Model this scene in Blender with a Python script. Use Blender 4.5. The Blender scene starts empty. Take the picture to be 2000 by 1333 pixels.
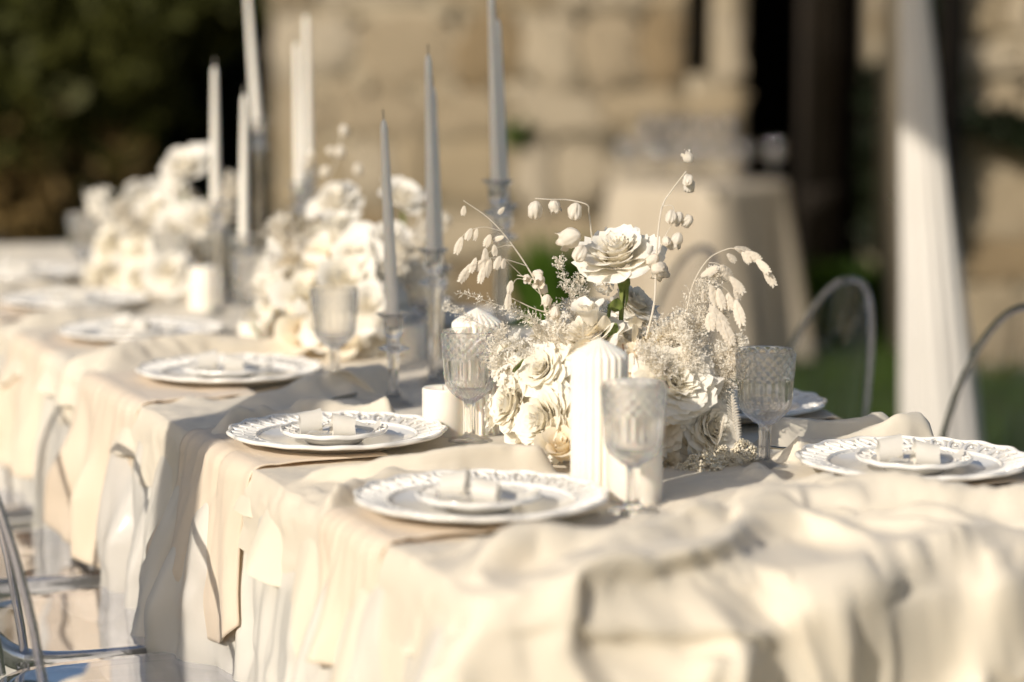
import bpy, math, random
import numpy as np
from mathutils import Vector, Matrix, Quaternion

random.seed(7); RNG = np.random.default_rng(7)
SC = bpy.context.scene
COL = SC.collection
# ------------------------------------------------------------------ camera, sky, sun, exposure
CAM_H, PITCH, FPX = 1.38, math.radians(7.37), 4722.2
cam_d = bpy.data.cameras.new('camera'); cam = bpy.data.objects.new('camera', cam_d); COL.objects.link(cam)
cam.location = (0, 0, CAM_H); cam.rotation_euler = (math.radians(90) - PITCH, 0, 0)
cam_d.sensor_width = 36; cam_d.lens = 85; cam_d.clip_start = .05; cam_d.clip_end = 500
cam_d.dof.use_dof = True; cam_d.dof.focus_distance = 3.50; cam_d.dof.aperture_fstop = 1.55
SC.camera = cam
SUN_AZ = (-.60, -.80); SUN_EL = math.radians(27)
sun_dir = Vector((SUN_AZ[0]*math.cos(SUN_EL), SUN_AZ[1]*math.cos(SUN_EL), math.sin(SUN_EL))).normalized()
world = bpy.data.worlds.new('World'); SC.world = world; world.use_nodes = True
wn = world.node_tree.nodes; wl = world.node_tree.links
sky = wn.new('ShaderNodeTexSky'); sky.sky_type = 'NISHITA'; sky.sun_disc = False
sky.sun_elevation = SUN_EL; sky.sun_rotation = math.atan2(SUN_AZ[0], SUN_AZ[1])
sky.air_density = 1.0; sky.dust_density = 2.0
bg = wn['Background']; bg.inputs[1].default_value = .085
wl.new(sky.outputs[0], bg.inputs[0])
sl = bpy.data.lights.new('sun', 'SUN'); sl.energy = 4.0; sl.angle = math.radians(.5); sl.color = (1, .90, .76)
sun = bpy.data.objects.new('sun', sl); COL.objects.link(sun)
sun.rotation_euler = sun_dir.to_track_quat('Z', 'Y').to_euler()
SC.view_settings.view_transform = 'Standard'; SC.view_settings.look = 'None'
SC.view_settings.exposure = .12; SC.view_settings.gamma = 1; SC.view_settings.use_curve_mapping = False
SC.render.engine = 'CYCLES'
cy = SC.cycles
cy.use_denoising = True
try: cy.denoiser = 'OPENIMAGEDENOISE'
except Exception: pass
cy.max_bounces = 14; cy.transparent_max_bounces = 24; cy.transmission_bounces = 12; cy.diffuse_bounces = 7; cy.glossy_bounces = 4
cy.caustics_refractive = True; cy.caustics_reflective = False; cy.sample_clamp_indirect = 15; cy.blur_glossy = .5

# ------------------------------------------------------------------ frames of reference
PHI = math.atan2(.3903, .9207)
VX, VY = math.cos(PHI), math.sin(PHI)
def W(s, t, z=0.0): return Vector((VX*s - VY*t, VY*s + VX*t, z))         # table frame: s across, t along
_c, _s = math.cos(PITCH), math.sin(PITCH)
def P(px, py, Y):                                                         # survey of the photo: a point at distance Y
    a = (px-1000)/FPX; b = (py-666.5)/FPX
    r = (a, _c-b*_s, -_s-b*_c); k = Y/r[1]
    return Vector((r[0]*k, Y, CAM_H+r[2]*k))
TOP = .76

# ------------------------------------------------------------------ materials
def mat(name): 
    m = bpy.data.materials.new(name); m.use_nodes = True
    return m, m.node_tree.nodes, m.node_tree.links, m.node_tree.nodes['Principled BSDF']
def noise_col(N, L, p, c1, c2, scale, detail=4, rough=.6, coord='Object', stops=(.35, .65), inp='Base Color', stretch=None):
    tc = N.new('ShaderNodeTexCoord'); n = N.new('ShaderNodeTexNoise'); n.inputs['Scale'].default_value = scale
    n.inputs['Detail'].default_value = detail; n.inputs['Roughness'].default_value = rough
    src = tc.outputs[coord]
    if stretch:
        mp = N.new('ShaderNodeMapping'); mp.inputs['Scale'].default_value = stretch; L.new(src, mp.inputs[0]); src = mp.outputs[0]
    L.new(src, n.inputs['Vector'])
    cr = N.new('ShaderNodeValToRGB'); cr.color_ramp.elements[0].position = stops[0]; cr.color_ramp.elements[1].position = stops[1]
    cr.color_ramp.elements[0].color = (*c1, 1); cr.color_ramp.elements[1].color = (*c2, 1)
    L.new(n.outputs[0], cr.inputs[0])
    if inp: L.new(cr.outputs[0], p.inputs[inp])
    return n, cr
def bump(N, L, p, scale, strength, dist=.01, coord='Object', detail=3, stretch=None):
    tc = N.new('ShaderNodeTexCoord'); n = N.new('ShaderNodeTexNoise'); n.inputs['Scale'].default_value = scale; n.inputs['Detail'].default_value = detail
    src = tc.outputs[coord]
    if stretch:
        mp = N.new('ShaderNodeMapping'); mp.inputs['Scale'].default_value = stretch; L.new(src, mp.inputs[0]); src = mp.outputs[0]
    L.new(src, n.inputs['Vector'])
    b = N.new('ShaderNodeBump'); b.inputs['Strength'].default_value = strength; b.inputs['Distance'].default_value = dist
    L.new(n.outputs[0], b.inputs['Height']); L.new(b.outputs[0], p.inputs['Normal'])
    return b
def simple(name, col, rough=.6, col2=None, scale=20, **kw):
    m, N, L, p = mat(name); p.inputs['Base Color'].default_value = (*col, 1); p.inputs['Roughness'].default_value = rough
    if col2: noise_col(N, L, p, col, col2, scale)
    for k, v in kw.items(): p.inputs[k].default_value = v
    return m
def leafy(name, c1, c2, trans=.35, tcol=None, scale=30, rough=.6, stops=(.3, .7)):
    m, N, L, p = mat(name); p.inputs['Roughness'].default_value = rough; p.inputs['Specular IOR Level'].default_value = .25
    n, cr = noise_col(N, L, p, c1, c2, scale, stops=stops)
    t = N.new('ShaderNodeBsdfTranslucent'); mx = N.new('ShaderNodeMixShader'); mx.inputs[0].default_value = trans
    if tcol: t.inputs[0].default_value = (*tcol, 1)
    else: L.new(cr.outputs[0], t.inputs[0])
    L.new(p.outputs[0], mx.inputs[1]); L.new(t.outputs[0], mx.inputs[2]); L.new(mx.outputs[0], N['Material Output'].inputs[0])
    return m
M = {}
M['petal'] = leafy('petal_cream', (.92, .89, .82), (.96, .95, .91), .36, (.96, .91, .78), 14, .55)
M['petal_warm'] = leafy('petal_warm_cream', (.88, .82, .69), (.95, .91, .81), .38, (.93, .80, .55), 14, .55)
M['petal_white'] = leafy('petal_white', (.90, .88, .83), (.97, .95, .91), .36, (.96, .91, .79), 14, .55)
M['bleached'] = leafy('bleached_foliage', (.84, .79, .70), (.94, .91, .85), .42, (.85, .76, .6), 40, .7)
M['fluff'] = leafy('bleached_fluff', (.78, .73, .64), (.93, .91, .86), .3, (.85, .78, .64), 40, .8)
M['stem_green'] = leafy('green_stem', (.10, .16, .03), (.24, .26, .09), .1, None, 60, .5)
M['twig'] = simple('brown_twig', (.12, .055, .02), .7)

def cloth(name, c1, c2, rough, sheen, coat=0, weave=1500, aniso=0):
    m, N, L, p = mat(name); p.inputs['Roughness'].default_value = rough
    p.inputs['Sheen Weight'].default_value = sheen; p.inputs['Coat Weight'].default_value = coat; p.inputs['Coat Roughness'].default_value = .22; p.inputs['Sheen Roughness'].default_value = .4
    n, cr = noise_col(N, L, p, c1, c2, 3.0, 5)
    tc = N.new('ShaderNodeTexCoord')
    w1 = N.new('ShaderNodeTexWave'); w1.bands_direction = 'X'; w1.inputs['Scale'].default_value = weave/6.28; w1.inputs['Distortion'].default_value = 1
    w2 = N.new('ShaderNodeTexWave'); w2.bands_direction = 'Z'; w2.inputs['Scale'].default_value = weave/6.28; w2.inputs['Distortion'].default_value = 1
    ns = N.new('ShaderNodeTexNoise'); ns.inputs['Scale'].default_value = 45; ns.inputs['Detail'].default_value = 4
    for q in (w1, w2, ns): L.new(tc.outputs['Object'], q.inputs['Vector'])
    a = N.new('ShaderNodeMath'); a.operation = 'ADD'; L.new(w1.outputs['Fac'], a.inputs[0]); L.new(w2.outputs['Fac'], a.inputs[1])
    b = N.new('ShaderNodeMath'); b.operation = 'MULTIPLY_ADD'; L.new(ns.outputs[0], b.inputs[0]); b.inputs[1].default_value = 6; L.new(a.outputs[0], b.inputs[2])
    bm = N.new('ShaderNodeBump'); bm.inputs['Strength'].default_value = .25; bm.inputs['Distance'].default_value = .0006
    L.new(b.outputs[0], bm.inputs['Height']); L.new(bm.outputs[0], p.inputs['Normal'])
    t = N.new('ShaderNodeBsdfTranslucent'); t.inputs[0].default_value = (c2[0], c2[1]*.86, c2[2]*.6, 1)
    mx = N.new('ShaderNodeMixShader'); mx.inputs[0].default_value = .22
    L.new(p.outputs[0], mx.inputs[1]); L.new(t.outputs[0], mx.inputs[2]); L.new(mx.outputs[0], N['Material Output'].inputs[0])
    return m
M['overlay'] = cloth('ivory_cotton', (.84, .775, .65), (.87, .81, .69), .8, .25)
M['satin'] = cloth('ivory_satin', (.80, .77, .70), (.85, .82, .76), .30, .1, coat=.35)
M['napkin'] = cloth('peach_linen', (.84, .735, .59), (.87, .77, .64), .75, .25)
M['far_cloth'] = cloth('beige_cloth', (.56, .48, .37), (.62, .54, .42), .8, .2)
M['drape'] = cloth('white_drape', (.80, .77, .72), (.84, .81, .76), .7, .2)
M['ribbon'] = leafy('silk_ribbon', (.78, .75, .69), (.84, .82, .77), .35, (.84, .8, .72), 60, .35)

m, N, L, p = mat('glazed_ceramic'); p.inputs['Roughness'].default_value = .16; M['ceramic'] = m
noise_col(N, L, p, (.77, .75, .71), (.83, .81, .77), 12)
p.inputs['Coat Weight'].default_value = .4; p.inputs['Coat Roughness'].default_value = .05
bump(N, L, p, 60, .15, .002)
def wax(name, c1, c2, sub=.35):
    m, N, L, p = mat(name); p.inputs['Roughness'].default_value = .5
    noise_col(N, L, p, c1, c2, 25)
    p.inputs['Subsurface Weight'].default_value = sub; p.inputs['Subsurface Radius'].default_value = (1, .6, .35); p.inputs['Subsurface Scale'].default_value = .012
    return m
M['wax'] = wax('ivory_wax', (.84, .79, .70), (.87, .83, .75))
M['taper'] = wax('white_wax', (.80, .76, .69), (.83, .80, .73), .2)
M['wick'] = simple('wick', (.36, .33, .28), .9)
def glass(name, tint=(1, 1, 1), ior=1.47, mixt=.5, rough=0.0, spec=1.0):
    m = bpy.data.materials.new(name); m.use_nodes = True; N = m.node_tree.nodes; L = m.node_tree.links
    N.remove(N['Principled BSDF'])
    g = N.new('ShaderNodeBsdfGlass'); g.inputs['Color'].default_value = (*tint, 1); g.inputs['IOR'].default_value = ior; g.inputs['Roughness'].default_value = rough
    t = N.new('ShaderNodeBsdfTransparent'); t.inputs[0].default_value = (*tint, 1)
    mx = N.new('ShaderNodeMixShader'); mx.inputs[0].default_value = mixt
    tc = N.new('ShaderNodeTexCoord'); ns = N.new('ShaderNodeTexNoise'); ns.inputs['Scale'].default_value = 35
    bm = N.new('ShaderNodeBump'); bm.inputs['Strength'].default_value = .0; bm.inputs['Distance'].default_value = .001
    L.new(tc.outputs['Object'], ns.inputs['Vector']); L.new(ns.outputs[0], bm.inputs['Height']); L.new(bm.outputs[0], g.inputs['Normal'])
    L.new(g.outputs[0], mx.inputs[1]); L.new(t.outputs[0], mx.inputs[2]); L.new(mx.outputs[0], N['Material Output'].inputs[0])
    return m
M['crystal'] = glass('crystal', (1, 1, 1), 1.5, .14)
M['acrylic_rim'] = glass('clear_acrylic', (.86, .87, .92), 1.49, .2)
def thin_clear(name, tint, k=1.0, ior=1.49):
    m = bpy.data.materials.new(name); m.use_nodes = True; N = m.node_tree.nodes; L = m.node_tree.links
    N.remove(N['Principled BSDF'])
    lw = N.new('ShaderNodeLayerWeight'); pw = N.new('ShaderNodeMath'); pw.operation = 'POWER'; pw.inputs[1].default_value = 3.2; L.new(lw.outputs['Facing'], pw.inputs[0]); fr = N.new('ShaderNodeMath'); fr.operation = 'MULTIPLY_ADD'; fr.inputs[1].default_value = .5; fr.inputs[2].default_value = .045; L.new(pw.outputs[0], fr.inputs[0])
    g = N.new('ShaderNodeBsdfGlossy'); g.inputs['Roughness'].default_value = .03; g.inputs['Color'].default_value = (.95, .95, .95, 1)
    t = N.new('ShaderNodeBsdfTransparent')
    tc = N.new('ShaderNodeTexCoord'); ns = N.new('ShaderNodeTexNoise'); ns.inputs['Scale'].default_value = 6; ns.inputs['Detail'].default_value = 3
    cr = N.new('ShaderNodeValToRGB'); cr.color_ramp.elements[0].color = (*[c*.93 for c in tint], 1); cr.color_ramp.elements[1].color = (*tint, 1)
    L.new(tc.outputs['Object'], ns.inputs['Vector']); L.new(ns.outputs[0], cr.inputs[0]); L.new(cr.outputs[0], t.inputs[0])
    bm = N.new('ShaderNodeBump'); bm.inputs['Strength'].default_value = .05; bm.inputs['Distance'].default_value = .01; L.new(ns.outputs[0], bm.inputs['Height']); L.new(bm.outputs[0], g.inputs['Normal'])
    mx = N.new('ShaderNodeMixShader'); L.new(fr.outputs[0], mx.inputs[0]); L.new(t.outputs[0], mx.inputs[1]); L.new(g.outputs[0], mx.inputs[2])
    L.new(mx.outputs[0], N['Material Output'].inputs[0]); return m
M['acrylic'] = thin_clear('clear_acrylic_sheet', (.965, .965, .975))
M['party_glass'] = thin_clear('thin_drinking_glass', (.95, .95, .95)); M['party_glass'].node_tree.nodes['Math.001'].inputs[2].default_value = .28
M['steel'] = simple('steel', (.42, .38, .3), .25, Metallic=1.0)
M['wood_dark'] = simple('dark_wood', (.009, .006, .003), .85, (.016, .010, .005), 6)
M['cave'] = simple('unlit_room_plaster', (.010, .008, .005), .95, (.016, .012, .007), 3)  # near-black colour stands for the unlit room behind the doorway
def stone(name, c1, c2, c3):
    m, N, L, p = mat(name); p.inputs['Roughness'].default_value = .9
    n, cr = noise_col(N, L, p, c1, c2, 6, 8, .65); 
    oi = N.new('ShaderNodeObjectInfo'); mx = N.new('ShaderNodeMixRGB'); mx.blend_type = 'MIX'
    rr = N.new('ShaderNodeMath'); rr.operation = 'MULTIPLY'; rr.inputs[1].default_value = .8; L.new(oi.outputs['Random'], rr.inputs[0])
    L.new(rr.outputs[0], mx.inputs[0]); L.new(cr.outputs[0], mx.inputs[1]); mx.inputs[2].default_value = (*c3, 1); L.new(mx.outputs[0], p.inputs['Base Color'])
    bump(N, L, p, 14, .6, .02, detail=8); return m
M['stone'] = stone('weathered_limestone', (.25, .20, .135), (.35, .29, .205), (.30, .24, .15))
M['stone_pale'] = stone('pale_limestone', (.33, .28, .21), (.42, .365, .28), (.36, .30, .21))
M['stone_brown'] = stone('ochre_stone', (.18, .13, .07), (.27, .205, .125), (.23, .17, .095))
M['mortar'] = simple('lime_mortar', (.28, .235, .165), .95, (.36, .31, .225), 3)
m, N, L, p = mat('lawn_soil'); p.inputs['Roughness'].default_value = .95; noise_col(N, L, p, (.018, .032, .008), (.045, .06, .016), 2.5, 8); bump(N, L, p, 8, .8, .05); M['ground'] = m
M['grass'] = leafy('grass_blades', (.035, .075, .010), (.075, .125, .018), .35, None, 5)
M['leaf_bright'] = leafy('bright_leaves', (.05, .11, .012), (.09, .16, .02), .35, None, 5)
M['leaf_olive'] = leafy('olive_leaves', (.035, .044, .009), (.085, .085, .018), .3, None, .8)
M['leaf_dry'] = leafy('dry_leaves', (.17, .11, .035), (.27, .19, .08), .3, None, .8)
M['leaf_dark'] = leafy('shade_dark_leaves', (.006, .010, .004), (.012, .018, .006), .1, None, 2)  # near-black leaf colour holds the shade of the hedge and wall patches
M['bark'] = simple('bark', (.05, .038, .026), .9, (.09, .07, .05), 12)
M['label_beads'] = simple('cream_seed', (.82, .74, .56), .7, (.86, .80, .68), 90)

# ------------------------------------------------------------------ mesh helpers
def mesh(name, V, F, smooth=True):
    V = np.asarray(V, dtype=np.float32).reshape(-1, 3)
    me = bpy.data.meshes.new(name)
    if isinstance(F, np.ndarray):
        nf, k = F.shape
        me.vertices.add(len(V)); me.vertices.foreach_set('co', V.ravel())
        me.loops.add(nf*k); me.loops.foreach_set('vertex_index', F.ravel().astype(np.int32))
        me.polygons.add(nf); me.polygons.foreach_set('loop_start', np.arange(0, nf*k, k, dtype=np.int32))
        me.polygons.foreach_set('loop_total', np.full(nf, k, dtype=np.int32))
        me.update(calc_edges=True)
    else:
        me.from_pydata(V.tolist(), [], F)
        me.update()
    if smooth: me.polygons.foreach_set('use_smooth', np.ones(len(me.polygons), dtype=bool))
    return me
def put(name, me, m=None, parent=None, loc=None, rot=None, scale=None, kind=None):
    o = bpy.data.objects.new(name, me)
    if m and not me.materials: me.materials.append(m)
    COL.objects.link(o)
    if parent: o.parent = parent
    if loc is not None: o.location = loc
    if rot is not None:
        if isinstance(rot, Quaternion): o.rotation_mode = 'QUATERNION'; o.rotation_quaternion = rot
        else: o.rotation_euler = rot
    if scale is not None: o.scale = (scale,)*3 if isinstance(scale, (int, float)) else scale
    if kind: o['kind'] = kind
    return o
def tag(o, label, cat, group=None):
    o['label'] = label; o['category'] = cat
    if group: o['group'] = group
    return o
def thing(name, label, cat, loc=(0, 0, 0), rotz=0, group=None):
    o = bpy.data.objects.new(name, None); o.empty_display_size = .02; COL.objects.link(o)
    o.location = loc; o.rotation_euler = (0, 0, rotz)
    return tag(o, label, cat, group)
def gridF(nu, nv, wrap=False):                       # vertices indexed [i*nv + j], i along u (wrapping if wrap)
    i = np.arange(nu if wrap else nu-1)[:, None]; j = np.arange(nv-1)[None, :]
    i2 = (i+1) % nu
    return np.stack([i*nv+j + 0*i2, i2*nv+j, i2*nv+j+1, i*nv+j+1], -1).reshape(-1, 4)
class MB:
    def __init__(s): s.V = []; s.F = []; s.n = 0
    def add(s, V, F):
        V = np.asarray(V, float).reshape(-1, 3); F = np.asarray(F); s.V.append(V); s.F.append(F + s.n); s.n += len(V)
        return s
    def mesh(s, name, smooth=True):
        V = np.concatenate(s.V); ks = {f.shape[1] for f in s.F}
        if len(ks) == 1: return mesh(name, V, np.concatenate(s.F), smooth)
        return mesh(name, V, [tuple(int(q) for q in r) for f in s.F for r in f], smooth)
def lathe(prof, n=48, mod=None, cap=False):
    prof = np.asarray(prof, float); th = np.linspace(0, 2*math.pi, n, endpoint=False)
    r = np.tile(prof[:, 0], (n, 1)); z = np.tile(prof[:, 1], (n, 1)); T = np.tile(th[:, None], (1, len(prof)))
    if mod is not None: r, z = mod(T, r, z)
    return np.stack([r*np.cos(T), r*np.sin(T), z], -1).reshape(-1, 3), gridF(n, len(prof), True)
def tube(path, rad, n=8):
    path = [Vector(p) for p in path]; m = len(path); rad = [rad]*m if isinstance(rad, (int, float)) else rad
    V = []; ref = Vector((.13, .27, 1)).normalized()
    for i, p in enumerate(path):
        d = (path[min(i+1, m-1)] - path[max(i-1, 0)]).normalized()
        if abs(d.dot(ref)) > .95: a = d.cross(Vector((1, 0, 0))).normalized()
        else: a = d.cross(ref).normalized()
        b = d.cross(a)
        for k in range(n):
            t = 2*math.pi*k/n; V.append(p + a*(rad[i]*math.cos(t)) + b*(rad[i]*math.sin(t)))
    V = np.array([tuple(q) for q in V]).reshape(m, n, 3).transpose(1, 0, 2)
    return V.reshape(-1, 3), gridF(n, m, True)
def spline(pts, n=20):
    pts = [Vector(p) for p in pts]; q = [pts[0]*2-pts[1]] + pts + [pts[-1]*2-pts[-2]]; out = []
    segs = len(pts)-1
    for k in range(n+1):
        x = k/n*segs; i = min(int(x), segs-1); f = x-i
        a, b, c, d = q[i], q[i+1], q[i+2], q[i+3]
        out.append(.5*((2*b)+(c-a)*f+(2*a-5*b+4*c-d)*f*f+(3*b-a-3*c+d)*f**3))
    return out
_perm = RNG.random((64, 64, 64))
def vnoise(x, y, z=0.0):
    x, y, z = np.broadcast_arrays(np.asarray(x, float), np.asarray(y, float), np.asarray(z, float))
    xi, yi, zi = np.floor(x).astype(int), np.floor(y).astype(int), np.floor(z).astype(int)
    f = lambda t: t*t*t*(t*(t*6-15)+10)
    fx, fy, fz = f(x-xi), f(y-yi), f(z-zi)
    g = lambda a, b, c: _perm[a & 63, b & 63, c & 63]
    L = lambda a, b, t: a+(b-a)*t
    return L(L(L(g(xi, yi, zi), g(xi+1, yi, zi), fx), L(g(xi, yi+1, zi), g(xi+1, yi+1, zi), fx), fy),
             L(L(g(xi, yi, zi+1), g(xi+1, yi, zi+1), fx), L(g(xi, yi+1, zi+1), g(xi+1, yi+1, zi+1), fx), fy), fz)*2-1
def fbm(x, y, z=0.0, o=3): 
    r = 0; a = 1
    for k in range(o): r = r + a*vnoise(x*2**k+17*k, y*2**k+5*k, z); a *= .5
    return r
def box(x0, x1, y0, y1, z0, z1):
    V = [(x, y, z) for x in (x0, x1) for y in (y0, y1) for z in (z0, z1)]
    return np.array(V), np.array([(0, 1, 3, 2), (4, 6, 7, 5), (0, 4, 5, 1), (2, 3, 7, 6), (0, 2, 6, 4), (1, 5, 7, 3)])
def quat_z(d, spin=0.0): return Vector(d).normalized().to_track_quat('Z', 'Y') @ Quaternion((0, 0, 1), spin)

# ------------------------------------------------------------------ setting: ground, wall, passage, banks
gx = np.linspace(-60, 60, 121); gy = np.linspace(-15, 110, 121)
X, Y = np.meshgrid(gx, gy, indexing='ij')
put('ground', mesh('ground', np.stack([X, Y, fbm(X*.6, Y*.6)*.02-.02], -1), gridF(121, 121)), M['ground'], kind='structure')

WY = 11.5      # face of the old stone wall
def rubble(rects, holes, seed, z0=0.0, z1=3.3):
    """irregular coursed stones filling x ranges; returns list of (x0,x1,z0,z1)"""
    r = random.Random(seed); out = []
    for (xa, xb) in rects:
        z = z0
        while z < z1:
            h = r.uniform(.14, .36); x = xa - r.uniform(0, .15)
            while x < xb:
                w = r.uniform(.16, .62); a, b = max(x, xa), min(x+w, xb)
                if b-a > .05:
                    ok = True
                    for (ha, hb, hz0, hz1) in holes:
                        if b > ha and a < hb and z+h > hz0 and z < hz1:
                            if (a+b)/2 < (ha+hb)/2 and a < ha: b = ha
                            elif (a+b)/2 >= (ha+hb)/2 and b > hb: a = hb
                            else: ok = False
                    if ok and b-a > .05: out.append((a, b, z, z+h))
                x += w
            z += h
    return out
def stone_mesh(k):
    r = np.random.default_rng(k); n = 7
    a = np.linspace(-.5, .5, n); A, B = np.meshgrid(a, a, indexing='ij')
    ed = np.clip(1-np.maximum(abs(A), abs(B))*2, 0, .3)/.3
    Z = -ed**.6*(.8+.25*fbm(A*3+k*7, B*3+k, 0))
    jx = A*(1-.12*abs(B))+.13*fbm(B*2.6+k, A*2, 3); jz = B*(1-.10*abs(A))+.13*fbm(A*2.6+9*k, B*2, 5)
    return mesh('stone_face', np.stack([jx, Z, jz], -1), gridF(n, n)[:, ::-1])
STONES = {k: [stone_mesh(i+10*j) for i in range(5)] for j, k in enumerate(('stone', 'stone_pale', 'stone_brown'))}
for k, l in STONES.items():
    for me in l: me.materials.append(M[k])
wall = thing('stone_wall', 'old sunlit limestone rubble wall with a dark doorway, behind the tables', 'wall', (0, WY, 0))
DOOR = (1.10, 1.72, -1, 3.4); SLOT = (.83, .95, 1.16, 3.4)
mb = MB()
for a in ((-1.13, .83, -.2, 3.35), (.83, .95, -.2, 1.16), (.95, 1.10, -.2, 3.35), (1.72, 7.5, -.2, 3.35)):
    V, F = box(a[0], a[1], 0, .6, a[2], a[3]); mb.add(V, F)
put('mortar_bed', mb.mesh('mortar_bed', False), M['mortar'], wall)
r = random.Random(5); cnt = 0
for (a, b, z0, z1) in rubble([(-1.13, 1.10), (1.72, 5.2)], [DOOR, SLOT], 11, 0, 3.2):
    u_ = r.random(); k = 'stone' if u_ < .45 else 'stone_pale' if u_ < .82 else 'stone_brown'
    put('stone', r.choice(STONES[k]), None, wall, ((a+b)/2, 0.0, (z0+z1)/2), (0, r.uniform(-.06, .06), 0), (b-a-.004, r.uniform(.03, .06), z1-z0+.004)); cnt += 1
wall2 = thing('stone_buttress', 'sunlit stone buttress at the right edge, crossed by slanting shadow bands made of dark leaves', 'wall', (0, 9.8, 0))
put('mortar_bed', mesh('mortar_bed', *box(1.66, 5.0, 0, 1.2, -.2, 3.3), False), M['mortar'], wall2)
for (a, b, z0, z1) in rubble([(1.66, 3.6)], [], 23, 0, 3.2):
    u_ = r.random(); k = 'stone' if u_ < .5 else 'stone_pale' if u_ < .8 else 'stone_brown'
    put('stone', r.choice(STONES[k]), None, wall2, ((a+b)/2, 0.0, (z0+z1)/2), (0, r.uniform(-.06, .06), 0), (b-a-.004, r.uniform(.03, .06), z1-z0+.004))
# room behind the doorway and the slot window
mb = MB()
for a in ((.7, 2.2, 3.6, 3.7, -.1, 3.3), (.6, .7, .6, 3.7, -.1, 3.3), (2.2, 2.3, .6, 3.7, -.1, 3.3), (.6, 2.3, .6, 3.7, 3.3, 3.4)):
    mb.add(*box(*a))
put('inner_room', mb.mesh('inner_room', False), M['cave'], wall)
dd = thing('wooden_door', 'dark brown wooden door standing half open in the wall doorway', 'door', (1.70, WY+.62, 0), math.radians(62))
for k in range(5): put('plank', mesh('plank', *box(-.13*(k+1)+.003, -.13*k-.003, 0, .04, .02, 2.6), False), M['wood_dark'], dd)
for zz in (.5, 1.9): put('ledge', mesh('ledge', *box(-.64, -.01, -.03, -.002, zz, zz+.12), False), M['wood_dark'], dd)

# leaf clusters for banks, hedges and trees
def leaves(n, pos_fn, size, seed, flat=.5):
    r = np.random.default_rng(seed); C = pos_fn(r, n); s = size*(.6+.8*r.random(len(C)))
    d = r.normal(size=(len(C), 3)); d /= np.linalg.norm(d, axis=1)[:, None]; e = np.cross(d, r.normal(size=(len(C), 3))); e /= np.linalg.norm(e, axis=1)[:, None]
    a, b = d*s[:, None], e*(s*flat)[:, None]
    V = np.stack([C-a, C+b, C+a, C-b], 1).reshape(-1, 3); F = np.arange(len(C)*4).reshape(-1, 4)
    return V, F
def blob(cx, cy, cz, rx, ry, rz, lumps=9):
    def f(r, n):
        C = r.normal(size=(lumps, 3)); C /= np.linalg.norm(C, axis=1)[:, None]; C *= r.random((lumps, 1))**.5*.75
        i = r.integers(0, lumps, n); d = r.normal(size=(n, 3)); d /= np.linalg.norm(d, axis=1)[:, None]
        p = C[i]+d*(.25+.2*r.random((n, 1)))
        return p*np.array([rx, ry, rz])+np.array([cx, cy, cz])
    return f
def tree(name, label, x, y, h, crown, mats, n, size, seed):
    t = thing(name, label, 'tree', (x, y, 0))
    r = random.Random(seed); mb = MB(); pts = [(0, 0, -.1), (.06*h, .02, h*.35), (.02, .05, h*.7)]
    mb.add(*tube(spline(pts, 12), [h*.045*(1-.06*i) for i in range(13)], 9))
    for k in range(7):
        a = r.uniform(0, 6.28); z = h*r.uniform(.3, .7); l = h*.35
        mb.add(*tube(spline([(0.02, .03, z), (math.cos(a)*l*.5, math.sin(a)*l*.5, z+l*.35), (math.cos(a)*l, math.sin(a)*l, z+l*.5)], 6), [h*.016*(1-.12*i) for i in range(7)], 6))
    put('trunk', mb.mesh('trunk'), M['bark'], t)
    for i, (c, mm) in enumerate(zip(crown, mats)):
        o = put('crown', mesh('crown', *leaves(n, blob(*c), size, seed+i), False), M[mm], t)
    return t
# grassy and leafy background on the left
def crownspec(px, py, Y, r, cx, cy, q=1.0):
    p = P(px, py, Y); return (p.x-cx, p.y-cy, p.z, r, r*.6, r*q)
tree('leaning_tree', 'dark olive tree hanging over the passage at the far left', -4.2, 12.6, 4.2,
     [crownspec(-60, 120, 12.4, 1.3, -4.2, 12.6), crownspec(250, -30, 12.2, .75, -4.2, 12.6), crownspec(420, -90, 12.2, .45, -4.2, 12.6), crownspec(230, 130, 12.2, .38, -4.2, 12.6)],
     ['leaf_olive']*4, 5200, .07, 21)
b = thing('dry_shrub', 'brown dry shrub catching the low sun under the dark tree', 'shrub', (-2.6, 12.3, 0))
put('foliage', mesh('foliage', *leaves(9000, lambda r, n: np.concatenate([blob(*crownspec(60, 300, 12.2, .62, -2.6, 12.3, .8))(r, n//2), blob(*crownspec(190, 230, 12.3, .36, -2.6, 12.3, .9))(r, n//2)]), .05, 31), False), M['leaf_dry'], b)
mb = MB()
for k in range(9): mb.add(*tube(spline([(0, 0, -.05), (random.uniform(-.1, .1), 0, .5), (random.uniform(-.6, .6), random.uniform(-.2, .2), 1.2)], 6), [.02*(1-.12*i) for i in range(7)], 6))
put('branches', mb.mesh('branches'), M['bark'], b)
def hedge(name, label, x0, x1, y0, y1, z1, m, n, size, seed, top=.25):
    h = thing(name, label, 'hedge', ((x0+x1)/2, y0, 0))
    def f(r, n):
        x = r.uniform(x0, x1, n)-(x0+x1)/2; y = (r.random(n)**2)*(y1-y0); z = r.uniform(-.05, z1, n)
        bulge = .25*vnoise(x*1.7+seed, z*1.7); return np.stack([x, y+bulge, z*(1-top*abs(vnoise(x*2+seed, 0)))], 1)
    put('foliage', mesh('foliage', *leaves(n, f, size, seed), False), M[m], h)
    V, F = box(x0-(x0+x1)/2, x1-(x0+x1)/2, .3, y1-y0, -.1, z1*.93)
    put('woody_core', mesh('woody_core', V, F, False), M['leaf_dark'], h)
hedge('ivy_hedge', 'tall leafy hedge, deep shade put into its near-black colour, left of the stone wall', -6, -.9, 13.6, 15.2, 3.6, 'leaf_dark', 26000, .08, 41)  # the leaf colour carries the deep shade; nothing blocks the sun here
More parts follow.
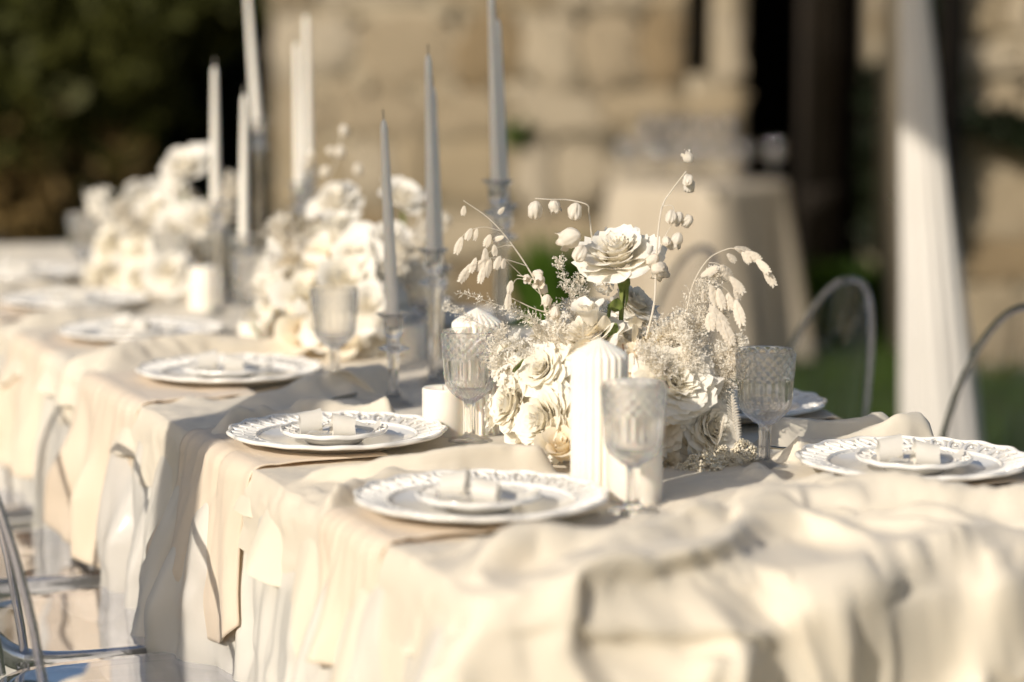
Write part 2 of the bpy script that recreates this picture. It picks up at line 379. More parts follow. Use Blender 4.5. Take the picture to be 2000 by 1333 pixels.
# plants at the foot of the wall
def clump(name, label, x, y, h, w, n, seed, m='leaf_bright'):
    t = thing(name, label, 'plant', (x, y, 0)); r = np.random.default_rng(seed); V = []; F = []
    for k in range(n):
        a = r.uniform(0, 6.28); q = r.uniform(0, w); l = h*r.uniform(.55, 1.05); bd = r.uniform(.1, .5)*l; wd = r.uniform(.012, .03)
        bx, by = q*math.cos(a), q*math.sin(a)*.5; ca, sa = math.cos(a), math.sin(a)
        for j, f in enumerate((0, .35, .7, 1)):
            x_, y_, z_ = bx+ca*bd*f*f, by+sa*bd*f*f, l*(f-.18*f*f); w_ = wd*(1, 1.3, .8, .05)[j]
            V += [(x_-sa*w_, y_+ca*w_, z_), (x_+sa*w_, y_-ca*w_, z_)]
            if j: o_ = k*8+j*2; F.append((o_-2, o_-1, o_+1, o_))
    put('leaves', mesh('leaves', np.array(V), np.array(F), False), M[m], t); return t
clump('leafy_plant', 'bright green clump at the wall foot behind the tall white rose', .22, 10.9, .56, .20, 150, 1)
clump('leafy_plant', 'green clump at the foot of the doorway beside the draped post', 1.52, 10.9, .42, .30, 220, 2)
clump('wall_plant', 'small green weed growing out of the stone wall', .01, WY-.05, .17, .05, 26, 3).location.z = .83
clump('leafy_plant', 'dark green clump left of the buffet table in shade', -.55, 11.1, .3, .2, 90, 6, 'grass')
# lawn
r = np.random.default_rng(9); n = 42000
gxx = r.uniform(-3.2, 4.6, n); gyy = 4.2+r.random(n)**.8*8.2; gh = r.uniform(.03, .085, n)*(1+.9*np.clip(vnoise(gxx*1.3, gyy*1.3), 0, 1)); ga = r.uniform(0, 6.28, n)
lean = r.uniform(.1, .7, n)*gh; wd = .004
B = np.stack([gxx, gyy, np.full(n, -.02)], 1); sd = np.stack([-np.sin(ga), np.cos(ga), 0*ga], 1)*wd; tp = B+np.stack([np.cos(ga)*lean, np.sin(ga)*lean, gh+.02], 1)
put('grass', mesh('grass', np.stack([B-sd, B+sd, tp], 1).reshape(-1, 3), np.arange(n*3).reshape(-1, 3), False), M['grass'], kind='stuff')

# draped posts of the open pergola (white cloth tied round each leg)
def draped_post(label, x, y, h, w_top, w_bot, n=16, seed=1, tie=None):
    t = thing('draped_post', label, 'draped post', (x, y, 0), 0, 'white draped posts of the pergola')
    nz = 60; z = np.linspace(0.0, h, nz); f = z/h
    rad = w_bot*(1-f)+w_top*f
    if tie: rad = np.interp(z, [0, .15, 1.46, h], [.122, .112, .040, .034])
    lx = -.108*np.clip((z-.15)/1.31, 0, 1.4) if tie else 0*z
    th = np.linspace(0, 2*math.pi, 96, endpoint=False)
    T, Z = np.meshgrid(th, z, indexing='ij'); R_ = np.tile(rad, (96, 1))
    R_ = R_*(1+.07*np.sin(T*n+seed+.8*np.sin(Z*2))+.04*np.sin(T*7+Z*1.3)+.04*vnoise(T*2, Z*3, seed))
    put('cloth_wrap', mesh('cloth_wrap', np.stack([R_*np.cos(T)+lx[None, :], R_*np.sin(T), Z], -1), gridF(96, nz, True)), M['drape'], t)
    put('post', mesh('post', *box(-.03, .03, -.03, .03, 0, h+.05), False), M['wood_dark'], t)
    return t
def swag(label, pts, wdt, sag=0.0, name='fabric_swag'):
    """hanging cloth band between two points, its own object"""
    q = spline(pts, 40); V = []
    nn = 11
    for i, c in enumerate(q):
        for j in range(nn):
            f = j/(nn-1)-.5; k = .5+.5*math.sin(math.pi*i/40)
            V.append((c.x+.05*math.sin(j*1.9+i*.05), c.y+.05*math.cos(j*2.3), c.z-f*wdt*k))
    o = put(name, mesh(name, np.array(V), gridF(41, nn)), M['drape']); tag(o, label, 'drapery'); return o
draped_post('white cloth draped post on the right, tapering upward in front of the wall', 1.262, 7.0, 3.1, .055, .175, seed=2, tie=True)
draped_post('white draped post standing left of the tables, near the camera', -1.9, 1.733, 4.3, .095, .108, seed=5)
TE = math.tan(SUN_EL)
def panel(name, label, quad, th=.02):
    V = [(p[0]+o, p[1], p[2]) for o in (0, th) for p in quad]; n = len(quad)
    F = [tuple(range(n))[::-1], tuple(range(n, 2*n))]+[(i, (i+1) % n, n+(i+1) % n, n+i) for i in range(n)]
    o = put(name, mesh(name, V, F, False), M['drape']); tag(o, label, 'drapery'); return o
panel('sunblocker', 'white cloth valance added unseen to shade the upper part of the right post', [(-1.9, 1.84, 3.70), (-1.9, 3.6, 3.64), (-1.9, 3.6, 4.25), (-1.9, 1.84, 4.25)])  # unseen panel added to put the top of the right post in shade
def shade_leaves(label, poly, Yw, n, seed, sz=.05, m='leaf_dark'):  # dark leaves shaped to the shadow bands on the stone
    pts = [P(*p, Yw) for p in poly]; c = sum(pts, Vector())/len(pts); r = np.random.default_rng(seed); t = thing('wall_shade_leaves', label, 'shade_leaves', (c.x, Yw, c.z), 0, 'dark leaves standing in for shade on the stone')
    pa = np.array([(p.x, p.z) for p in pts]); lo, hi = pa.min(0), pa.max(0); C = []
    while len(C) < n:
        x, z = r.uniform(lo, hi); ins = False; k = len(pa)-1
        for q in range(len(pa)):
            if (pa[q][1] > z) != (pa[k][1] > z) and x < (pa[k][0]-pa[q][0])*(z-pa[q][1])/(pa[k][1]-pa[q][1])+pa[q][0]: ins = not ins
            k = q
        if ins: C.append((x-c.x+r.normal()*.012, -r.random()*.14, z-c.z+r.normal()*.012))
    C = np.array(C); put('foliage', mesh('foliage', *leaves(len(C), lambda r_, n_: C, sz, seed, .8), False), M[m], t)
    V = [(x, -.01, z) for x, z in (pa-np.array([c.x, c.z]))*.96]; put('shade_mat', mesh('shade_mat', V, [tuple(range(len(V)))], False), M['leaf_dark'], t)
shade_leaves('upright shadow band made of dark leaves between the draped post and the sunlit stone', [(1790, -200), (1852, -200), (1850, 60), (1872, 200), (1862, 280), (1848, 380), (1838, 480), (1800, 300)], 9.70, 1500, 61, .03)
shade_leaves('shadow band of dark leaves slanting down to the right across the buttress', [(1865, 205), (2060, 240), (2060, 360), (1990, 290), (1880, 245)], 9.70, 600, 62, .03)
shade_leaves('shadow patch of dark leaves in the upper right corner', [(1975, -120), (2150, -120), (2150, 300), (2060, 130)], 9.70, 1400, 63, .03)
shade_leaves('shadow patch of dark leaves beside the doorway left of the draped post', [(1690, 128), (1765, 118), (1772, 430), (1735, 500), (1690, 470)], 11.40, 1300, 64)
# ------------------------------------------------------------------ tables
S0, S1, T0, T1 = .965, 1.945, 2.36, 6.85; SC_ = (S0+S1)/2
def perimeter(n_fine=1500, rc=.035):
    """rounded rectangle, dense near the camera; returns s,t,ns,nt arrays (closed)"""
    pts = []
    def seg(a, b, nrm, n):
        for k in range(n): f = k/n; pts.append((a[0]+(b[0]-a[0])*f, a[1]+(b[1]-a[1])*f, nrm[0], nrm[1]))
    def arc(cx, cy, a0, n=14):
        for k in range(n): a = a0+math.pi/2*k/n; pts.append((cx+rc*math.cos(a), cy+rc*math.sin(a), math.cos(a), math.sin(a)))
    # start far-left going toward camera along the left edge
    tm = 4.5
    seg((S0, T1-rc), (S0, tm), (-1, 0), 130); seg((S0, tm), (S0, T0+rc), (-1, 0), 460)
    arc(S0+rc, T0+rc, math.pi, 26)
    seg((S0+rc, T0), (S1-rc, T0), (0, -1), 260); arc(S1-rc, T0+rc, 1.5*math.pi)
    seg((S1, T0+rc), (S1, tm), (1, 0), 260); seg((S1, tm), (S1, T1-rc), (1, 0), 90)
    arc(S1-rc, T1-rc, 0); seg((S1-rc, T1), (S0+rc, T1), (0, 1), 60); arc(S0+rc, T1-rc, .5*math.pi)
    return np.array(pts)
PER = perimeter()
dL = np.linalg.norm(np.roll(PER[:, :2], -1, 0)-PER[:, :2], axis=1); LL = np.cumsum(dL)-dL
# clearings where things stand (s, t, r)
PL_L = [(1.137, 2.782), (1.134, 3.336), (1.175, 4.03), (1.172, 4.632), (1.174, 5.22), (1.19, 5.85)]
PL_R = [(1.785, 2.796), (1.790, 3.36), (1.79, 3.99), (1.79, 4.6), (1.79, 5.2), (1.79, 5.82)]
CLEAR = [(s, t, .175) for s, t in PL_L+PL_R] + [(1.326, 2.732, .045), (1.334, 3.308, .045), (1.637, 2.951, .045), (1.369, 2.928, .05), (1.385, 2.845, .06), (1.363, 3.36, .05), (1.33, 3.44, .05), (1.50, 3.2, .20), (1.354, 3.683, .05), (1.47, 3.93, .06)]
def segd(s, t, pts):
    """signed distance to polyline, and parameter 0..1 along it"""
    best = np.full(s.shape, 1e9); sg = np.zeros(s.shape); par = np.zeros(s.shape)
    pts = np.array([tuple(p)[:2] for p in spline([(a, b, 0) for a, b in pts], 5*len(pts))]); m = len(pts)
    for i in range(m-1):
        a, b = pts[i], pts[i+1]; d = b-a; l2 = (d**2).sum()+1e-12
        k = np.clip(((s-a[0])*d[0]+(t-a[1])*d[1])/l2, 0, 1); qx, qy = s-a[0]-k*d[0], t-a[1]-k*d[1]
        di = np.hypot(qx, qy); cr = np.sign(d[0]*qy-d[1]*qx); u_ = di < best
        best = np.where(u_, di, best); sg = np.where(u_, cr, sg); par = np.where(u_, (i+k)/(m-1), par)
    return best*sg, par
# (polyline, height, width on + side, width on - side, sideways roll)
RIDGES = [
 ([(.93, 3.10), (1.005, 3.165), (1.142, 3.125), (1.284, 3.12), (1.381, 3.108), (1.47, 3.09)], .022, .030, .016, -.02),
 ([(.90, 2.93), (.99, 3.03), (1.10, 3.075), (1.22, 3.06), (1.335, 3.01)], .016, .028, .016, -.018),
 ([(.93, 2.84), (1.0, 2.96), (1.08, 2.99)], .014, .02, .012, -.012),
 ([(.93, 3.50), (1.03, 3.575), (1.167, 3.60), (1.27, 3.57), (1.36, 3.55)], .026, .05, .02, -.02),
 ([(1.0, 3.72), (1.15, 3.80), (1.287, 3.81), (1.40, 3.74)], .022, .03, .03, 0),
 ([(1.13, 3.84), (1.31, 3.86), (1.471, 3.99), (1.62, 4.05)], .033, .06, .03, -.025),
 ([(.95, 4.24), (1.075, 4.31), (1.271, 4.36), (1.5, 4.3)], .03, .05, .03, -.01),
 ([(.94, 4.85), (1.1, 4.92), (1.3, 4.93)], .03, .05, .03, 0), ([(.94, 5.45), (1.1, 5.52), (1.35, 5.5)], .03, .05, .03, 0),
 ([(.93, 2.57), (1.032, 2.59), (1.186, 2.595), (1.30, 2.645), (1.45, 2.66)], .018, .05, .012, -.018),
 ([(.90, 2.47), (1.073, 2.505), (1.219, 2.545), (1.36, 2.61), (1.50, 2.68)], .022, .045, .012, -.018),
 ([(.90, 2.29), (.99, 2.33), (1.115, 2.415), (1.256, 2.475), (1.38, 2.515), (1.55, 2.52), (1.75, 2.455), (2.0, 2.42)], .030, .055, .014, -.026),
 ([(1.25, 2.62), (1.38, 2.70), (1.52, 2.735), (1.66, 2.66), (1.80, 2.58), (2.0, 2.56)], .024, .07, .022, -.018),
 ([(1.45, 2.83), (1.58, 2.80), (1.68, 2.70), (1.80, 2.63), (2.0, 2.62)], .012, .05, .018, 0),
 ([(1.58, 3.07), (1.735, 3.04), (1.86, 3.10), (2.0, 3.10)], .026, .04, .018, -.02),
 ([(1.55, 3.02), (1.70, 2.985), (1.84, 3.01), (2.0, 2.98)], .020, .03, .016, -.018),
 ([(1.60, 3.15), (1.75, 3.17), (2.0, 3.2)], .02, .04, .02, 0),
 # swags over the front edge, drawn in the unrolled cloth (t below T0 is drop)
 ([(1.34, 2.262), (1.40, 2.285), (1.46, 2.315), (1.53, 2.35), (1.60, 2.38), (1.70, 2.42)], .036, .060, .009, -.020),
 ([(.96, 2.315), (1.06, 2.315), (1.16, 2.295), (1.26, 2.268), (1.34, 2.262), (1.40, 2.29)], .026, .045, .010, -.014),
 ([(1.38, 2.285), (1.40, 2.35), (1.47, 2.43), (1.56, 2.49), (1.68, 2.52)], .016, .022, .010, 0),
 ([(1.37, 2.285), (1.36, 2.35), (1.34, 2.42), (1.28, 2.47)], .015, .022, .010, 0),
 ([(1.385, 2.28), (1.44, 2.345), (1.52, 2.41), (1.62, 2.45)], .012, .016, .009, 0),
 ([(1.25, 2.275), (1.20, 2.33), (1.12, 2.38), (1.03, 2.40)], .015, .024, .010, 0),
 ([(1.26, 2.28), (1.24, 2.35), (1.17, 2.43), (1.10, 2.47)], .012, .018, .009, 0),
 ([(1.29, 2.28), (1.30, 2.36), (1.27, 2.42)], .012, .020, .012, 0),
 ([(1.10, 2.40), (1.20, 2.375), (1.29, 2.345), (1.36, 2.345), (1.44, 2.38), (1.52, 2.43)], .014, .018, .030, .0),
 ([(1.30, 2.30), (1.265, 2.2), (1.235, 2.1), (1.20, 1.8)], .032, .035, .014, 0),
 ([(1.385, 2.32), (1.40, 2.18), (1.41, 1.8)], .030, .012, .035, 0),
 ([(1.52, 2.40), (1.60, 2.33), (1.64, 2.2), (1.66, 1.9)], .026, .05, .02, 0),
 ([(1.64, 2.40), (1.72, 2.30), (1.75, 2.15), (1.76, 1.9)], .030, .05, .015, 0),
 ([(1.00, 2.33), (1.035, 2.2), (1.03, 1.8)], .032, .035, .014, 0), ([(1.08, 2.31), (1.135, 2.15), (1.14, 1.8)], .028, .04, .016, 0),
 ([(1.48, 2.33), (1.50, 2.2), (1.52, 1.8)], .022, .04, .015, 0), ([(1.82, 2.40), (1.86, 2.2), (1.88, 1.8)], .03, .05, .015, 0),
]
NEAR_FLAT = True
def overlay_h(s, t):
    h = .005+.004*fbm(s*4, t*8, 1.3, 2)+.011*(1-np.abs(vnoise(s*2.1+.8*t+.3*vnoise(s*5, t*5, 8), t*5.2-.8*s, 4)))**4+.006*(1-np.abs(vnoise(s*3+20, t*9+s*2, 14)))**5; h = np.abs(h)+.0012*vnoise(s*28, t*34, 3)+.0022*(1-np.abs(vnoise(s*11+4*t, t*15-3*s, 6)))**6; lat_s = np.zeros_like(s); lat_t = np.zeros_like(s)
    ws = s+.012*vnoise(s*7, t*7, 9); wt = t+.014*vnoise(s*6+4, t*6, 3)
    for pts, H_, wp, wm, roll in RIDGES:
        pp = np.array(pts); sel = (s > pp[:, 0].min()-.2) & (s < pp[:, 0].max()+.2) & (t > pp[:, 1].min()-.2) & (t < pp[:, 1].max()+.2)
        if not sel.any(): continue
        q, par = segd(ws[sel], wt[sel], pts); w = np.where(q > 0, wp, wm)*(1+.35*vnoise(par*5, H_*400))
        g = np.exp(-(np.abs(q)/w)**2.2); e = np.clip(par/.28, 0, 1)*np.clip((1-par)/.28, 0, 1); e = e*e*(3-2*e)*(1+.25*vnoise(par*4, H_*300+3))
        hh = H_*g*e; h[sel] = np.sqrt(h[sel]**2+hh**2)+.25*hh
        lat_t[sel] += roll*g*e
    m = np.ones_like(s)
    for cs, ct, cr in CLEAR:
        d = np.hypot(s-cs, t-ct); k = np.clip((d-cr*.93)/(.035), 0, 1); m = np.minimum(m, k*k*(3-2*k))
    nr = np.clip((t-4.05)/.2, 0, 1) if NEAR_FLAT else 1.0
    return (.004+(h-.004)*m)*nr+(1-nr if NEAR_FLAT else 0)*(.001), lat_s*m*nr, lat_t*m*nr
def cloth_ring(name, z0, hem, nin, nout, hfun, pleat_amp, pleat_seed, flare, off=0.0, rmin=0.0):
    n = len(PER); s, t, ns, nt = PER.T; Rr = .018
    inner_s = np.full(n, SC_); inner_t = np.clip(t, T0+.49, T1-.49)
    fin = np.linspace(rmin, 1, nin)**1.0
    A = []                         # arclength beyond edge, negative inside
    d_in = np.hypot(s-inner_s, t-inner_t)
    cols_s, cols_t, cols_z = [], [], []
    hm = hem
    aa = np.concatenate([-(1-fin[:-1]), np.linspace(0, 1, nout)])
    Sx = np.zeros((n, len(aa))); Tx = np.zeros_like(Sx); Dn = np.zeros_like(Sx)
    for j, a in enumerate(aa):
        dist = a*d_in if a < 0 else a*hm
        Dn[:, j] = dist
    US = s[:, None]+np.where(Dn < 0, (s-inner_s)[:, None]/d_in[:, None], ns[:, None])*Dn
    UT = t[:, None]+np.where(Dn < 0, (t-inner_t)[:, None]/d_in[:, None], nt[:, None])*Dn
    th = np.clip((Dn+Rr)/Rr/1.0, 0, math.pi/2); down = np.clip(Dn+Rr-Rr*math.pi/2, 0, None)
    out = np.where(Dn < -Rr, Dn, -Rr+Rr*np.sin(th)); z = z0-Rr*(1-np.cos(th))-down
    PS = np.where(Dn < -Rr, US, s[:, None]+ns[:, None]*out); PT = np.where(Dn < -Rr, UT, t[:, None]+nt[:, None]*out)
    h, ls, lt = hfun(US, UT)
    nx = np.sin(th)*ns[:, None]; ny = np.sin(th)*nt[:, None]; nz = np.cos(th)
    Lw = LL[:, None]+0*Dn
    g = np.clip(down/.20, 0, 1)**.8
    pl = pleat_amp*g*(np.abs(vnoise(Lw*8.5+.35*vnoise(Lw*3, down*4), down*.9, pleat_seed))*1.7-.2+.40*vnoise(Lw*19, down*1.6, pleat_seed+3)+.10*vnoise(Lw*45, down*9, pleat_seed+6))
    pl = pl*np.where((nt < -.3)[:, None], .3, 1)+flare*down*np.where((nt < -.3)[:, None], .3, 1)
    k = np.cos(th)
    tot = h+pl+off
    onfront = (nt < -.3)[:, None]
    zl = np.where(onfront, np.sin(th)*lt, 0)          # on the hanging front the sideways roll goes down
    PS = PS+nx*tot; PT = PT+ny*tot+lt*k; z = z+nz*tot+zl
    Wx = VX*PS-VY*PT; Wy = VY*PS+VX*PT
    z = np.maximum(z, .004+.003*(1+vnoise(Lw*20, down*20)))
    V = np.stack([Wx, Wy, z], -1)
    return mesh(name, V, gridF(n, len(aa), True)[:, ::-1])
flat0 = lambda s, t: (.0015*fbm(s*6, t*6, 7)+.0015+np.clip((S0-s)*4, 0, 1)*(.010*vnoise(t*26+s*5, s*5, 2)+.004*vnoise(t*40, s*26, 6)), 0*s, 0*s)
tb = thing('banquet_table', 'long banquet table under the ivory cloths, running away to the left', 'table', tuple(W(SC_, (T0+T1)/2)), PHI)
put('table_top', mesh('table_top', *box(S0-SC_+.012, S1-SC_-.012, -(T1-T0)/2+.012, (T1-T0)/2-.012, TOP-.04, TOP-.004), False), M['wood_dark'], tb)
for a in (-1, 1):
    for b_ in (-1, 0, 1): put('leg', mesh('leg', *tube([(a*.40, b_*2.05, 0), (a*.40, b_*2.05, TOP-.041)], .025, 10)), M['wood_dark'], tb)
o = put('satin_tablecloth', cloth_ring('satin_tablecloth', TOP, np.full(len(PER), .752), 8, 90, flat0, .050, 5, .05), M['satin'])
tag(o, 'shiny ivory satin tablecloth hanging in pleats down to the ground', 'tablecloth')
hem = np.full(len(PER), .03); s, t, ns, nt = PER.T
left = ns < -.5; front = nt < -.3; right = ns > .5
sm = lambda x, a, b_: np.clip((x-a)/(b_-a), 0, 1)**2*(3-2*np.clip((x-a)/(b_-a), 0, 1))
hl = .045+.70*(1-sm(t, 2.80, 2.93))+.07*np.clip(vnoise(t*5, 0, 2), 0, 1)
hem = np.where(left, hl, hem); hem = np.where(front, .04+.70*(1-sm(s, 1.02, 1.16)), hem); hem = np.where(right, .25, hem)
hem = np.where((nt > .3), .25, hem)
o = put('overcloth', cloth_ring('overcloth', TOP+.001, hem, 105, 120, overlay_h, .048, 9, .07, .004), M['overlay'])
tag(o, 'matte ivory overcloth lying on the satin, hanging long at the near left corner', 'tablecloth')

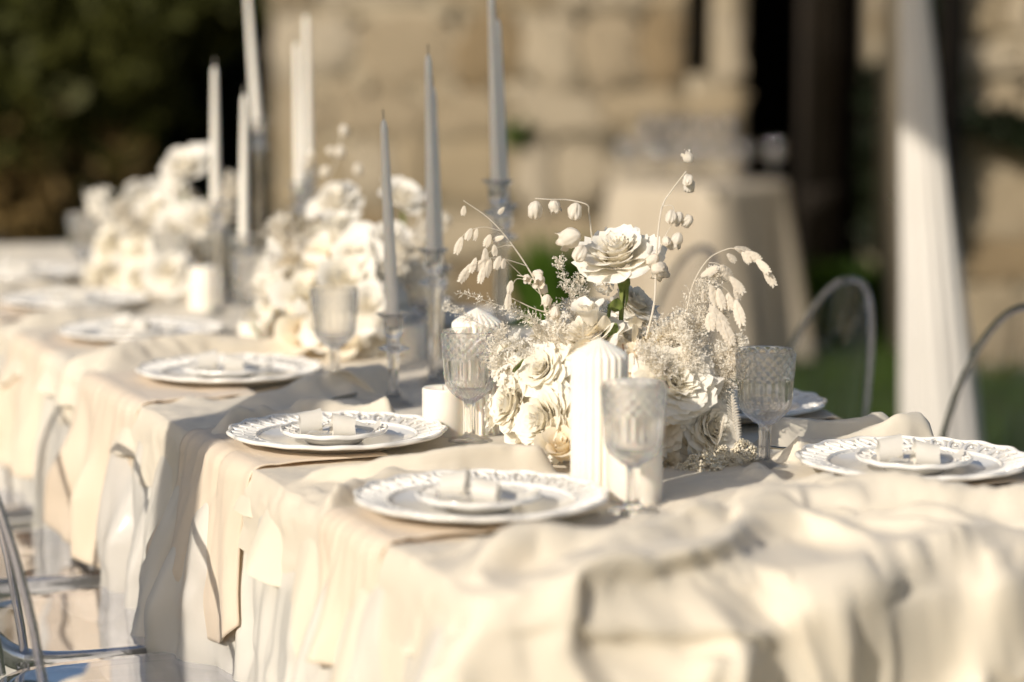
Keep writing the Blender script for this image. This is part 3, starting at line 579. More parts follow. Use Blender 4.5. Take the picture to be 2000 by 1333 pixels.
#SIMSTART
# the draped shape of the runner: a 76x144 cloth grid (s, t, z in mm), written as differences between neighbours
_d = np.array([
901,-1,0,0,0,2,1,1,0,3,1,1,4,4,3,4,5,-7,-6,-5,-3,-2,6,0,-8,-3,-6,-4,12,13,0,12,4,10,10,2,-1,0,1,-3,-9,9,1,0,1,0,0,0,-1,0,0,1,0,0,0,0,0,-1,0,0,-1,0,-1,0,-1,3,-6,5,-4,2,1,0,0,-1,0,0,0,0,0,0,0,0,0,0,-1,-1,0,1,2,1,-2,-3,2,2,1,2,0,0,0,0,-1,-1,-2,0,1,0,3,-3,-5,2,1,2,1,1,0,0,0,0,-1,0,0,0,0,0,1,-5,4,0,0,1,0,-1,-1,1,0,-6,6,2,-5,-4,-2,9,-9,4,
15,1,-1,-1,3,0,0,0,1,-1,1,0,-2,-3,-3,-1,-4,10,1,0,0,-2,-9,6,5,-2,1,2,-12,1,2,-7,0,1,-2,-1,1,0,0,-3,14,-9,-1,0,-2,0,-2,0,2,0,0,-1,1,-1,1,0,1,1,0,0,0,0,0,-1,1,-4,3,-1,4,-2,-2,0,0,2,0,1,0,0,0,1,0,0,0,0,1,1,-1,-4,-1,3,0,-3,4,-1,0,-2,1,0,0,-1,1,2,0,-2,0,-1,-1,1,2,0,3,-2,-2,0,-1,0,1,-1,1,0,-1,0,0,0,-2,5,-4,0,0,0,1,1,2,-2,-1,3,-3,-3,5,-5,9,-10,9,-2,
14,1,1,1,-2,0,-1,0,0,1,0,1,-2,3,2,-6,0,0,2,2,-1,1,-1,-7,7,0,-1,-2,-4,-6,7,-7,6,-10,1,2,-3,1,0,1,0,-1,0,0,1,0,3,0,-1,-1,2,0,-3,1,-2,-1,0,1,0,0,1,0,0,1,0,0,1,-3,-2,2,2,0,0,0,1,-1,0,1,0,-1,0,0,-1,0,0,0,1,3,-4,-2,2,4,-3,-1,0,0,-1,0,0,1,0,-2,2,2,-2,1,-3,2,1,1,-2,-1,2,-2,1,0,-2,0,0,0,0,0,0,0,-2,3,0,1,0,-1,-1,0,0,2,0,0,-1,3,-6,5,-4,1,4,0,
18,-2,0,0,-1,-2,0,0,0,-2,0,2,5,-2,-1,2,-3,-3,3,2,2,-1,-1,-1,0,2,-1,-2,-1,-3,-7,10,-10,0,-4,2,-1,1,0,4,-5,0,1,1,0,0,-2,0,0,0,-2,0,2,2,1,-1,-3,0,1,1,0,0,0,0,-1,0,0,0,2,-2,-1,0,1,1,-2,0,0,-1,1,0,1,0,2,0,-1,0,-1,-1,4,-2,0,3,-2,0,-1,0,0,0,0,0,-1,1,0,1,-2,1,1,0,0,1,-3,1,-2,0,-1,-1,0,1,1,0,1,0,1,-4,6,-3,-1,-1,2,2,-1,-1,0,0,1,3,-3,-3,-2,6,-2,4,-3,0,
17,0,0,0,0,0,0,-1,-1,1,-1,0,-1,-1,3,1,-1,-2,-1,2,1,2,1,1,-5,-1,2,0,-1,-7,2,2,-5,-2,0,-7,6,-1,-5,3,1,1,-1,-1,-1,0,0,0,-1,1,0,0,-1,-3,2,4,2,-4,-1,1,0,0,0,-1,0,1,-3,1,0,0,3,0,1,-4,1,1,1,1,-1,0,0,0,-1,0,1,0,1,1,-1,0,-2,-3,0,1,1,-2,0,3,1,-1,1,0,0,0,2,-3,2,0,3,-5,1,-2,0,-1,0,2,2,0,-1,0,0,0,0,-2,1,1,3,-3,-4,1,5,-1,-1,-1,0,1,1,-1,3,-2,0,0,0,0,
17,0,0,-1,-1,1,0,1,0,-2,0,0,1,-3,-1,2,2,0,0,-2,0,1,3,-1,-2,0,0,1,1,-3,-4,-10,4,2,-5,3,-1,-1,4,-1,-1,0,0,-1,1,0,0,1,1,-1,-2,-2,0,2,-4,-2,2,5,-1,-2,1,-1,0,0,0,-1,5,-4,2,0,-2,3,-4,3,2,-1,-1,-3,2,0,-1,1,0,0,0,0,0,0,1,0,-2,4,-2,-2,0,3,0,-4,0,2,-1,1,-1,-1,1,0,-1,1,-1,1,-1,2,0,4,0,-3,0,0,0,0,-1,0,-4,8,-5,1,-1,6,1,-6,-4,6,-1,-1,0,2,2,-1,5,-7,3,-3,0,0,
16,1,0,0,0,-1,0,0,0,0,0,0,-2,2,-3,-1,2,3,0,1,0,-1,-1,-2,-1,0,1,1,1,-1,-7,-2,2,1,2,0,-1,1,0,-1,-1,0,0,0,-1,0,1,-2,0,1,0,0,0,1,3,-3,-2,-1,4,-2,-2,5,-2,0,1,1,-2,-3,1,-1,1,-3,3,0,-2,0,0,2,-2,0,0,-1,0,0,1,-1,1,-1,2,-1,5,-4,1,1,-1,-1,0,1,-1,-1,1,-2,2,-1,-1,2,-1,-1,0,0,1,-1,1,-3,2,1,-2,1,-2,0,1,0,2,3,-2,0,-1,-2,1,4,-1,-4,3,0,2,3,1,-4,3,-1,-2,1,-1,-2,
16,-1,2,0,0,0,-1,-2,1,1,0,-6,1,0,-2,0,1,1,3,2,5,0,-1,-5,-2,2,0,0,1,1,-1,-1,0,0,-1,0,2,1,0,-1,0,0,-1,1,1,-1,0,1,-1,0,1,1,-1,-3,-4,4,3,-1,-2,2,-3,-4,10,-6,-1,0,4,-2,-2,2,-2,1,-1,0,0,0,0,0,1,0,0,0,0,0,-1,1,0,-1,-5,-2,6,3,2,1,-2,-2,0,0,0,0,0,1,-1,0,1,0,-1,-1,-1,-1,0,1,-2,1,-1,0,1,-1,2,0,0,2,-1,-3,4,-1,1,-2,1,-1,2,1,-2,4,1,-2,-6,7,-5,4,-1,-1,1,0,
13,0,1,3,0,-1,0,0,-2,-1,-1,0,-4,-1,1,4,1,2,-2,1,5,4,0,2,-4,-4,-1,1,0,2,1,-4,-2,-5,-4,12,4,0,-4,0,0,0,0,0,0,0,0,0,0,0,1,1,1,0,4,-4,-6,1,2,0,3,-6,-7,12,-4,0,-2,5,-1,1,-1,-1,1,-1,0,1,0,0,-1,1,0,0,0,0,0,0,-1,1,-2,-3,3,1,2,-2,7,-3,-4,1,0,-1,1,0,0,0,-1,1,0,0,0,0,-1,-1,1,0,0,0,1,0,-1,0,1,-2,1,0,0,0,-1,2,0,0,0,0,0,-3,-4,4,0,1,-1,3,0,0,0,0,
-4,15,-3,4,4,0,-1,-1,0,2,-1,1,-1,-1,1,0,0,-4,3,-1,3,4,2,4,-2,-7,-3,1,0,1,3,0,-6,3,0,-3,0,3,3,-2,0,0,0,0,0,0,0,0,0,0,0,-1,1,1,-1,3,3,-4,-5,1,2,4,-5,-3,3,-4,1,3,1,-2,2,1,-1,0,0,0,0,0,0,0,0,0,0,0,0,0,0,0,-1,1,-1,2,-5,3,-1,6,-4,-1,1,1,-1,0,0,1,0,-1,0,0,1,-1,0,0,0,0,0,1,-1,0,1,0,-1,0,0,0,0,-1,1,0,0,0,0,-1,1,1,2,-8,6,0,1,-1,-1,0,0,1,
-34,-2,6,10,16,14,4,3,1,-5,-1,2,-1,-1,3,-1,-3,4,6,0,-9,5,8,-1,-2,-4,-4,-3,3,1,3,-1,1,-2,0,0,1,0,1,-1,-2,1,1,0,0,0,0,0,0,0,0,0,0,0,0,0,1,1,-2,-1,0,2,1,-3,0,1,0,0,0,-1,1,0,0,0,1,-1,0,0,0,0,0,0,0,-1,1,0,0,0,0,2,-3,1,1,-4,-1,4,4,-5,0,1,0,0,0,0,1,-1,0,1,-1,1,-1,0,0,0,0,0,0,0,0,0,0,0,1,-1,0,0,0,0,0,0,0,0,0,0,2,0,-1,2,2,-3,-2,0,0,0,
-32,-17,0,-5,-6,6,25,21,11,2,-3,4,1,-5,-1,4,12,7,1,-5,-5,-3,2,7,2,1,-5,-6,0,-1,3,5,-2,-2,0,0,2,-2,-2,2,0,-1,0,1,0,1,0,0,0,0,-1,1,0,0,-1,0,0,1,1,-1,-1,0,2,-1,1,0,-1,-1,1,0,0,0,0,0,0,0,0,0,1,-1,0,0,-1,1,0,0,0,1,2,-2,0,-1,1,-1,-3,1,5,-1,-2,0,0,0,0,0,0,0,0,0,0,-1,1,-1,0,1,0,0,0,0,0,0,0,0,0,0,0,0,0,0,0,0,0,0,0,-1,-1,4,-1,0,2,1,-2,-1,-1,0,
9,8,2,-4,-10,-12,-23,-15,-5,8,14,5,10,16,7,2,-1,-4,-7,10,10,-5,-2,0,14,1,-4,-5,-8,4,0,4,-1,-1,-1,-2,3,-4,0,3,0,0,0,0,0,1,0,-1,1,0,0,0,0,0,0,0,-1,0,1,-1,0,0,2,0,0,0,-1,0,-1,1,0,0,0,0,0,0,0,0,0,0,0,-1,1,0,0,0,0,0,3,0,-4,0,2,0,-2,0,2,1,-2,-1,1,0,0,0,0,1,0,-1,0,1,-1,0,0,1,0,-1,0,0,0,0,0,0,1,-1,0,0,0,0,0,0,0,0,0,1,-3,1,1,0,1,3,-1,-3,0,0,
36,2,-1,0,0,-1,0,-2,-2,-1,1,-3,-3,-1,-2,-5,-6,3,0,-3,-6,7,4,0,-4,9,6,-6,-14,-11,16,3,-1,-1,2,-2,3,-4,3,-2,3,-1,0,0,0,0,0,1,0,0,0,0,0,0,0,0,-1,1,0,0,0,-1,1,0,0,1,0,-1,0,1,0,-1,0,0,0,0,0,0,0,0,-1,1,0,1,-1,0,0,0,-1,4,-3,0,0,2,-2,-4,-1,6,0,-1,-1,0,0,1,1,-1,0,0,0,0,0,1,1,-2,-1,1,0,0,0,0,0,0,0,0,0,0,0,0,0,0,0,0,0,0,0,-3,1,-2,1,5,1,-2,0,0,
-6,6,2,-2,3,3,6,2,3,0,-5,-4,-1,-3,-1,3,5,-5,3,4,-3,1,4,5,-1,2,4,-1,-3,-9,2,7,0,-5,-1,-2,3,0,-1,2,-2,1,0,0,0,0,0,1,-1,0,1,0,0,-1,1,0,0,0,0,1,0,0,-1,0,0,1,-1,1,0,0,-1,0,0,1,-1,0,0,0,0,0,0,0,0,-1,1,0,0,-1,1,1,0,-1,0,0,-1,1,-1,1,0,0,-1,0,2,-1,1,1,0,-1,-1,0,0,1,-1,-1,1,0,0,0,0,0,0,0,0,0,0,0,0,0,0,0,0,1,-1,0,1,-4,0,-1,0,4,3,0,-2,-1,
-18,4,4,9,6,1,0,-2,-1,1,-7,5,-1,7,8,3,1,-4,-2,1,-2,-1,3,3,3,-7,8,7,-1,-5,-12,9,1,-1,-3,-4,2,1,-1,1,1,0,-1,0,0,0,0,0,1,0,0,-1,0,1,0,0,0,-1,2,0,-1,0,-1,1,0,0,1,0,-1,0,0,0,0,0,0,0,0,0,0,-1,1,0,0,0,0,0,0,0,0,0,1,-1,-1,1,-1,0,1,-1,0,-1,0,2,0,1,-1,1,1,-1,-1,0,1,-2,1,0,0,0,0,0,0,0,0,0,0,0,0,0,0,0,0,0,0,0,0,0,0,0,-3,2,-1,-1,5,1,-1,-2,
5,2,0,2,6,-6,0,1,0,4,6,1,6,0,-7,-1,-3,-5,-1,-4,9,1,-3,3,6,-1,-4,10,1,-2,-16,9,1,3,-2,-2,-3,0,1,-1,1,0,0,-1,0,0,1,-1,0,0,0,1,0,0,0,0,0,0,0,0,0,0,0,0,0,0,0,1,-1,0,0,0,0,0,0,0,0,0,-1,1,0,0,0,1,-1,0,-1,1,0,0,0,0,0,0,-1,0,1,-1,1,-1,1,0,-1,0,1,0,1,3,-2,-2,-1,1,-1,1,0,0,0,0,0,0,0,0,0,0,0,0,0,0,0,0,0,0,1,-1,1,0,-1,-1,-1,0,1,4,-2,0,
73,-9,-9,-15,-10,3,-4,0,0,-6,2,-4,-4,-5,-1,-5,-4,4,6,4,0,0,0,-4,6,7,-13,10,6,0,-9,-4,6,1,-2,0,-5,2,0,0,0,0,0,0,0,-1,-1,1,1,0,0,-1,0,0,1,0,0,0,0,0,0,0,0,0,0,0,0,-1,1,0,0,0,1,-1,0,0,0,0,0,0,0,0,0,0,0,-1,1,0,0,0,0,-2,-2,2,2,-3,-3,3,3,3,0,-1,0,0,-1,0,0,2,1,-3,-2,0,1,0,0,0,0,0,0,0,0,0,0,0,0,0,0,0,0,1,-1,0,0,0,0,2,-2,-1,-2,-3,3,2,2,-1,
39,-13,-3,1,-5,-3,0,-1,-3,-1,1,4,1,-3,-6,-3,2,12,-2,-2,1,0,-2,-1,1,9,-5,-11,17,2,-4,-11,10,1,-1,-1,-4,1,0,-1,1,0,0,0,0,0,0,0,-1,0,0,1,0,0,-1,0,1,0,0,0,0,0,0,0,0,0,1,-1,0,0,0,0,0,0,0,0,0,0,0,0,0,0,1,-1,-1,1,0,0,0,0,0,0,-1,-3,3,-3,2,1,1,0,0,1,1,-1,1,-1,-1,0,4,-2,-2,0,0,0,0,0,0,0,-1,1,0,0,0,0,0,0,0,0,0,0,0,0,-1,1,0,2,1,-4,-1,-3,0,4,1,0,
33,5,1,-2,-5,-2,0,-1,-2,-3,-1,-3,-6,0,7,4,5,-7,-6,-1,0,0,-3,2,0,-1,5,-11,9,8,0,-17,14,0,3,-7,-1,0,0,0,-1,0,1,0,0,0,0,-1,1,0,0,0,0,0,-1,0,1,0,0,0,0,0,0,0,0,0,0,0,0,1,-1,0,0,0,0,0,0,0,0,0,0,0,0,0,1,0,-1,0,0,0,0,0,1,-1,0,0,2,1,-1,0,-3,1,1,1,1,-1,-2,-1,3,1,-3,0,0,0,0,0,0,0,0,0,0,0,0,0,0,1,-1,0,0,0,0,0,0,1,0,1,1,-1,-3,-2,-2,3,2,1,
26,2,-2,-1,-1,2,-2,-5,-5,1,2,-2,5,5,1,-2,-6,-1,1,-2,0,-1,5,0,-12,4,12,-5,-4,5,4,-10,3,3,2,-2,-4,2,-1,0,0,0,0,0,0,0,0,-1,0,1,0,0,0,0,0,0,-1,1,0,0,0,0,0,0,0,1,-1,0,0,0,0,1,-1,0,0,0,0,0,0,0,0,1,-1,0,0,0,1,-1,0,0,1,-1,-1,1,0,1,-1,-4,5,2,1,-4,0,1,-1,1,-2,1,-1,4,-2,-2,1,0,0,0,0,0,0,0,0,0,0,0,0,0,0,0,0,0,0,0,0,0,1,-2,3,3,-1,-3,-5,-4,5,4,
3,3,2,4,7,-3,-3,2,4,3,-2,2,0,-2,-3,0,-1,1,0,-1,1,3,-2,-6,-2,1,8,3,-6,2,5,-3,-12,11,0,0,-5,3,0,0,0,0,0,0,0,0,0,0,-1,0,0,1,0,-1,1,0,0,0,0,0,0,0,0,0,0,0,0,0,0,0,0,0,0,0,0,0,0,0,0,0,1,-1,0,0,0,0,0,1,0,-1,-1,2,-1,0,0,-1,-1,2,1,-2,2,0,-1,-1,-3,3,1,0,0,-1,1,-1,0,0,1,0,0,0,0,0,0,0,-1,1,0,0,0,0,0,0,0,0,1,0,-1,0,0,1,3,-3,-1,-1,2,2,
41,-3,-4,-3,-4,-7,-3,1,3,0,-1,-2,-1,-1,0,0,0,0,0,4,5,2,-10,-11,8,-1,3,8,-7,1,4,2,-14,5,1,2,-1,1,-3,1,1,0,0,0,0,0,0,0,0,-1,1,-1,0,1,0,0,0,-1,0,1,0,0,0,1,0,0,0,-1,0,0,1,-1,0,0,0,0,0,0,0,1,-1,0,0,0,0,0,0,0,0,1,0,-2,1,0,0,-1,0,3,-3,0,1,0,-1,1,0,-1,1,-1,0,4,-5,0,0,0,0,1,0,0,2,-1,0,0,0,0,0,0,0,0,0,0,1,-1,0,0,0,0,0,1,1,1,-3,0,0,0,
35,-2,0,-1,1,6,3,-1,-12,-10,-2,1,-2,0,0,0,1,-2,3,9,-1,-11,-10,11,2,-4,-1,10,-6,0,1,5,-7,-5,5,3,-3,0,5,-5,1,0,0,0,0,0,0,1,-1,0,-1,0,1,0,0,0,0,0,0,0,0,0,0,0,1,0,-1,0,1,-1,0,0,0,0,0,0,0,0,1,-1,0,0,0,0,0,0,0,0,0,0,-1,1,0,-1,0,1,1,1,-3,1,-1,1,-1,0,1,-2,0,-2,4,3,0,-4,-1,2,-1,0,0,1,-1,0,0,0,1,0,0,0,0,0,0,0,0,0,0,0,0,0,-1,1,0,2,-1,-1,0,0,
26,-3,1,-1,-1,1,0,1,12,7,-3,-12,-11,0,-1,0,0,3,2,-1,-3,-6,11,-3,-2,0,-1,3,3,-6,3,3,-1,-8,-1,7,-1,-1,3,-1,-3,1,0,0,0,0,0,0,1,-1,0,0,-1,0,0,0,0,1,0,0,0,0,1,-1,1,-1,0,0,0,1,-1,0,0,0,0,0,1,0,-1,0,0,0,0,0,0,0,0,0,0,0,0,0,-1,2,-2,0,3,-1,-1,0,-1,1,0,-2,2,0,0,-1,-10,-3,16,-3,-1,0,2,0,0,-1,0,1,0,0,0,0,0,0,0,0,0,0,0,0,0,0,0,0,0,0,0,1,0,-1,1,0,
38,0,-3,0,1,4,-2,-1,-4,-8,-3,4,8,-4,-1,-7,-5,-2,6,4,-4,-3,-2,0,-2,-1,0,3,12,-10,-5,6,1,-2,2,-5,5,-5,3,1,-1,-1,0,0,0,0,0,0,0,0,0,0,0,0,0,0,0,0,0,0,0,0,0,0,0,0,-1,1,1,-1,0,0,0,0,1,0,-1,0,0,0,0,0,0,0,0,0,0,0,0,0,0,0,1,-2,0,2,1,-3,1,-2,2,0,0,0,-1,0,1,0,2,-13,1,14,-7,2,0,0,1,0,0,-1,1,0,0,0,0,0,0,0,0,0,0,0,0,0,0,0,0,0,0,0,1,0,0,-1,
26,1,1,-1,3,-4,1,3,2,2,-1,-3,-7,-8,-4,8,-2,0,3,-5,-4,4,1,1,-2,-1,1,-1,7,10,-19,1,6,-4,10,-11,3,0,-3,5,0,-2,0,0,0,0,0,0,0,1,-1,0,0,0,0,0,0,0,0,0,0,1,-1,1,-1,0,-1,1,0,0,0,0,0,1,-1,0,0,0,0,0,0,0,0,0,0,0,0,0,0,0,1,-1,0,1,-2,3,-1,-1,-1,1,0,-1,0,1,-2,0,1,1,1,6,-14,0,6,-2,2,0,-1,1,0,0,0,1,0,0,0,0,0,0,0,0,0,1,0,-1,0,0,0,-1,1,1,-1,1,0,-1,
17,-1,1,1,-1,1,1,1,0,3,4,3,-4,-10,-3,12,-10,3,2,-3,-2,1,2,-2,-5,0,1,3,1,12,-2,-24,10,3,5,6,-12,5,-3,1,0,1,-1,0,0,0,0,0,0,0,1,-1,0,0,0,0,0,0,0,0,0,0,0,0,0,0,0,1,0,0,0,0,0,-1,0,0,0,0,0,0,0,0,0,0,0,0,0,0,0,0,0,0,1,0,1,2,-3,-2,0,1,-1,0,0,0,1,-1,0,0,5,9,-9,-10,8,-6,1,3,-1,-1,1,1,0,0,0,0,0,0,0,0,0,0,0,0,0,0,0,0,0,0,0,-1,2,0,-1,0,
17,0,0,-1,1,-1,2,-1,0,0,0,2,10,6,4,-10,-10,1,-1,-1,0,0,-9,-1,4,3,-1,1,-4,3,19,-24,-1,5,4,17,-19,0,3,-4,2,0,1,0,0,0,0,0,0,0,0,1,-1,0,0,0,0,0,0,0,0,0,0,0,0,0,2,0,-1,-1,0,0,0,0,0,0,0,0,0,0,0,0,0,0,0,0,0,0,0,0,0,0,0,0,5,-3,-2,0,0,0,0,0,0,-1,3,-2,-1,2,0,3,5,-8,-6,8,-5,-3,2,2,1,0,0,0,0,0,0,-1,1,1,0,-1,0,0,0,0,0,0,-1,1,0,0,0,2,-2,0,
17,0,-1,1,-1,1,1,-1,-1,1,0,0,0,6,0,-3,3,-2,-2,-4,-2,6,-1,1,2,-4,0,-2,-2,0,9,7,-24,9,1,6,4,-17,3,4,2,0,-1,0,1,0,0,0,0,0,0,0,0,0,0,0,0,0,0,0,0,0,1,-1,0,1,1,-1,-1,0,0,0,0,0,0,0,0,0,0,0,0,0,0,0,0,0,0,0,0,0,0,1,-1,1,0,-1,0,0,0,-1,1,0,0,0,-1,1,1,3,2,-5,4,-1,-4,-1,3,-2,0,-1,0,1,0,0,0,0,-1,1,1,0,-2,1,0,0,0,0,0,0,0,0,0,0,1,0,0,-1,
17,-1,1,0,0,-1,2,-1,0,-1,-2,-3,-1,6,-2,-5,14,-5,-5,-8,18,4,-2,-3,1,5,-6,-5,-1,-2,0,20,-19,0,0,3,13,-24,1,10,1,-2,0,0,-1,1,0,0,0,0,0,0,0,0,0,0,0,0,0,0,0,0,0,0,0,0,0,0,0,0,0,0,0,0,0,0,0,0,0,0,0,0,0,0,0,0,0,0,0,0,0,0,0,0,0,0,0,0,0,0,-1,1,0,0,-2,2,0,1,-2,-1,7,0,-5,-1,0,4,0,-1,-1,-1,0,0,0,-1,0,0,1,0,0,0,1,-1,0,0,0,0,0,0,0,0,0,1,-1,0,
16,1,-1,0,-1,0,0,0,0,1,0,3,10,8,-6,-9,-2,2,-19,8,6,-9,1,-5,4,5,6,-2,-1,-1,-2,13,-9,0,0,-2,11,0,-11,1,2,2,-2,-1,0,0,0,0,-1,0,0,0,1,0,0,0,0,0,0,0,1,-1,0,0,0,0,1,-1,0,0,0,0,0,0,0,0,0,0,0,0,0,0,0,0,0,0,0,0,0,0,0,0,1,-1,1,0,-1,0,0,0,0,-1,1,0,0,0,1,-1,-4,1,4,6,-3,-5,0,0,2,3,-2,-2,-1,1,0,-1,0,1,0,0,1,-1,0,0,0,0,0,0,0,-1,-1,2,1,0,-2,1,
17,0,0,0,-4,4,-7,3,7,6,9,10,-4,-7,2,4,5,-12,-7,-14,-11,11,4,0,-2,1,0,-2,2,0,-2,6,-1,0,-2,0,2,10,-8,-4,-1,4,7,-3,-3,-3,0,-1,1,0,0,0,0,0,0,0,0,0,0,0,0,0,0,1,-1,0,0,0,0,0,0,0,0,0,0,0,0,0,0,0,0,0,0,0,0,0,0,0,0,0,0,0,0,1,-1,0,0,0,0,0,0,0,-1,1,0,0,1,-4,-1,1,3,6,2,-5,-2,-1,0,0,1,-1,0,-1,-1,1,1,0,-1,2,-1,1,-1,0,0,0,-1,1,0,0,0,0,2,-2,0,1,
9,5,9,8,5,-1,-1,-6,-4,-2,-4,-9,1,0,0,0,-1,1,18,1,-7,3,11,0,-10,-7,-3,0,-3,1,2,-3,4,1,0,-3,-3,13,-4,-5,-2,3,0,7,1,-2,-5,-1,0,0,0,0,0,0,0,0,0,0,0,0,0,0,0,0,0,0,0,1,-1,0,0,0,0,0,0,0,0,0,0,0,0,0,0,0,0,0,1,0,-1,0,0,0,0,0,0,0,0,0,0,0,0,0,0,-1,1,0,0,0,0,0,-1,4,4,4,1,0,-4,-5,-1,0,-2,-1,0,1,0,0,0,0,0,0,0,0,0,0,0,-1,1,0,1,-1,1,-1,0,0,
39,-1,-7,-7,-4,-11,-5,-6,-5,-2,-1,-3,0,1,2,6,6,9,4,14,2,-13,2,11,-4,-8,-2,0,0,-2,-3,-3,8,0,0,-8,-5,12,3,-3,-1,1,0,2,2,0,0,-2,-1,0,0,0,0,0,0,0,0,0,0,0,0,1,-1,0,0,0,0,0,0,0,0,0,0,0,0,0,0,0,0,0,0,0,0,0,0,1,0,-1,0,1,-1,0,0,0,0,0,0,0,0,0,0,0,0,0,-1,1,-1,0,1,-1,0,0,6,5,-2,-2,3,-3,-4,0,-1,-1,-1,1,0,1,0,0,0,-1,0,0,0,0,0,0,-1,0,0,1,0,0,0,-1,
27,0,-2,-3,-5,-10,3,3,2,1,-2,1,-2,-1,4,2,1,-1,-1,-3,7,5,-7,-9,8,1,-2,2,-4,-5,1,-3,9,1,-3,-10,8,2,3,-1,-2,0,0,2,1,2,1,-1,-2,-1,0,0,0,0,0,1,-1,1,1,-1,-1,0,0,0,0,0,0,0,1,-1,0,0,0,0,0,0,0,0,0,0,0,0,0,0,0,0,0,1,1,-2,0,0,0,0,0,0,0,0,0,0,0,0,0,0,1,-2,0,0,1,0,-1,1,0,-1,0,-1,0,3,1,-1,2,-1,-1,-1,1,-1,0,0,1,0,-1,0,0,0,1,-1,0,0,0,1,-1,-1,1,-3,
17,-3,0,-3,1,1,-2,3,4,-1,-2,1,0,-3,3,-4,3,2,-2,3,-6,4,0,4,-10,2,1,3,-2,0,1,-14,17,0,-9,6,0,-3,5,-4,2,-10,-2,12,2,2,2,2,-1,-4,-1,0,0,0,0,0,2,-1,-1,0,0,0,0,0,1,-1,0,0,0,0,0,0,0,0,0,0,0,0,0,0,0,0,0,0,0,0,0,1,-1,0,0,0,0,0,0,0,0,0,0,0,1,-1,0,0,0,0,0,0,0,0,0,-1,1,0,0,0,-1,1,1,0,3,-1,0,-2,-1,1,0,-1,0,0,0,0,0,0,0,0,0,1,0,-1,-1,-1,1,-2,
16,0,-3,3,-4,1,1,2,1,-1,1,0,-1,1,-3,2,0,1,1,-3,1,-4,5,1,1,-6,1,-2,-1,1,3,-2,4,-1,-1,1,-1,-2,1,3,-3,0,-3,-2,9,-1,-1,-2,3,4,-4,0,0,0,1,-1,0,0,0,0,0,0,0,0,0,0,0,0,0,1,-1,0,0,0,0,0,0,0,0,0,0,0,0,0,0,1,-1,-1,0,1,1,-1,0,0,0,0,0,0,0,1,-1,1,-1,1,-1,0,-1,1,0,0,0,0,0,0,-1,1,-1,0,1,0,-2,4,1,-1,-1,-1,0,-1,1,0,-1,1,0,0,0,0,0,0,-1,1,1,0,-4,2,
17,-3,1,3,-3,4,4,9,3,-1,2,2,-1,3,-1,1,-8,-4,-5,-7,0,-2,-2,5,1,-2,-2,-7,9,2,-2,0,2,-1,1,-1,-4,1,1,1,-2,1,1,-6,6,-2,0,3,-1,-1,2,0,0,0,0,0,0,0,0,1,-1,0,1,-1,0,0,0,0,0,0,1,-1,0,0,0,0,0,0,0,0,0,0,0,0,1,-2,-1,0,1,1,0,1,0,-1,0,0,0,1,0,-1,0,0,1,-1,1,-1,0,-1,0,1,0,0,0,-1,1,0,0,0,-1,1,-1,0,2,0,0,-1,0,0,0,0,0,0,0,0,0,0,0,-1,1,0,0,0,0,0,
21,0,4,3,12,13,5,-9,-11,-3,-2,-1,0,-3,1,-2,-3,-3,-4,-2,-7,8,-3,1,1,1,0,-2,-5,6,1,-1,2,-1,-1,-1,0,0,0,0,-1,0,2,0,0,0,2,-1,-1,0,1,0,0,0,0,0,0,0,0,-1,2,-1,0,0,0,1,-1,0,0,0,0,1,-1,0,0,0,0,0,1,0,-1,0,0,0,0,0,0,0,0,1,-1,0,0,1,0,0,0,-1,0,0,0,0,0,0,0,1,-1,0,0,0,0,0,-1,1,0,0,0,0,0,0,0,-1,0,3,-1,0,-1,-1,0,1,0,-1,1,0,0,0,0,0,0,0,1,-1,-1,1,
26,1,-3,-6,2,2,0,4,2,-2,-6,-10,2,1,-6,-4,-1,-4,5,8,0,-6,11,-1,3,1,-3,6,-10,0,5,0,1,-1,0,-3,2,-2,2,-4,4,0,-3,6,-5,2,0,-1,-2,1,3,0,0,1,-1,1,-1,1,-1,0,0,0,0,0,0,0,0,0,0,0,0,0,1,-1,0,0,0,0,0,0,1,-1,0,0,0,0,1,0,-1,-1,1,0,0,0,0,0,0,0,0,0,0,0,0,0,-1,1,0,0,0,-1,1,0,0,0,0,0,0,0,0,0,1,-1,0,0,1,-1,-1,1,0,0,2,-1,-1,0,0,0,0,0,-1,1,1,-1,0,0,
27,-2,-3,-3,7,4,0,-8,0,-4,-3,2,-6,-4,-1,-2,-1,7,7,0,-2,-2,1,0,2,-1,2,1,5,-13,4,3,1,-1,-1,0,-2,1,1,1,-6,4,6,-3,-12,8,-2,-2,4,2,-1,2,0,0,0,0,0,-1,1,0,0,0,0,0,0,0,0,0,0,0,0,0,0,1,-1,0,0,0,0,0,0,1,-1,0,-1,1,1,0,0,-1,0,0,0,0,0,0,0,0,0,0,0,0,0,0,0,0,0,0,0,0,0,0,0,0,0,0,0,0,1,1,-2,1,0,0,-1,0,0,-1,1,0,0,2,0,-1,-1,0,0,0,1,0,-1,0,0,1,
26,2,0,-4,-2,3,1,-1,-8,0,1,0,-4,-2,4,3,2,-2,-3,-1,1,-3,-2,6,-2,2,1,-3,7,-5,-9,9,0,-2,-3,3,-1,2,1,-1,-3,0,5,-7,-2,0,0,4,3,-1,2,0,0,0,0,0,-1,-1,2,1,-1,0,0,0,0,0,1,-1,0,0,0,0,0,0,1,-1,0,0,0,0,0,0,0,0,0,0,0,0,0,0,1,-1,0,0,0,0,0,0,0,0,0,0,0,0,0,0,0,0,0,0,0,0,0,0,0,0,0,1,1,1,-2,0,0,1,-1,0,-1,0,-1,2,0,0,0,0,0,0,-1,0,0,0,-1,0,1,-1,
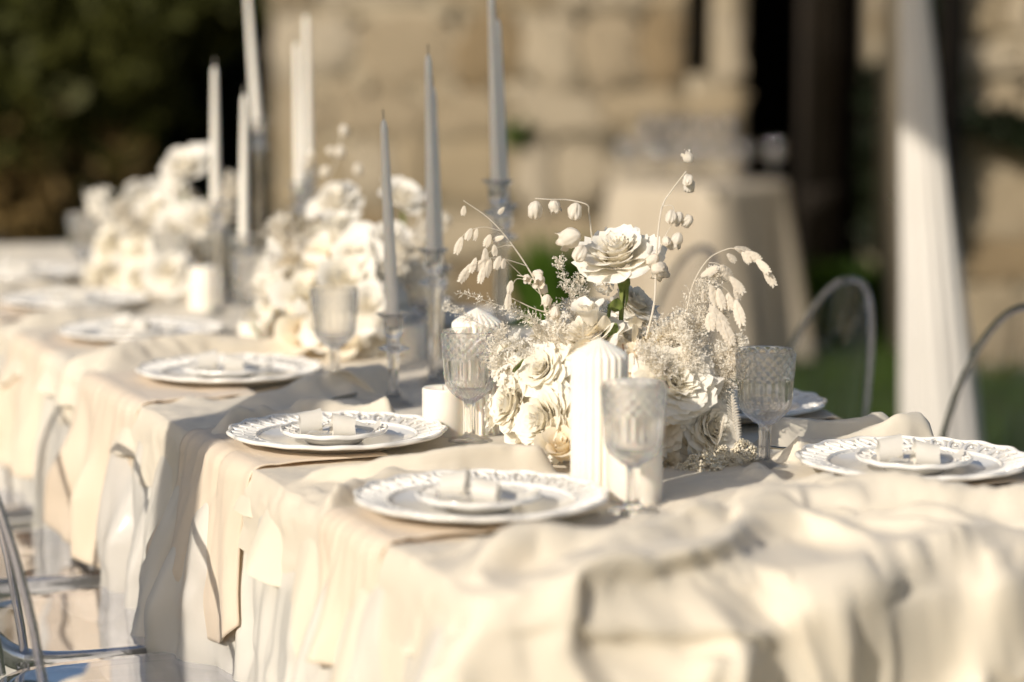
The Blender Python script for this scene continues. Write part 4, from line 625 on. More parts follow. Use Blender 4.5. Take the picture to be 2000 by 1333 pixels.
19,1,-2,1,-4,-2,0,2,2,-1,0,1,0,-1,1,0,-1,-3,-2,-6,4,9,-4,1,0,3,-1,0,-2,9,-12,4,-1,0,-6,6,0,2,3,-4,2,-1,2,-7,2,-5,4,4,-1,1,0,0,0,-1,1,-1,1,3,-2,-1,1,0,-1,0,0,0,0,0,0,0,0,0,0,0,0,1,-1,0,0,0,0,0,0,0,0,0,0,0,0,1,-1,0,0,0,0,0,0,0,0,0,0,0,0,0,0,0,0,1,-1,0,0,0,0,0,0,0,0,0,2,1,1,-4,3,-3,-1,1,1,-2,2,0,0,0,0,0,-1,0,1,0,0,-1,-1,1,0,0,
16,-2,0,3,-6,-6,0,5,3,1,-1,2,1,0,-4,-2,1,8,-1,16,13,-11,-18,-11,6,0,4,1,-1,0,5,-14,7,0,-2,1,2,3,-1,-1,0,5,-7,1,0,1,1,0,-1,0,1,-1,0,1,-1,2,3,-1,2,-2,-2,-2,0,0,0,0,0,1,-1,0,0,0,0,0,0,0,1,0,-1,0,0,0,1,-1,-1,1,0,0,0,0,0,0,0,0,0,0,0,0,0,0,0,0,0,0,0,0,1,-1,0,0,0,0,0,0,0,0,0,0,0,-2,-1,6,-1,-1,1,-2,-1,2,-1,0,1,-1,0,-1,1,0,0,0,0,1,-2,1,0,0,
14,-1,2,1,-4,1,-3,-2,5,0,0,-3,5,1,-1,6,11,6,7,-8,-19,-4,0,-4,1,5,1,-1,0,0,3,-6,-3,7,0,-5,6,2,-5,1,5,0,-5,-1,5,2,3,-2,0,-1,-2,-2,0,-1,1,0,-3,0,-1,3,0,3,-3,0,0,0,0,0,0,0,0,0,0,0,0,0,0,0,0,0,0,0,0,0,1,-1,0,0,1,-1,0,1,-1,0,0,0,0,0,0,0,0,0,0,0,0,0,0,0,0,0,0,0,0,0,0,0,0,0,-1,2,1,0,-1,0,0,0,0,0,-1,0,-1,1,-1,1,0,0,0,0,1,-1,0,0,0,0,
15,-2,1,-1,0,1,0,-2,-5,9,7,5,1,2,2,-3,-1,1,-9,-13,-7,7,9,1,-3,2,-1,1,-1,-1,-4,7,-1,-1,4,1,-1,-4,-2,3,6,-6,1,12,3,-3,-6,-2,-1,-2,-3,1,0,0,0,-1,1,0,-1,1,1,0,4,-5,0,0,0,0,0,0,0,0,0,0,0,0,0,0,0,0,0,0,0,1,0,-1,0,0,0,0,0,0,1,-1,0,0,0,0,0,0,0,0,0,0,0,0,0,0,0,0,0,0,0,0,0,0,0,0,0,0,3,-2,-2,2,0,0,0,-1,1,-1,1,-1,0,0,0,0,0,0,-1,1,0,0,-1,0,
14,0,0,2,5,-12,-2,-2,-1,-5,-3,-2,-1,8,12,2,-15,0,9,3,2,0,3,2,-1,-1,-1,0,-1,-1,-4,7,0,0,3,-2,0,-4,2,2,2,0,22,-10,-13,-5,1,1,-1,0,2,0,0,1,-1,0,0,0,0,0,0,0,2,3,-5,0,0,0,1,-1,0,0,0,0,0,0,0,0,0,0,0,0,0,0,0,1,-1,0,0,0,0,0,0,1,-1,0,0,0,1,0,0,-1,0,0,0,1,-1,0,0,0,0,0,0,0,0,0,0,0,0,-1,1,0,0,0,2,0,0,1,-1,-1,-1,0,0,0,0,0,0,0,0,0,0,0,-1,0,
14,6,1,3,0,2,-5,-2,1,1,3,3,-1,-5,-5,0,8,-1,-8,2,10,-2,-4,-2,-2,-3,3,-2,0,0,-7,8,11,0,-1,-1,-4,-1,-3,9,-6,16,-20,-4,2,1,-2,0,2,2,0,0,0,0,0,0,0,0,0,0,0,0,0,3,3,-6,0,0,0,0,0,0,0,0,0,0,0,0,0,0,0,0,0,0,0,0,0,0,0,0,0,0,0,0,1,0,0,0,-1,0,0,1,0,0,0,-1,0,0,0,1,-1,0,0,0,0,0,0,0,0,1,-1,0,0,0,0,1,1,-1,0,-1,0,0,0,0,0,0,0,-1,1,0,1,-2,1,0,
11,-1,-2,5,2,3,3,3,2,3,2,0,1,-2,-3,0,2,-7,-2,3,-2,-1,-2,2,-5,-1,-3,3,0,-1,3,6,3,-3,-1,0,-2,-2,3,-5,14,-8,-5,0,-1,0,1,1,0,-1,0,0,1,0,0,0,0,0,0,0,1,0,-1,-1,2,2,-3,0,0,0,0,0,0,0,0,0,0,0,0,0,0,0,0,0,0,0,0,0,0,0,0,0,0,0,0,0,0,0,0,0,0,0,0,0,0,0,0,0,0,0,0,0,0,0,0,0,0,0,0,0,0,0,0,0,0,1,0,0,-1,0,0,0,0,0,0,0,0,1,-1,-1,1,0,1,-1,
12,-3,-5,-6,-3,-2,-2,-2,-3,-1,1,3,3,3,2,2,3,2,4,3,2,-4,2,7,2,-6,-2,0,3,-3,4,8,-4,-2,-2,-1,-2,6,-2,6,-3,-6,-1,0,2,1,1,0,-1,1,0,0,0,0,0,0,0,0,0,0,0,0,-1,1,-1,2,0,-1,0,0,0,0,0,0,0,0,0,0,0,0,0,0,0,0,1,-1,0,0,0,0,0,0,0,0,0,0,0,0,0,0,0,0,0,0,0,0,1,-1,0,0,0,0,0,0,0,0,0,0,1,-1,0,0,0,0,0,0,0,0,0,0,0,0,0,0,0,0,0,0,0,0,-1,2,-1,0,
13,-4,0,1,-3,-2,-3,-2,2,0,2,1,1,1,2,1,2,2,0,-1,-11,0,8,-1,6,1,-1,-2,0,1,5,2,-3,-4,0,-3,4,1,3,6,-11,-2,3,0,1,1,-1,0,0,0,1,0,0,0,0,0,0,0,0,0,0,0,0,0,0,0,1,-1,0,1,2,-1,-2,0,0,0,0,0,0,0,0,0,0,0,0,0,0,0,0,0,0,0,0,0,0,0,0,0,0,0,0,0,0,0,0,0,0,0,0,0,0,0,0,0,0,0,0,1,-1,0,0,0,0,0,0,0,0,0,0,1,-1,0,0,0,1,0,-1,0,0,0,-1,1,1,-2,
16,-3,1,0,2,-1,1,0,0,-1,3,2,0,0,0,1,-9,-5,-1,-2,8,4,1,-3,-3,3,1,0,-2,1,6,0,-2,-5,-1,3,3,0,4,-8,3,-1,-1,2,-1,0,1,-1,1,0,0,0,0,0,1,-1,0,-1,1,0,1,0,-1,0,0,1,-1,0,0,0,1,-1,0,0,0,0,0,0,0,0,0,0,0,1,-1,0,0,0,0,0,0,0,0,0,0,0,0,0,0,0,0,0,0,0,0,0,0,1,0,-1,0,0,0,0,0,0,0,0,0,0,0,0,0,0,1,-1,0,0,0,0,0,0,0,0,0,0,1,-1,0,0,1,-1,0,-1,
8,9,0,1,4,9,6,4,0,3,-2,-1,0,-1,0,0,-3,-7,-7,-7,0,6,-2,-7,-1,0,2,0,1,2,3,-2,-4,0,1,0,2,-1,2,-7,4,0,1,0,0,0,0,1,0,0,-1,1,0,0,-1,1,-1,1,0,0,0,0,1,-1,0,0,1,-1,0,0,-1,0,1,0,0,0,0,0,0,0,0,0,0,0,0,0,0,0,0,0,0,0,0,0,0,0,0,0,0,0,0,0,0,0,0,0,0,0,0,0,0,0,0,0,0,0,1,-1,0,0,0,0,0,0,0,0,0,0,1,-1,0,0,0,1,-1,0,0,1,-1,0,0,-1,1,-1,
9,6,14,1,5,4,2,2,2,-3,-6,-6,-7,-5,0,-4,2,1,1,4,-2,-3,-5,5,-2,-3,0,3,-1,5,1,-2,-4,1,1,2,0,-1,-1,1,-3,2,0,-1,1,0,0,0,0,1,0,0,0,-1,1,0,0,0,0,0,0,1,-1,0,1,0,-1,1,-1,0,0,0,0,0,0,0,0,0,0,0,0,0,1,-1,0,0,0,0,0,0,0,0,0,0,0,0,0,0,0,0,0,0,0,0,0,0,0,0,0,0,0,0,0,0,1,0,-1,0,0,0,0,0,0,0,0,0,0,0,0,0,1,0,0,-1,0,0,0,0,0,0,0,0,0,0,
7,-1,-7,0,-3,-5,-1,1,3,5,6,4,2,-5,-8,4,9,5,6,3,2,-6,-5,-6,2,3,0,0,2,3,-1,0,-3,0,-1,3,-1,0,0,0,-2,1,0,0,1,-1,1,0,0,0,0,0,0,0,0,-1,1,0,0,0,0,0,2,-2,0,0,0,0,0,-1,1,0,0,0,0,0,0,0,0,0,0,0,0,0,0,0,0,0,0,0,0,0,0,0,0,0,0,0,0,0,0,0,0,0,0,0,0,0,0,0,0,0,0,1,-1,0,0,0,0,0,0,0,0,1,-1,0,0,0,0,1,-1,0,0,0,0,0,0,0,0,0,0,0,0,0,
15,-1,2,-3,-3,-4,-3,-1,-2,-3,-3,-1,2,11,5,-5,-6,2,0,3,3,2,1,4,1,0,0,0,2,1,-1,-1,0,0,0,0,-1,0,0,1,0,-1,-1,2,-1,1,-1,0,1,-1,1,0,-1,1,0,0,0,0,0,0,0,0,-2,2,0,0,0,0,-1,1,0,0,0,0,0,0,0,0,0,0,0,1,-1,0,0,0,0,0,0,1,0,0,-1,0,0,0,0,0,0,0,0,0,0,0,0,0,0,0,0,0,0,1,0,-1,0,0,0,0,0,0,0,0,0,0,0,0,0,0,0,1,0,-1,0,0,0,0,0,0,0,-1,1,0,0,0,
17,-1,1,5,-2,2,2,-1,-1,0,-1,-1,-5,-3,4,0,-3,-3,1,-1,-1,3,3,0,-1,1,0,1,1,1,0,-2,0,1,0,1,-3,2,0,0,0,-2,1,0,0,1,-1,1,0,0,0,0,0,0,-1,1,0,0,0,0,0,0,1,-2,1,0,1,-2,-3,2,2,0,0,0,0,0,0,0,0,0,1,-1,0,0,0,0,0,0,1,-1,0,0,1,-1,0,0,0,1,0,-1,0,0,0,0,0,0,0,0,0,0,1,-1,0,0,0,0,0,0,0,0,0,0,0,0,0,0,0,0,0,0,0,0,0,0,0,0,0,0,0,1,-1,0,-1,2,
17,-1,0,0,1,0,0,0,-1,1,0,-1,0,3,-1,1,0,-2,0,-1,0,-1,0,1,1,-1,1,0,1,-1,0,-1,1,-1,2,-2,0,0,0,1,-1,0,1,0,0,-1,1,0,-1,1,0,0,0,0,0,0,0,0,0,0,0,0,1,1,-3,2,1,-1,-2,0,1,0,0,0,0,0,0,0,0,0,0,0,0,0,0,0,0,1,-1,0,0,0,0,1,0,0,0,-1,0,1,-1,0,0,0,0,0,0,0,0,1,-1,0,0,0,0,0,0,0,0,0,0,0,1,-1,0,0,0,0,0,1,-1,0,0,0,0,0,0,0,0,0,0,0,0,1,
4,7,2,0,4,1,-1,-1,1,-1,-1,-2,2,-7,-11,-6,-2,-1,-8,-5,7,13,13,4,3,2,0,0,1,0,0,-1,0,0,0,-2,-2,3,1,0,0,0,0,-1,-1,1,1,0,0,0,0,-1,1,-1,1,0,0,0,0,0,0,0,0,1,-1,0,1,1,-2,0,0,1,0,-1,0,0,1,-1,0,1,-1,0,0,0,0,0,1,-1,0,0,0,0,0,0,0,0,0,0,0,0,0,0,0,0,0,0,0,0,0,0,0,0,0,0,0,0,0,0,0,0,0,0,0,0,0,0,0,0,1,0,0,-1,0,0,0,0,0,0,1,0,0,-1,-1,3,
5,-8,-3,-3,-1,3,3,4,-3,-1,-1,-3,-4,-3,3,3,5,5,6,6,2,2,-2,1,-3,2,2,0,-1,1,0,-1,0,1,-1,-3,6,-4,-2,-2,3,2,0,-1,2,0,0,0,0,0,0,0,0,0,0,0,0,0,-1,1,0,-1,1,-5,5,0,0,0,1,-1,0,1,-2,1,0,1,-2,1,0,0,0,0,0,0,0,0,0,0,0,0,0,0,0,0,0,0,0,0,0,0,1,-1,0,0,0,0,0,0,1,-1,0,0,0,0,0,0,0,0,0,0,0,0,0,0,0,0,0,0,1,-1,0,1,-1,0,0,0,0,0,0,0,0,0,0,0,
13,2,2,1,-3,-6,-5,-7,0,0,0,5,5,6,2,3,1,1,2,2,1,-2,-3,-3,1,-3,0,1,0,0,1,1,-2,1,1,1,-1,0,-3,1,-1,1,-1,2,0,0,0,0,0,0,0,0,0,0,0,-1,0,0,0,1,0,-3,2,1,-2,1,1,1,1,0,-2,2,0,-2,0,-1,1,0,0,0,0,0,0,0,0,1,-1,0,0,0,0,0,0,0,0,0,0,0,0,0,0,1,-1,0,0,0,0,0,0,0,0,0,0,0,0,0,0,0,0,0,0,1,-1,0,0,0,-1,1,1,-1,-1,1,0,0,0,0,0,0,0,0,0,0,0,-1,
-2,3,1,1,7,2,0,1,2,2,3,2,1,-1,-1,-2,-1,1,2,2,-3,-9,-6,0,3,3,1,1,3,1,-2,3,-1,0,0,2,-2,-1,-1,3,-1,-1,1,0,0,0,0,0,0,0,0,0,0,0,0,0,-1,0,-1,0,0,-4,-1,6,1,-1,1,-1,2,0,-2,1,1,-1,0,0,0,0,0,0,0,0,0,0,0,0,0,0,0,0,0,0,0,0,0,0,0,0,0,-1,0,0,1,0,0,0,0,0,0,0,0,0,0,0,0,0,0,0,0,0,0,0,0,0,0,0,0,1,-3,2,0,0,0,0,0,0,0,0,0,0,0,0,1,0,
14,-8,-6,-1,-4,0,3,4,4,3,1,1,0,2,4,1,0,-1,-2,-2,-3,0,1,1,1,1,1,1,0,0,4,3,-4,-1,-1,0,0,-1,0,-1,2,0,0,0,0,0,0,0,0,0,0,0,0,0,-1,0,1,0,-1,-5,0,2,3,0,-1,-2,-2,-5,10,3,2,-6,1,1,0,0,0,0,1,-1,0,0,0,0,1,-1,0,0,0,1,-1,0,0,0,0,0,0,0,1,-1,0,0,0,0,0,0,0,0,0,0,2,-2,0,0,0,0,0,0,0,0,1,-1,0,0,0,-1,2,-1,-1,0,1,1,-2,1,-1,1,0,0,0,0,0,0,1,-1,
10,4,2,0,0,0,0,-1,-1,-2,2,4,2,-2,-4,-1,2,0,2,1,1,-1,-1,-1,0,0,0,1,-2,-1,-1,3,3,-2,0,1,2,1,-1,-1,-2,0,0,0,-1,0,0,0,0,0,-1,1,-1,1,0,1,-1,-3,2,-1,-3,7,-5,2,-1,-3,-2,4,7,-1,-10,4,2,1,-1,1,0,0,-1,0,0,0,1,0,-1,1,0,0,0,0,0,0,0,-1,1,0,-1,1,0,0,-1,2,-2,1,0,0,0,0,-1,1,0,1,-1,0,-1,0,0,0,1,0,-2,1,0,0,1,0,1,-2,-1,-2,2,-1,3,-1,0,0,-1,1,-1,2,-2,1,-1,1,
13,1,2,0,-2,1,1,0,1,0,-1,-2,0,4,2,-1,-2,2,0,2,-3,-1,-1,0,-2,1,1,-3,-4,-2,2,8,-7,4,-1,-1,0,2,0,0,-1,0,-1,0,0,-1,0,-1,0,-1,2,-1,-1,-1,0,-1,0,2,-1,2,1,-1,2,0,1,-4,0,5,-6,3,2,-4,-1,2,1,-2,-1,0,1,0,0,0,-1,0,0,-1,4,4,-5,-3,1,0,-1,2,-1,-1,1,2,-4,3,3,-4,2,-1,-1,1,0,-1,1,3,-7,8,-4,-1,2,0,-1,0,-1,-1,3,-1,0,1,2,-1,-4,0,3,-2,-1,-2,4,-4,4,-2,2,-3,3,-3,1,0,1,-1,
13,3,0,-2,1,1,0,1,-1,0,-2,-1,1,0,3,2,1,0,-1,-3,-1,-2,-1,-4,-1,0,1,-7,6,2,-3,10,-10,-4,5,-1,-1,-1,1,-1,0,0,0,1,1,2,1,1,3,4,4,-7,-4,-4,-2,0,-1,0,2,-1,0,1,-6,2,3,3,-1,1,-5,-5,4,2,0,-2,0,1,5,2,-6,0,-1,0,0,0,3,3,2,-4,-6,3,0,-1,2,-2,0,2,1,-6,3,2,-3,3,0,-3,3,-3,2,1,1,1,-2,1,-2,2,-1,-1,0,-2,1,0,0,2,3,-2,-3,1,0,4,6,-8,-2,1,0,-1,-3,1,4,-3,0,-2,3,-1,0,-2,
16,0,0,0,-3,4,0,0,-1,-1,1,0,-1,-1,0,2,2,-1,-5,3,-8,1,-7,0,5,-5,2,9,1,1,-5,-1,2,-8,-1,5,-3,-1,0,-1,1,-1,1,-2,-1,-2,6,7,0,3,-5,-3,0,0,-1,-1,-1,-2,-3,2,1,-2,5,-5,-4,5,3,-1,-1,-1,0,2,0,1,1,2,-3,0,0,-2,3,4,-5,2,2,-1,-6,-4,7,1,-4,2,0,0,1,0,-5,9,-3,-6,1,4,-3,3,-1,0,-1,0,4,-2,0,1,-1,-4,2,2,0,2,-2,2,5,-7,-3,0,3,-4,2,0,5,-6,2,4,-3,3,-5,3,-1,0,-1,-1,2,0,0,0,
17,-2,-1,-1,-1,0,2,2,0,1,0,-1,0,0,-3,0,-2,-5,3,-5,3,-9,4,5,-6,11,-1,2,-2,-9,3,0,5,-7,-3,-1,4,-1,-1,0,-1,0,0,2,0,-2,-6,-1,2,4,-4,5,1,1,1,0,0,0,5,-4,1,0,-3,2,-2,-1,0,0,0,1,4,-6,0,0,0,-3,4,-6,3,3,1,-5,7,-1,-3,-3,0,1,1,2,0,1,-1,1,-1,-3,6,3,-9,3,0,-1,2,-2,-1,2,0,0,2,-6,5,-1,3,-2,-3,-3,4,0,1,-2,-5,5,3,1,-5,0,0,4,-9,7,1,-3,6,0,0,2,-4,-1,-4,4,1,-3,0,4,
13,-3,-1,3,3,1,-2,0,1,0,0,-2,-3,-3,-1,2,-5,1,0,-5,-3,7,6,-2,6,0,0,-3,-7,-7,8,-1,5,-6,-2,-1,1,1,0,0,0,0,-1,-1,3,3,0,-12,-2,0,0,5,1,3,-1,1,1,2,-5,5,-2,-2,1,7,-7,1,2,-2,0,-1,0,1,0,1,-1,1,-5,3,4,0,-2,2,-2,-2,-2,2,-2,2,1,-1,1,-1,1,0,-2,2,4,-5,1,1,-1,0,0,0,-1,1,-1,2,-1,-2,0,1,2,-3,3,0,-3,1,0,1,-1,1,-2,4,0,0,0,1,-7,3,1,-1,-6,7,1,-3,0,3,1,0,0,-2,1,-2,
7,2,2,-1,8,-2,0,-2,0,-2,-3,-3,-3,-3,1,-3,5,-1,-7,0,9,6,1,3,1,0,-3,-8,-8,7,3,-4,7,-3,-6,1,-2,2,-1,1,0,0,1,-2,-2,3,5,-5,-3,-10,0,1,4,2,7,-3,1,-1,3,-2,0,-2,2,-2,4,-1,1,-2,0,1,-5,5,0,-1,0,2,0,1,0,1,-5,-1,2,-1,1,-1,2,1,0,-2,2,-2,1,-1,0,2,2,-6,3,0,0,-1,0,2,0,-2,0,2,-1,-2,1,1,3,-4,0,2,-1,-1,1,0,0,1,-1,4,-2,-1,-1,4,-6,2,0,0,-3,3,4,-6,1,2,1,0,-2,-1,1,-1,
10,2,1,0,4,-6,-4,0,-1,-2,-3,-1,-1,-1,-2,4,-4,-3,5,10,5,1,-1,3,1,-4,-12,-5,3,9,3,-2,0,0,-4,-7,1,0,2,0,0,0,-1,2,-1,-3,-4,12,-2,-3,4,0,0,-2,-3,-1,0,2,1,-3,-1,6,-1,-6,4,-1,1,-1,1,2,-2,0,-1,1,-1,1,0,-1,-3,-1,3,1,-2,3,-1,0,-1,6,1,-7,4,-2,-1,-1,2,0,3,-6,3,0,0,-1,1,-1,1,0,0,1,-2,1,-2,0,4,-2,0,-1,2,0,-2,1,0,0,0,2,2,-2,2,-6,2,0,3,-5,4,-5,4,1,-5,0,2,3,0,1,-5,1,
15,-2,0,3,-7,-4,0,-1,-5,-4,-3,-3,0,6,5,-6,2,10,7,1,0,-1,2,1,-3,-13,-4,-2,9,4,6,-4,1,-3,1,-7,-1,0,0,0,0,0,1,-1,1,0,-3,-4,3,7,-3,-2,-1,0,-1,5,0,-1,-3,3,3,-1,6,-7,-2,0,0,3,-3,5,-5,1,0,0,0,-1,-1,1,1,-1,2,-1,0,0,2,-3,2,-2,-1,1,-2,4,-2,2,1,2,-4,-2,5,-2,-1,-1,0,0,-1,1,2,-1,0,0,-1,-1,4,-1,-2,1,-1,0,0,1,0,-2,1,0,5,-1,1,-5,1,-1,0,4,-7,0,0,10,-1,-5,-1,3,1,2,-4,-2,
10,3,1,-2,-12,4,-4,-6,-4,-2,2,4,4,4,-2,5,8,3,0,-1,1,0,0,-6,-12,-6,3,7,1,6,-2,2,-1,-2,-2,-1,-2,-1,0,0,0,1,-1,0,0,2,0,1,0,-4,0,0,1,1,-2,3,-2,2,-2,0,0,2,2,-7,4,0,-1,1,0,-6,5,0,1,-1,2,-1,0,0,0,0,-2,0,0,1,1,1,-4,3,1,1,-1,-1,0,1,1,5,-10,1,2,-1,0,1,0,0,1,0,0,-1,1,-2,1,0,6,-3,-4,0,0,0,0,1,-1,-1,-1,-2,4,4,2,-6,-2,5,-2,3,0,-5,-2,4,3,1,-2,6,-6,-3,2,-1,
10,-2,-4,-8,-3,1,-1,-3,-1,3,6,4,4,1,7,5,0,0,0,1,1,-4,-7,-12,-6,2,8,7,-2,3,-3,1,-3,2,-4,2,-3,-1,0,0,0,-1,0,0,0,3,-2,3,-1,-5,1,1,0,-2,0,0,6,0,-4,-1,-1,4,-8,6,3,-2,-1,2,3,-6,3,-1,1,-2,0,2,1,-2,0,1,-1,0,-1,-2,-2,5,0,-3,3,2,-2,-1,1,0,1,-2,-3,1,0,5,-2,-1,1,0,0,1,0,-1,2,-2,1,0,6,-1,-4,-2,-1,0,1,0,0,0,-2,-4,4,6,1,-5,-1,-1,2,0,2,-2,-1,0,1,2,4,-2,-8,2,4,-2,
5,-5,-5,-4,4,-5,1,0,8,5,3,6,5,3,0,0,0,-5,0,-2,-1,-4,-13,-5,1,6,3,-9,16,-4,-1,4,-4,2,-1,0,-1,-1,-1,0,1,-1,0,0,1,0,-1,-5,5,3,1,-1,-2,1,3,-3,-3,3,0,2,1,-4,-8,9,0,-2,-2,2,0,0,0,0,1,0,-2,0,1,1,-1,-1,1,0,1,0,0,-3,3,-4,-2,1,2,1,1,1,4,-3,-3,1,0,0,1,-2,1,1,0,0,-1,-1,2,1,-1,1,3,1,-2,-3,0,-1,1,0,-1,0,3,-4,-1,1,0,-2,3,0,-1,-1,1,0,0,1,1,0,-1,-5,1,2,3,0,
2342,1,1,-3,-2,0,2,-1,-3,1,0,-1,3,9,8,6,0,-6,1,-3,1,4,5,9,-7,0,0,10,12,10,10,2,17,9,10,17,17,17,17,17,17,17,17,18,17,17,17,18,17,17,17,17,17,18,18,17,17,17,17,18,17,17,17,17,17,17,32,24,17,17,17,17,18,17,17,17,17,17,18,17,17,17,17,17,18,17,17,18,25,21,20,19,18,17,17,17,17,17,17,18,18,20,20,18,18,17,16,18,16,20,21,19,18,17,18,18,18,17,17,17,17,17,17,17,17,18,18,17,17,17,17,17,17,17,17,23,17,18,15,16,15,12,18,15,
-7,-1,-4,1,7,4,-4,3,8,4,2,0,-11,-15,-5,-4,5,18,2,2,-9,-4,-4,1,12,-6,1,3,-5,-3,-1,11,-4,-2,5,0,0,0,0,0,0,0,0,-1,1,0,0,-1,0,1,0,1,0,-1,0,1,0,0,0,-1,0,0,0,0,0,1,0,-3,2,0,1,0,-1,0,0,0,0,0,0,0,0,0,0,0,-1,0,0,1,0,0,-1,0,2,0,0,0,0,0,0,-1,0,-1,0,1,0,1,0,-1,1,0,0,-1,-1,1,0,0,-1,0,0,0,0,0,1,0,0,-1,-1,1,0,0,0,0,0,0,2,-1,0,-1,2,-2,0,4,-1,2,
-9,2,1,1,-2,0,4,-1,-3,-1,2,6,7,-10,-7,-1,2,0,5,5,1,-5,-2,-4,7,0,-4,-2,-1,4,1,1,-4,9,-1,-1,0,0,0,0,0,0,0,0,-1,1,0,0,0,-1,1,0,0,1,0,-1,0,0,0,0,1,0,0,0,0,-1,-1,-1,1,2,-1,0,0,0,0,0,0,1,-1,0,0,0,0,0,0,0,0,0,0,-1,0,1,0,0,0,0,0,0,1,0,0,0,0,0,0,-1,1,0,0,0,-1,0,0,-1,0,0,0,1,0,0,0,0,-1,0,0,1,0,-1,0,0,0,0,0,0,1,0,0,0,-1,2,1,1,0,0,
-1,-3,0,1,-4,-3,-1,0,0,-1,0,1,7,-6,-2,10,-6,-4,2,3,8,0,0,-9,-1,3,1,-6,0,4,1,-2,6,0,2,0,0,-1,0,0,0,1,0,0,0,-1,1,0,0,0,0,-1,1,1,0,0,0,0,-1,1,-1,0,0,0,0,0,-1,0,2,-1,0,1,-1,0,0,0,0,0,0,0,0,0,0,0,0,0,0,0,0,-1,0,2,-1,0,1,0,0,0,-1,1,0,0,0,0,0,0,0,0,0,-1,0,-1,0,1,-1,0,1,-1,0,0,0,0,0,1,0,-1,0,0,0,0,0,-1,1,0,0,0,1,0,-1,3,1,0,0,0,
-2,-1,1,-2,1,-1,2,3,0,-4,-6,1,1,8,-1,-2,0,-7,-3,1,3,8,1,1,-16,13,5,-4,-2,-9,3,6,1,-1,0,1,0,1,0,0,0,-1,1,0,0,0,-1,1,0,0,0,0,0,0,0,0,0,-1,0,-1,1,1,1,0,0,0,-1,0,2,-1,0,-1,0,0,0,0,0,-1,1,0,0,0,0,0,0,0,1,-1,-1,0,0,3,-1,0,-1,0,1,0,0,0,0,-1,0,0,0,0,1,0,0,-1,-1,0,1,0,0,0,-1,0,0,0,1,0,0,-1,1,0,0,0,-1,0,0,0,-1,1,0,0,1,1,3,-1,0,0,0,0,
-2,3,-1,7,0,0,-4,-6,0,5,5,-11,-6,13,6,-10,0,1,-6,-5,0,0,2,5,9,-7,-1,1,-2,-2,-2,4,0,2,1,0,0,0,0,0,1,0,-1,0,1,0,0,-1,1,0,-1,2,0,0,0,0,0,0,-1,-2,-1,2,1,0,0,1,-6,5,-1,1,0,-1,1,0,0,0,0,0,-1,0,1,0,0,0,0,0,0,1,-2,0,1,0,-1,0,1,1,-1,0,1,-1,0,0,-1,1,1,0,-1,0,1,-1,-1,1,-1,2,0,-1,0,0,0,0,-1,0,1,1,0,0,-1,0,1,-1,0,0,-1,-1,0,2,0,4,2,-4,1,0,0,-1,
-5,5,0,0,-3,4,2,2,-3,-5,0,8,-2,4,1,0,-1,-3,-2,-3,-3,-1,0,1,0,-1,0,0,2,-1,-1,-1,3,1,0,-1,0,1,1,1,-1,1,0,1,-1,0,0,1,-1,0,1,-1,-2,-2,0,1,1,1,1,-2,-2,-2,5,2,1,0,-5,2,-2,1,1,1,0,0,0,0,0,0,0,0,-1,0,0,1,0,0,0,0,0,0,2,-3,-1,1,1,0,1,0,-1,1,-1,0,0,1,-1,0,0,0,0,0,0,-1,0,1,-1,0,0,0,0,0,1,-1,0,2,-1,-1,1,-1,0,1,-1,0,0,-2,-2,3,3,3,0,-1,0,-1,0,1,
-6,0,8,-1,-3,-1,-2,0,6,4,-3,-8,3,-4,-2,-1,-1,1,2,4,-1,-1,-1,0,0,2,0,0,1,-1,-1,0,4,0,-1,-1,-1,1,3,1,1,-1,1,-1,1,0,0,-1,0,0,-1,0,1,-3,-6,-1,1,4,4,4,-4,-3,-5,9,1,1,-2,-2,-5,1,3,2,1,0,0,0,0,0,0,0,0,0,0,-1,0,0,0,2,-3,2,3,-5,-1,-2,0,3,1,1,1,-1,0,0,1,-1,0,0,1,0,-1,0,-1,1,-1,0,1,-1,0,1,0,0,-1,1,0,0,-1,1,-1,1,0,0,0,0,-2,-1,2,0,0,1,-1,2,-1,1,0,0,
-10,0,3,5,1,-5,1,0,-4,3,0,-5,-4,0,0,4,2,5,10,-1,-16,0,1,1,3,1,4,2,-2,1,-4,0,1,-1,-1,7,-3,-2,2,1,1,0,0,0,-1,0,0,0,1,0,0,-1,0,3,4,-6,-6,-3,0,5,7,-5,-4,-4,9,0,2,-1,-4,-8,7,3,0,0,0,0,1,0,0,0,0,0,0,0,-1,0,1,0,0,2,-5,0,1,0,-6,3,5,0,0,0,0,0,0,0,0,1,-1,0,0,0,0,0,1,-3,1,1,1,-1,0,0,0,0,1,-2,0,0,1,-1,0,0,1,0,0,3,1,-1,-2,-12,5,5,0,1,0,0,
-13,4,-3,3,12,3,2,2,-1,-8,-2,7,2,1,1,-5,0,4,-2,2,-11,-18,1,1,3,5,0,0,2,2,3,4,3,-1,0,0,3,-5,-4,3,1,1,-1,0,0,0,0,0,-1,0,0,0,0,0,1,5,2,-7,-5,-1,4,4,-4,-4,0,3,1,0,-1,-2,-2,5,1,0,0,0,-1,0,0,0,1,0,-1,0,1,0,-2,0,4,-2,-2,0,0,2,0,-7,5,3,-1,1,0,-1,0,0,0,0,0,0,1,0,0,-1,1,-1,0,0,0,0,0,0,0,1,-2,-1,1,0,0,1,0,0,-1,1,3,2,6,-1,-3,-15,-1,7,2,-1,0,0,
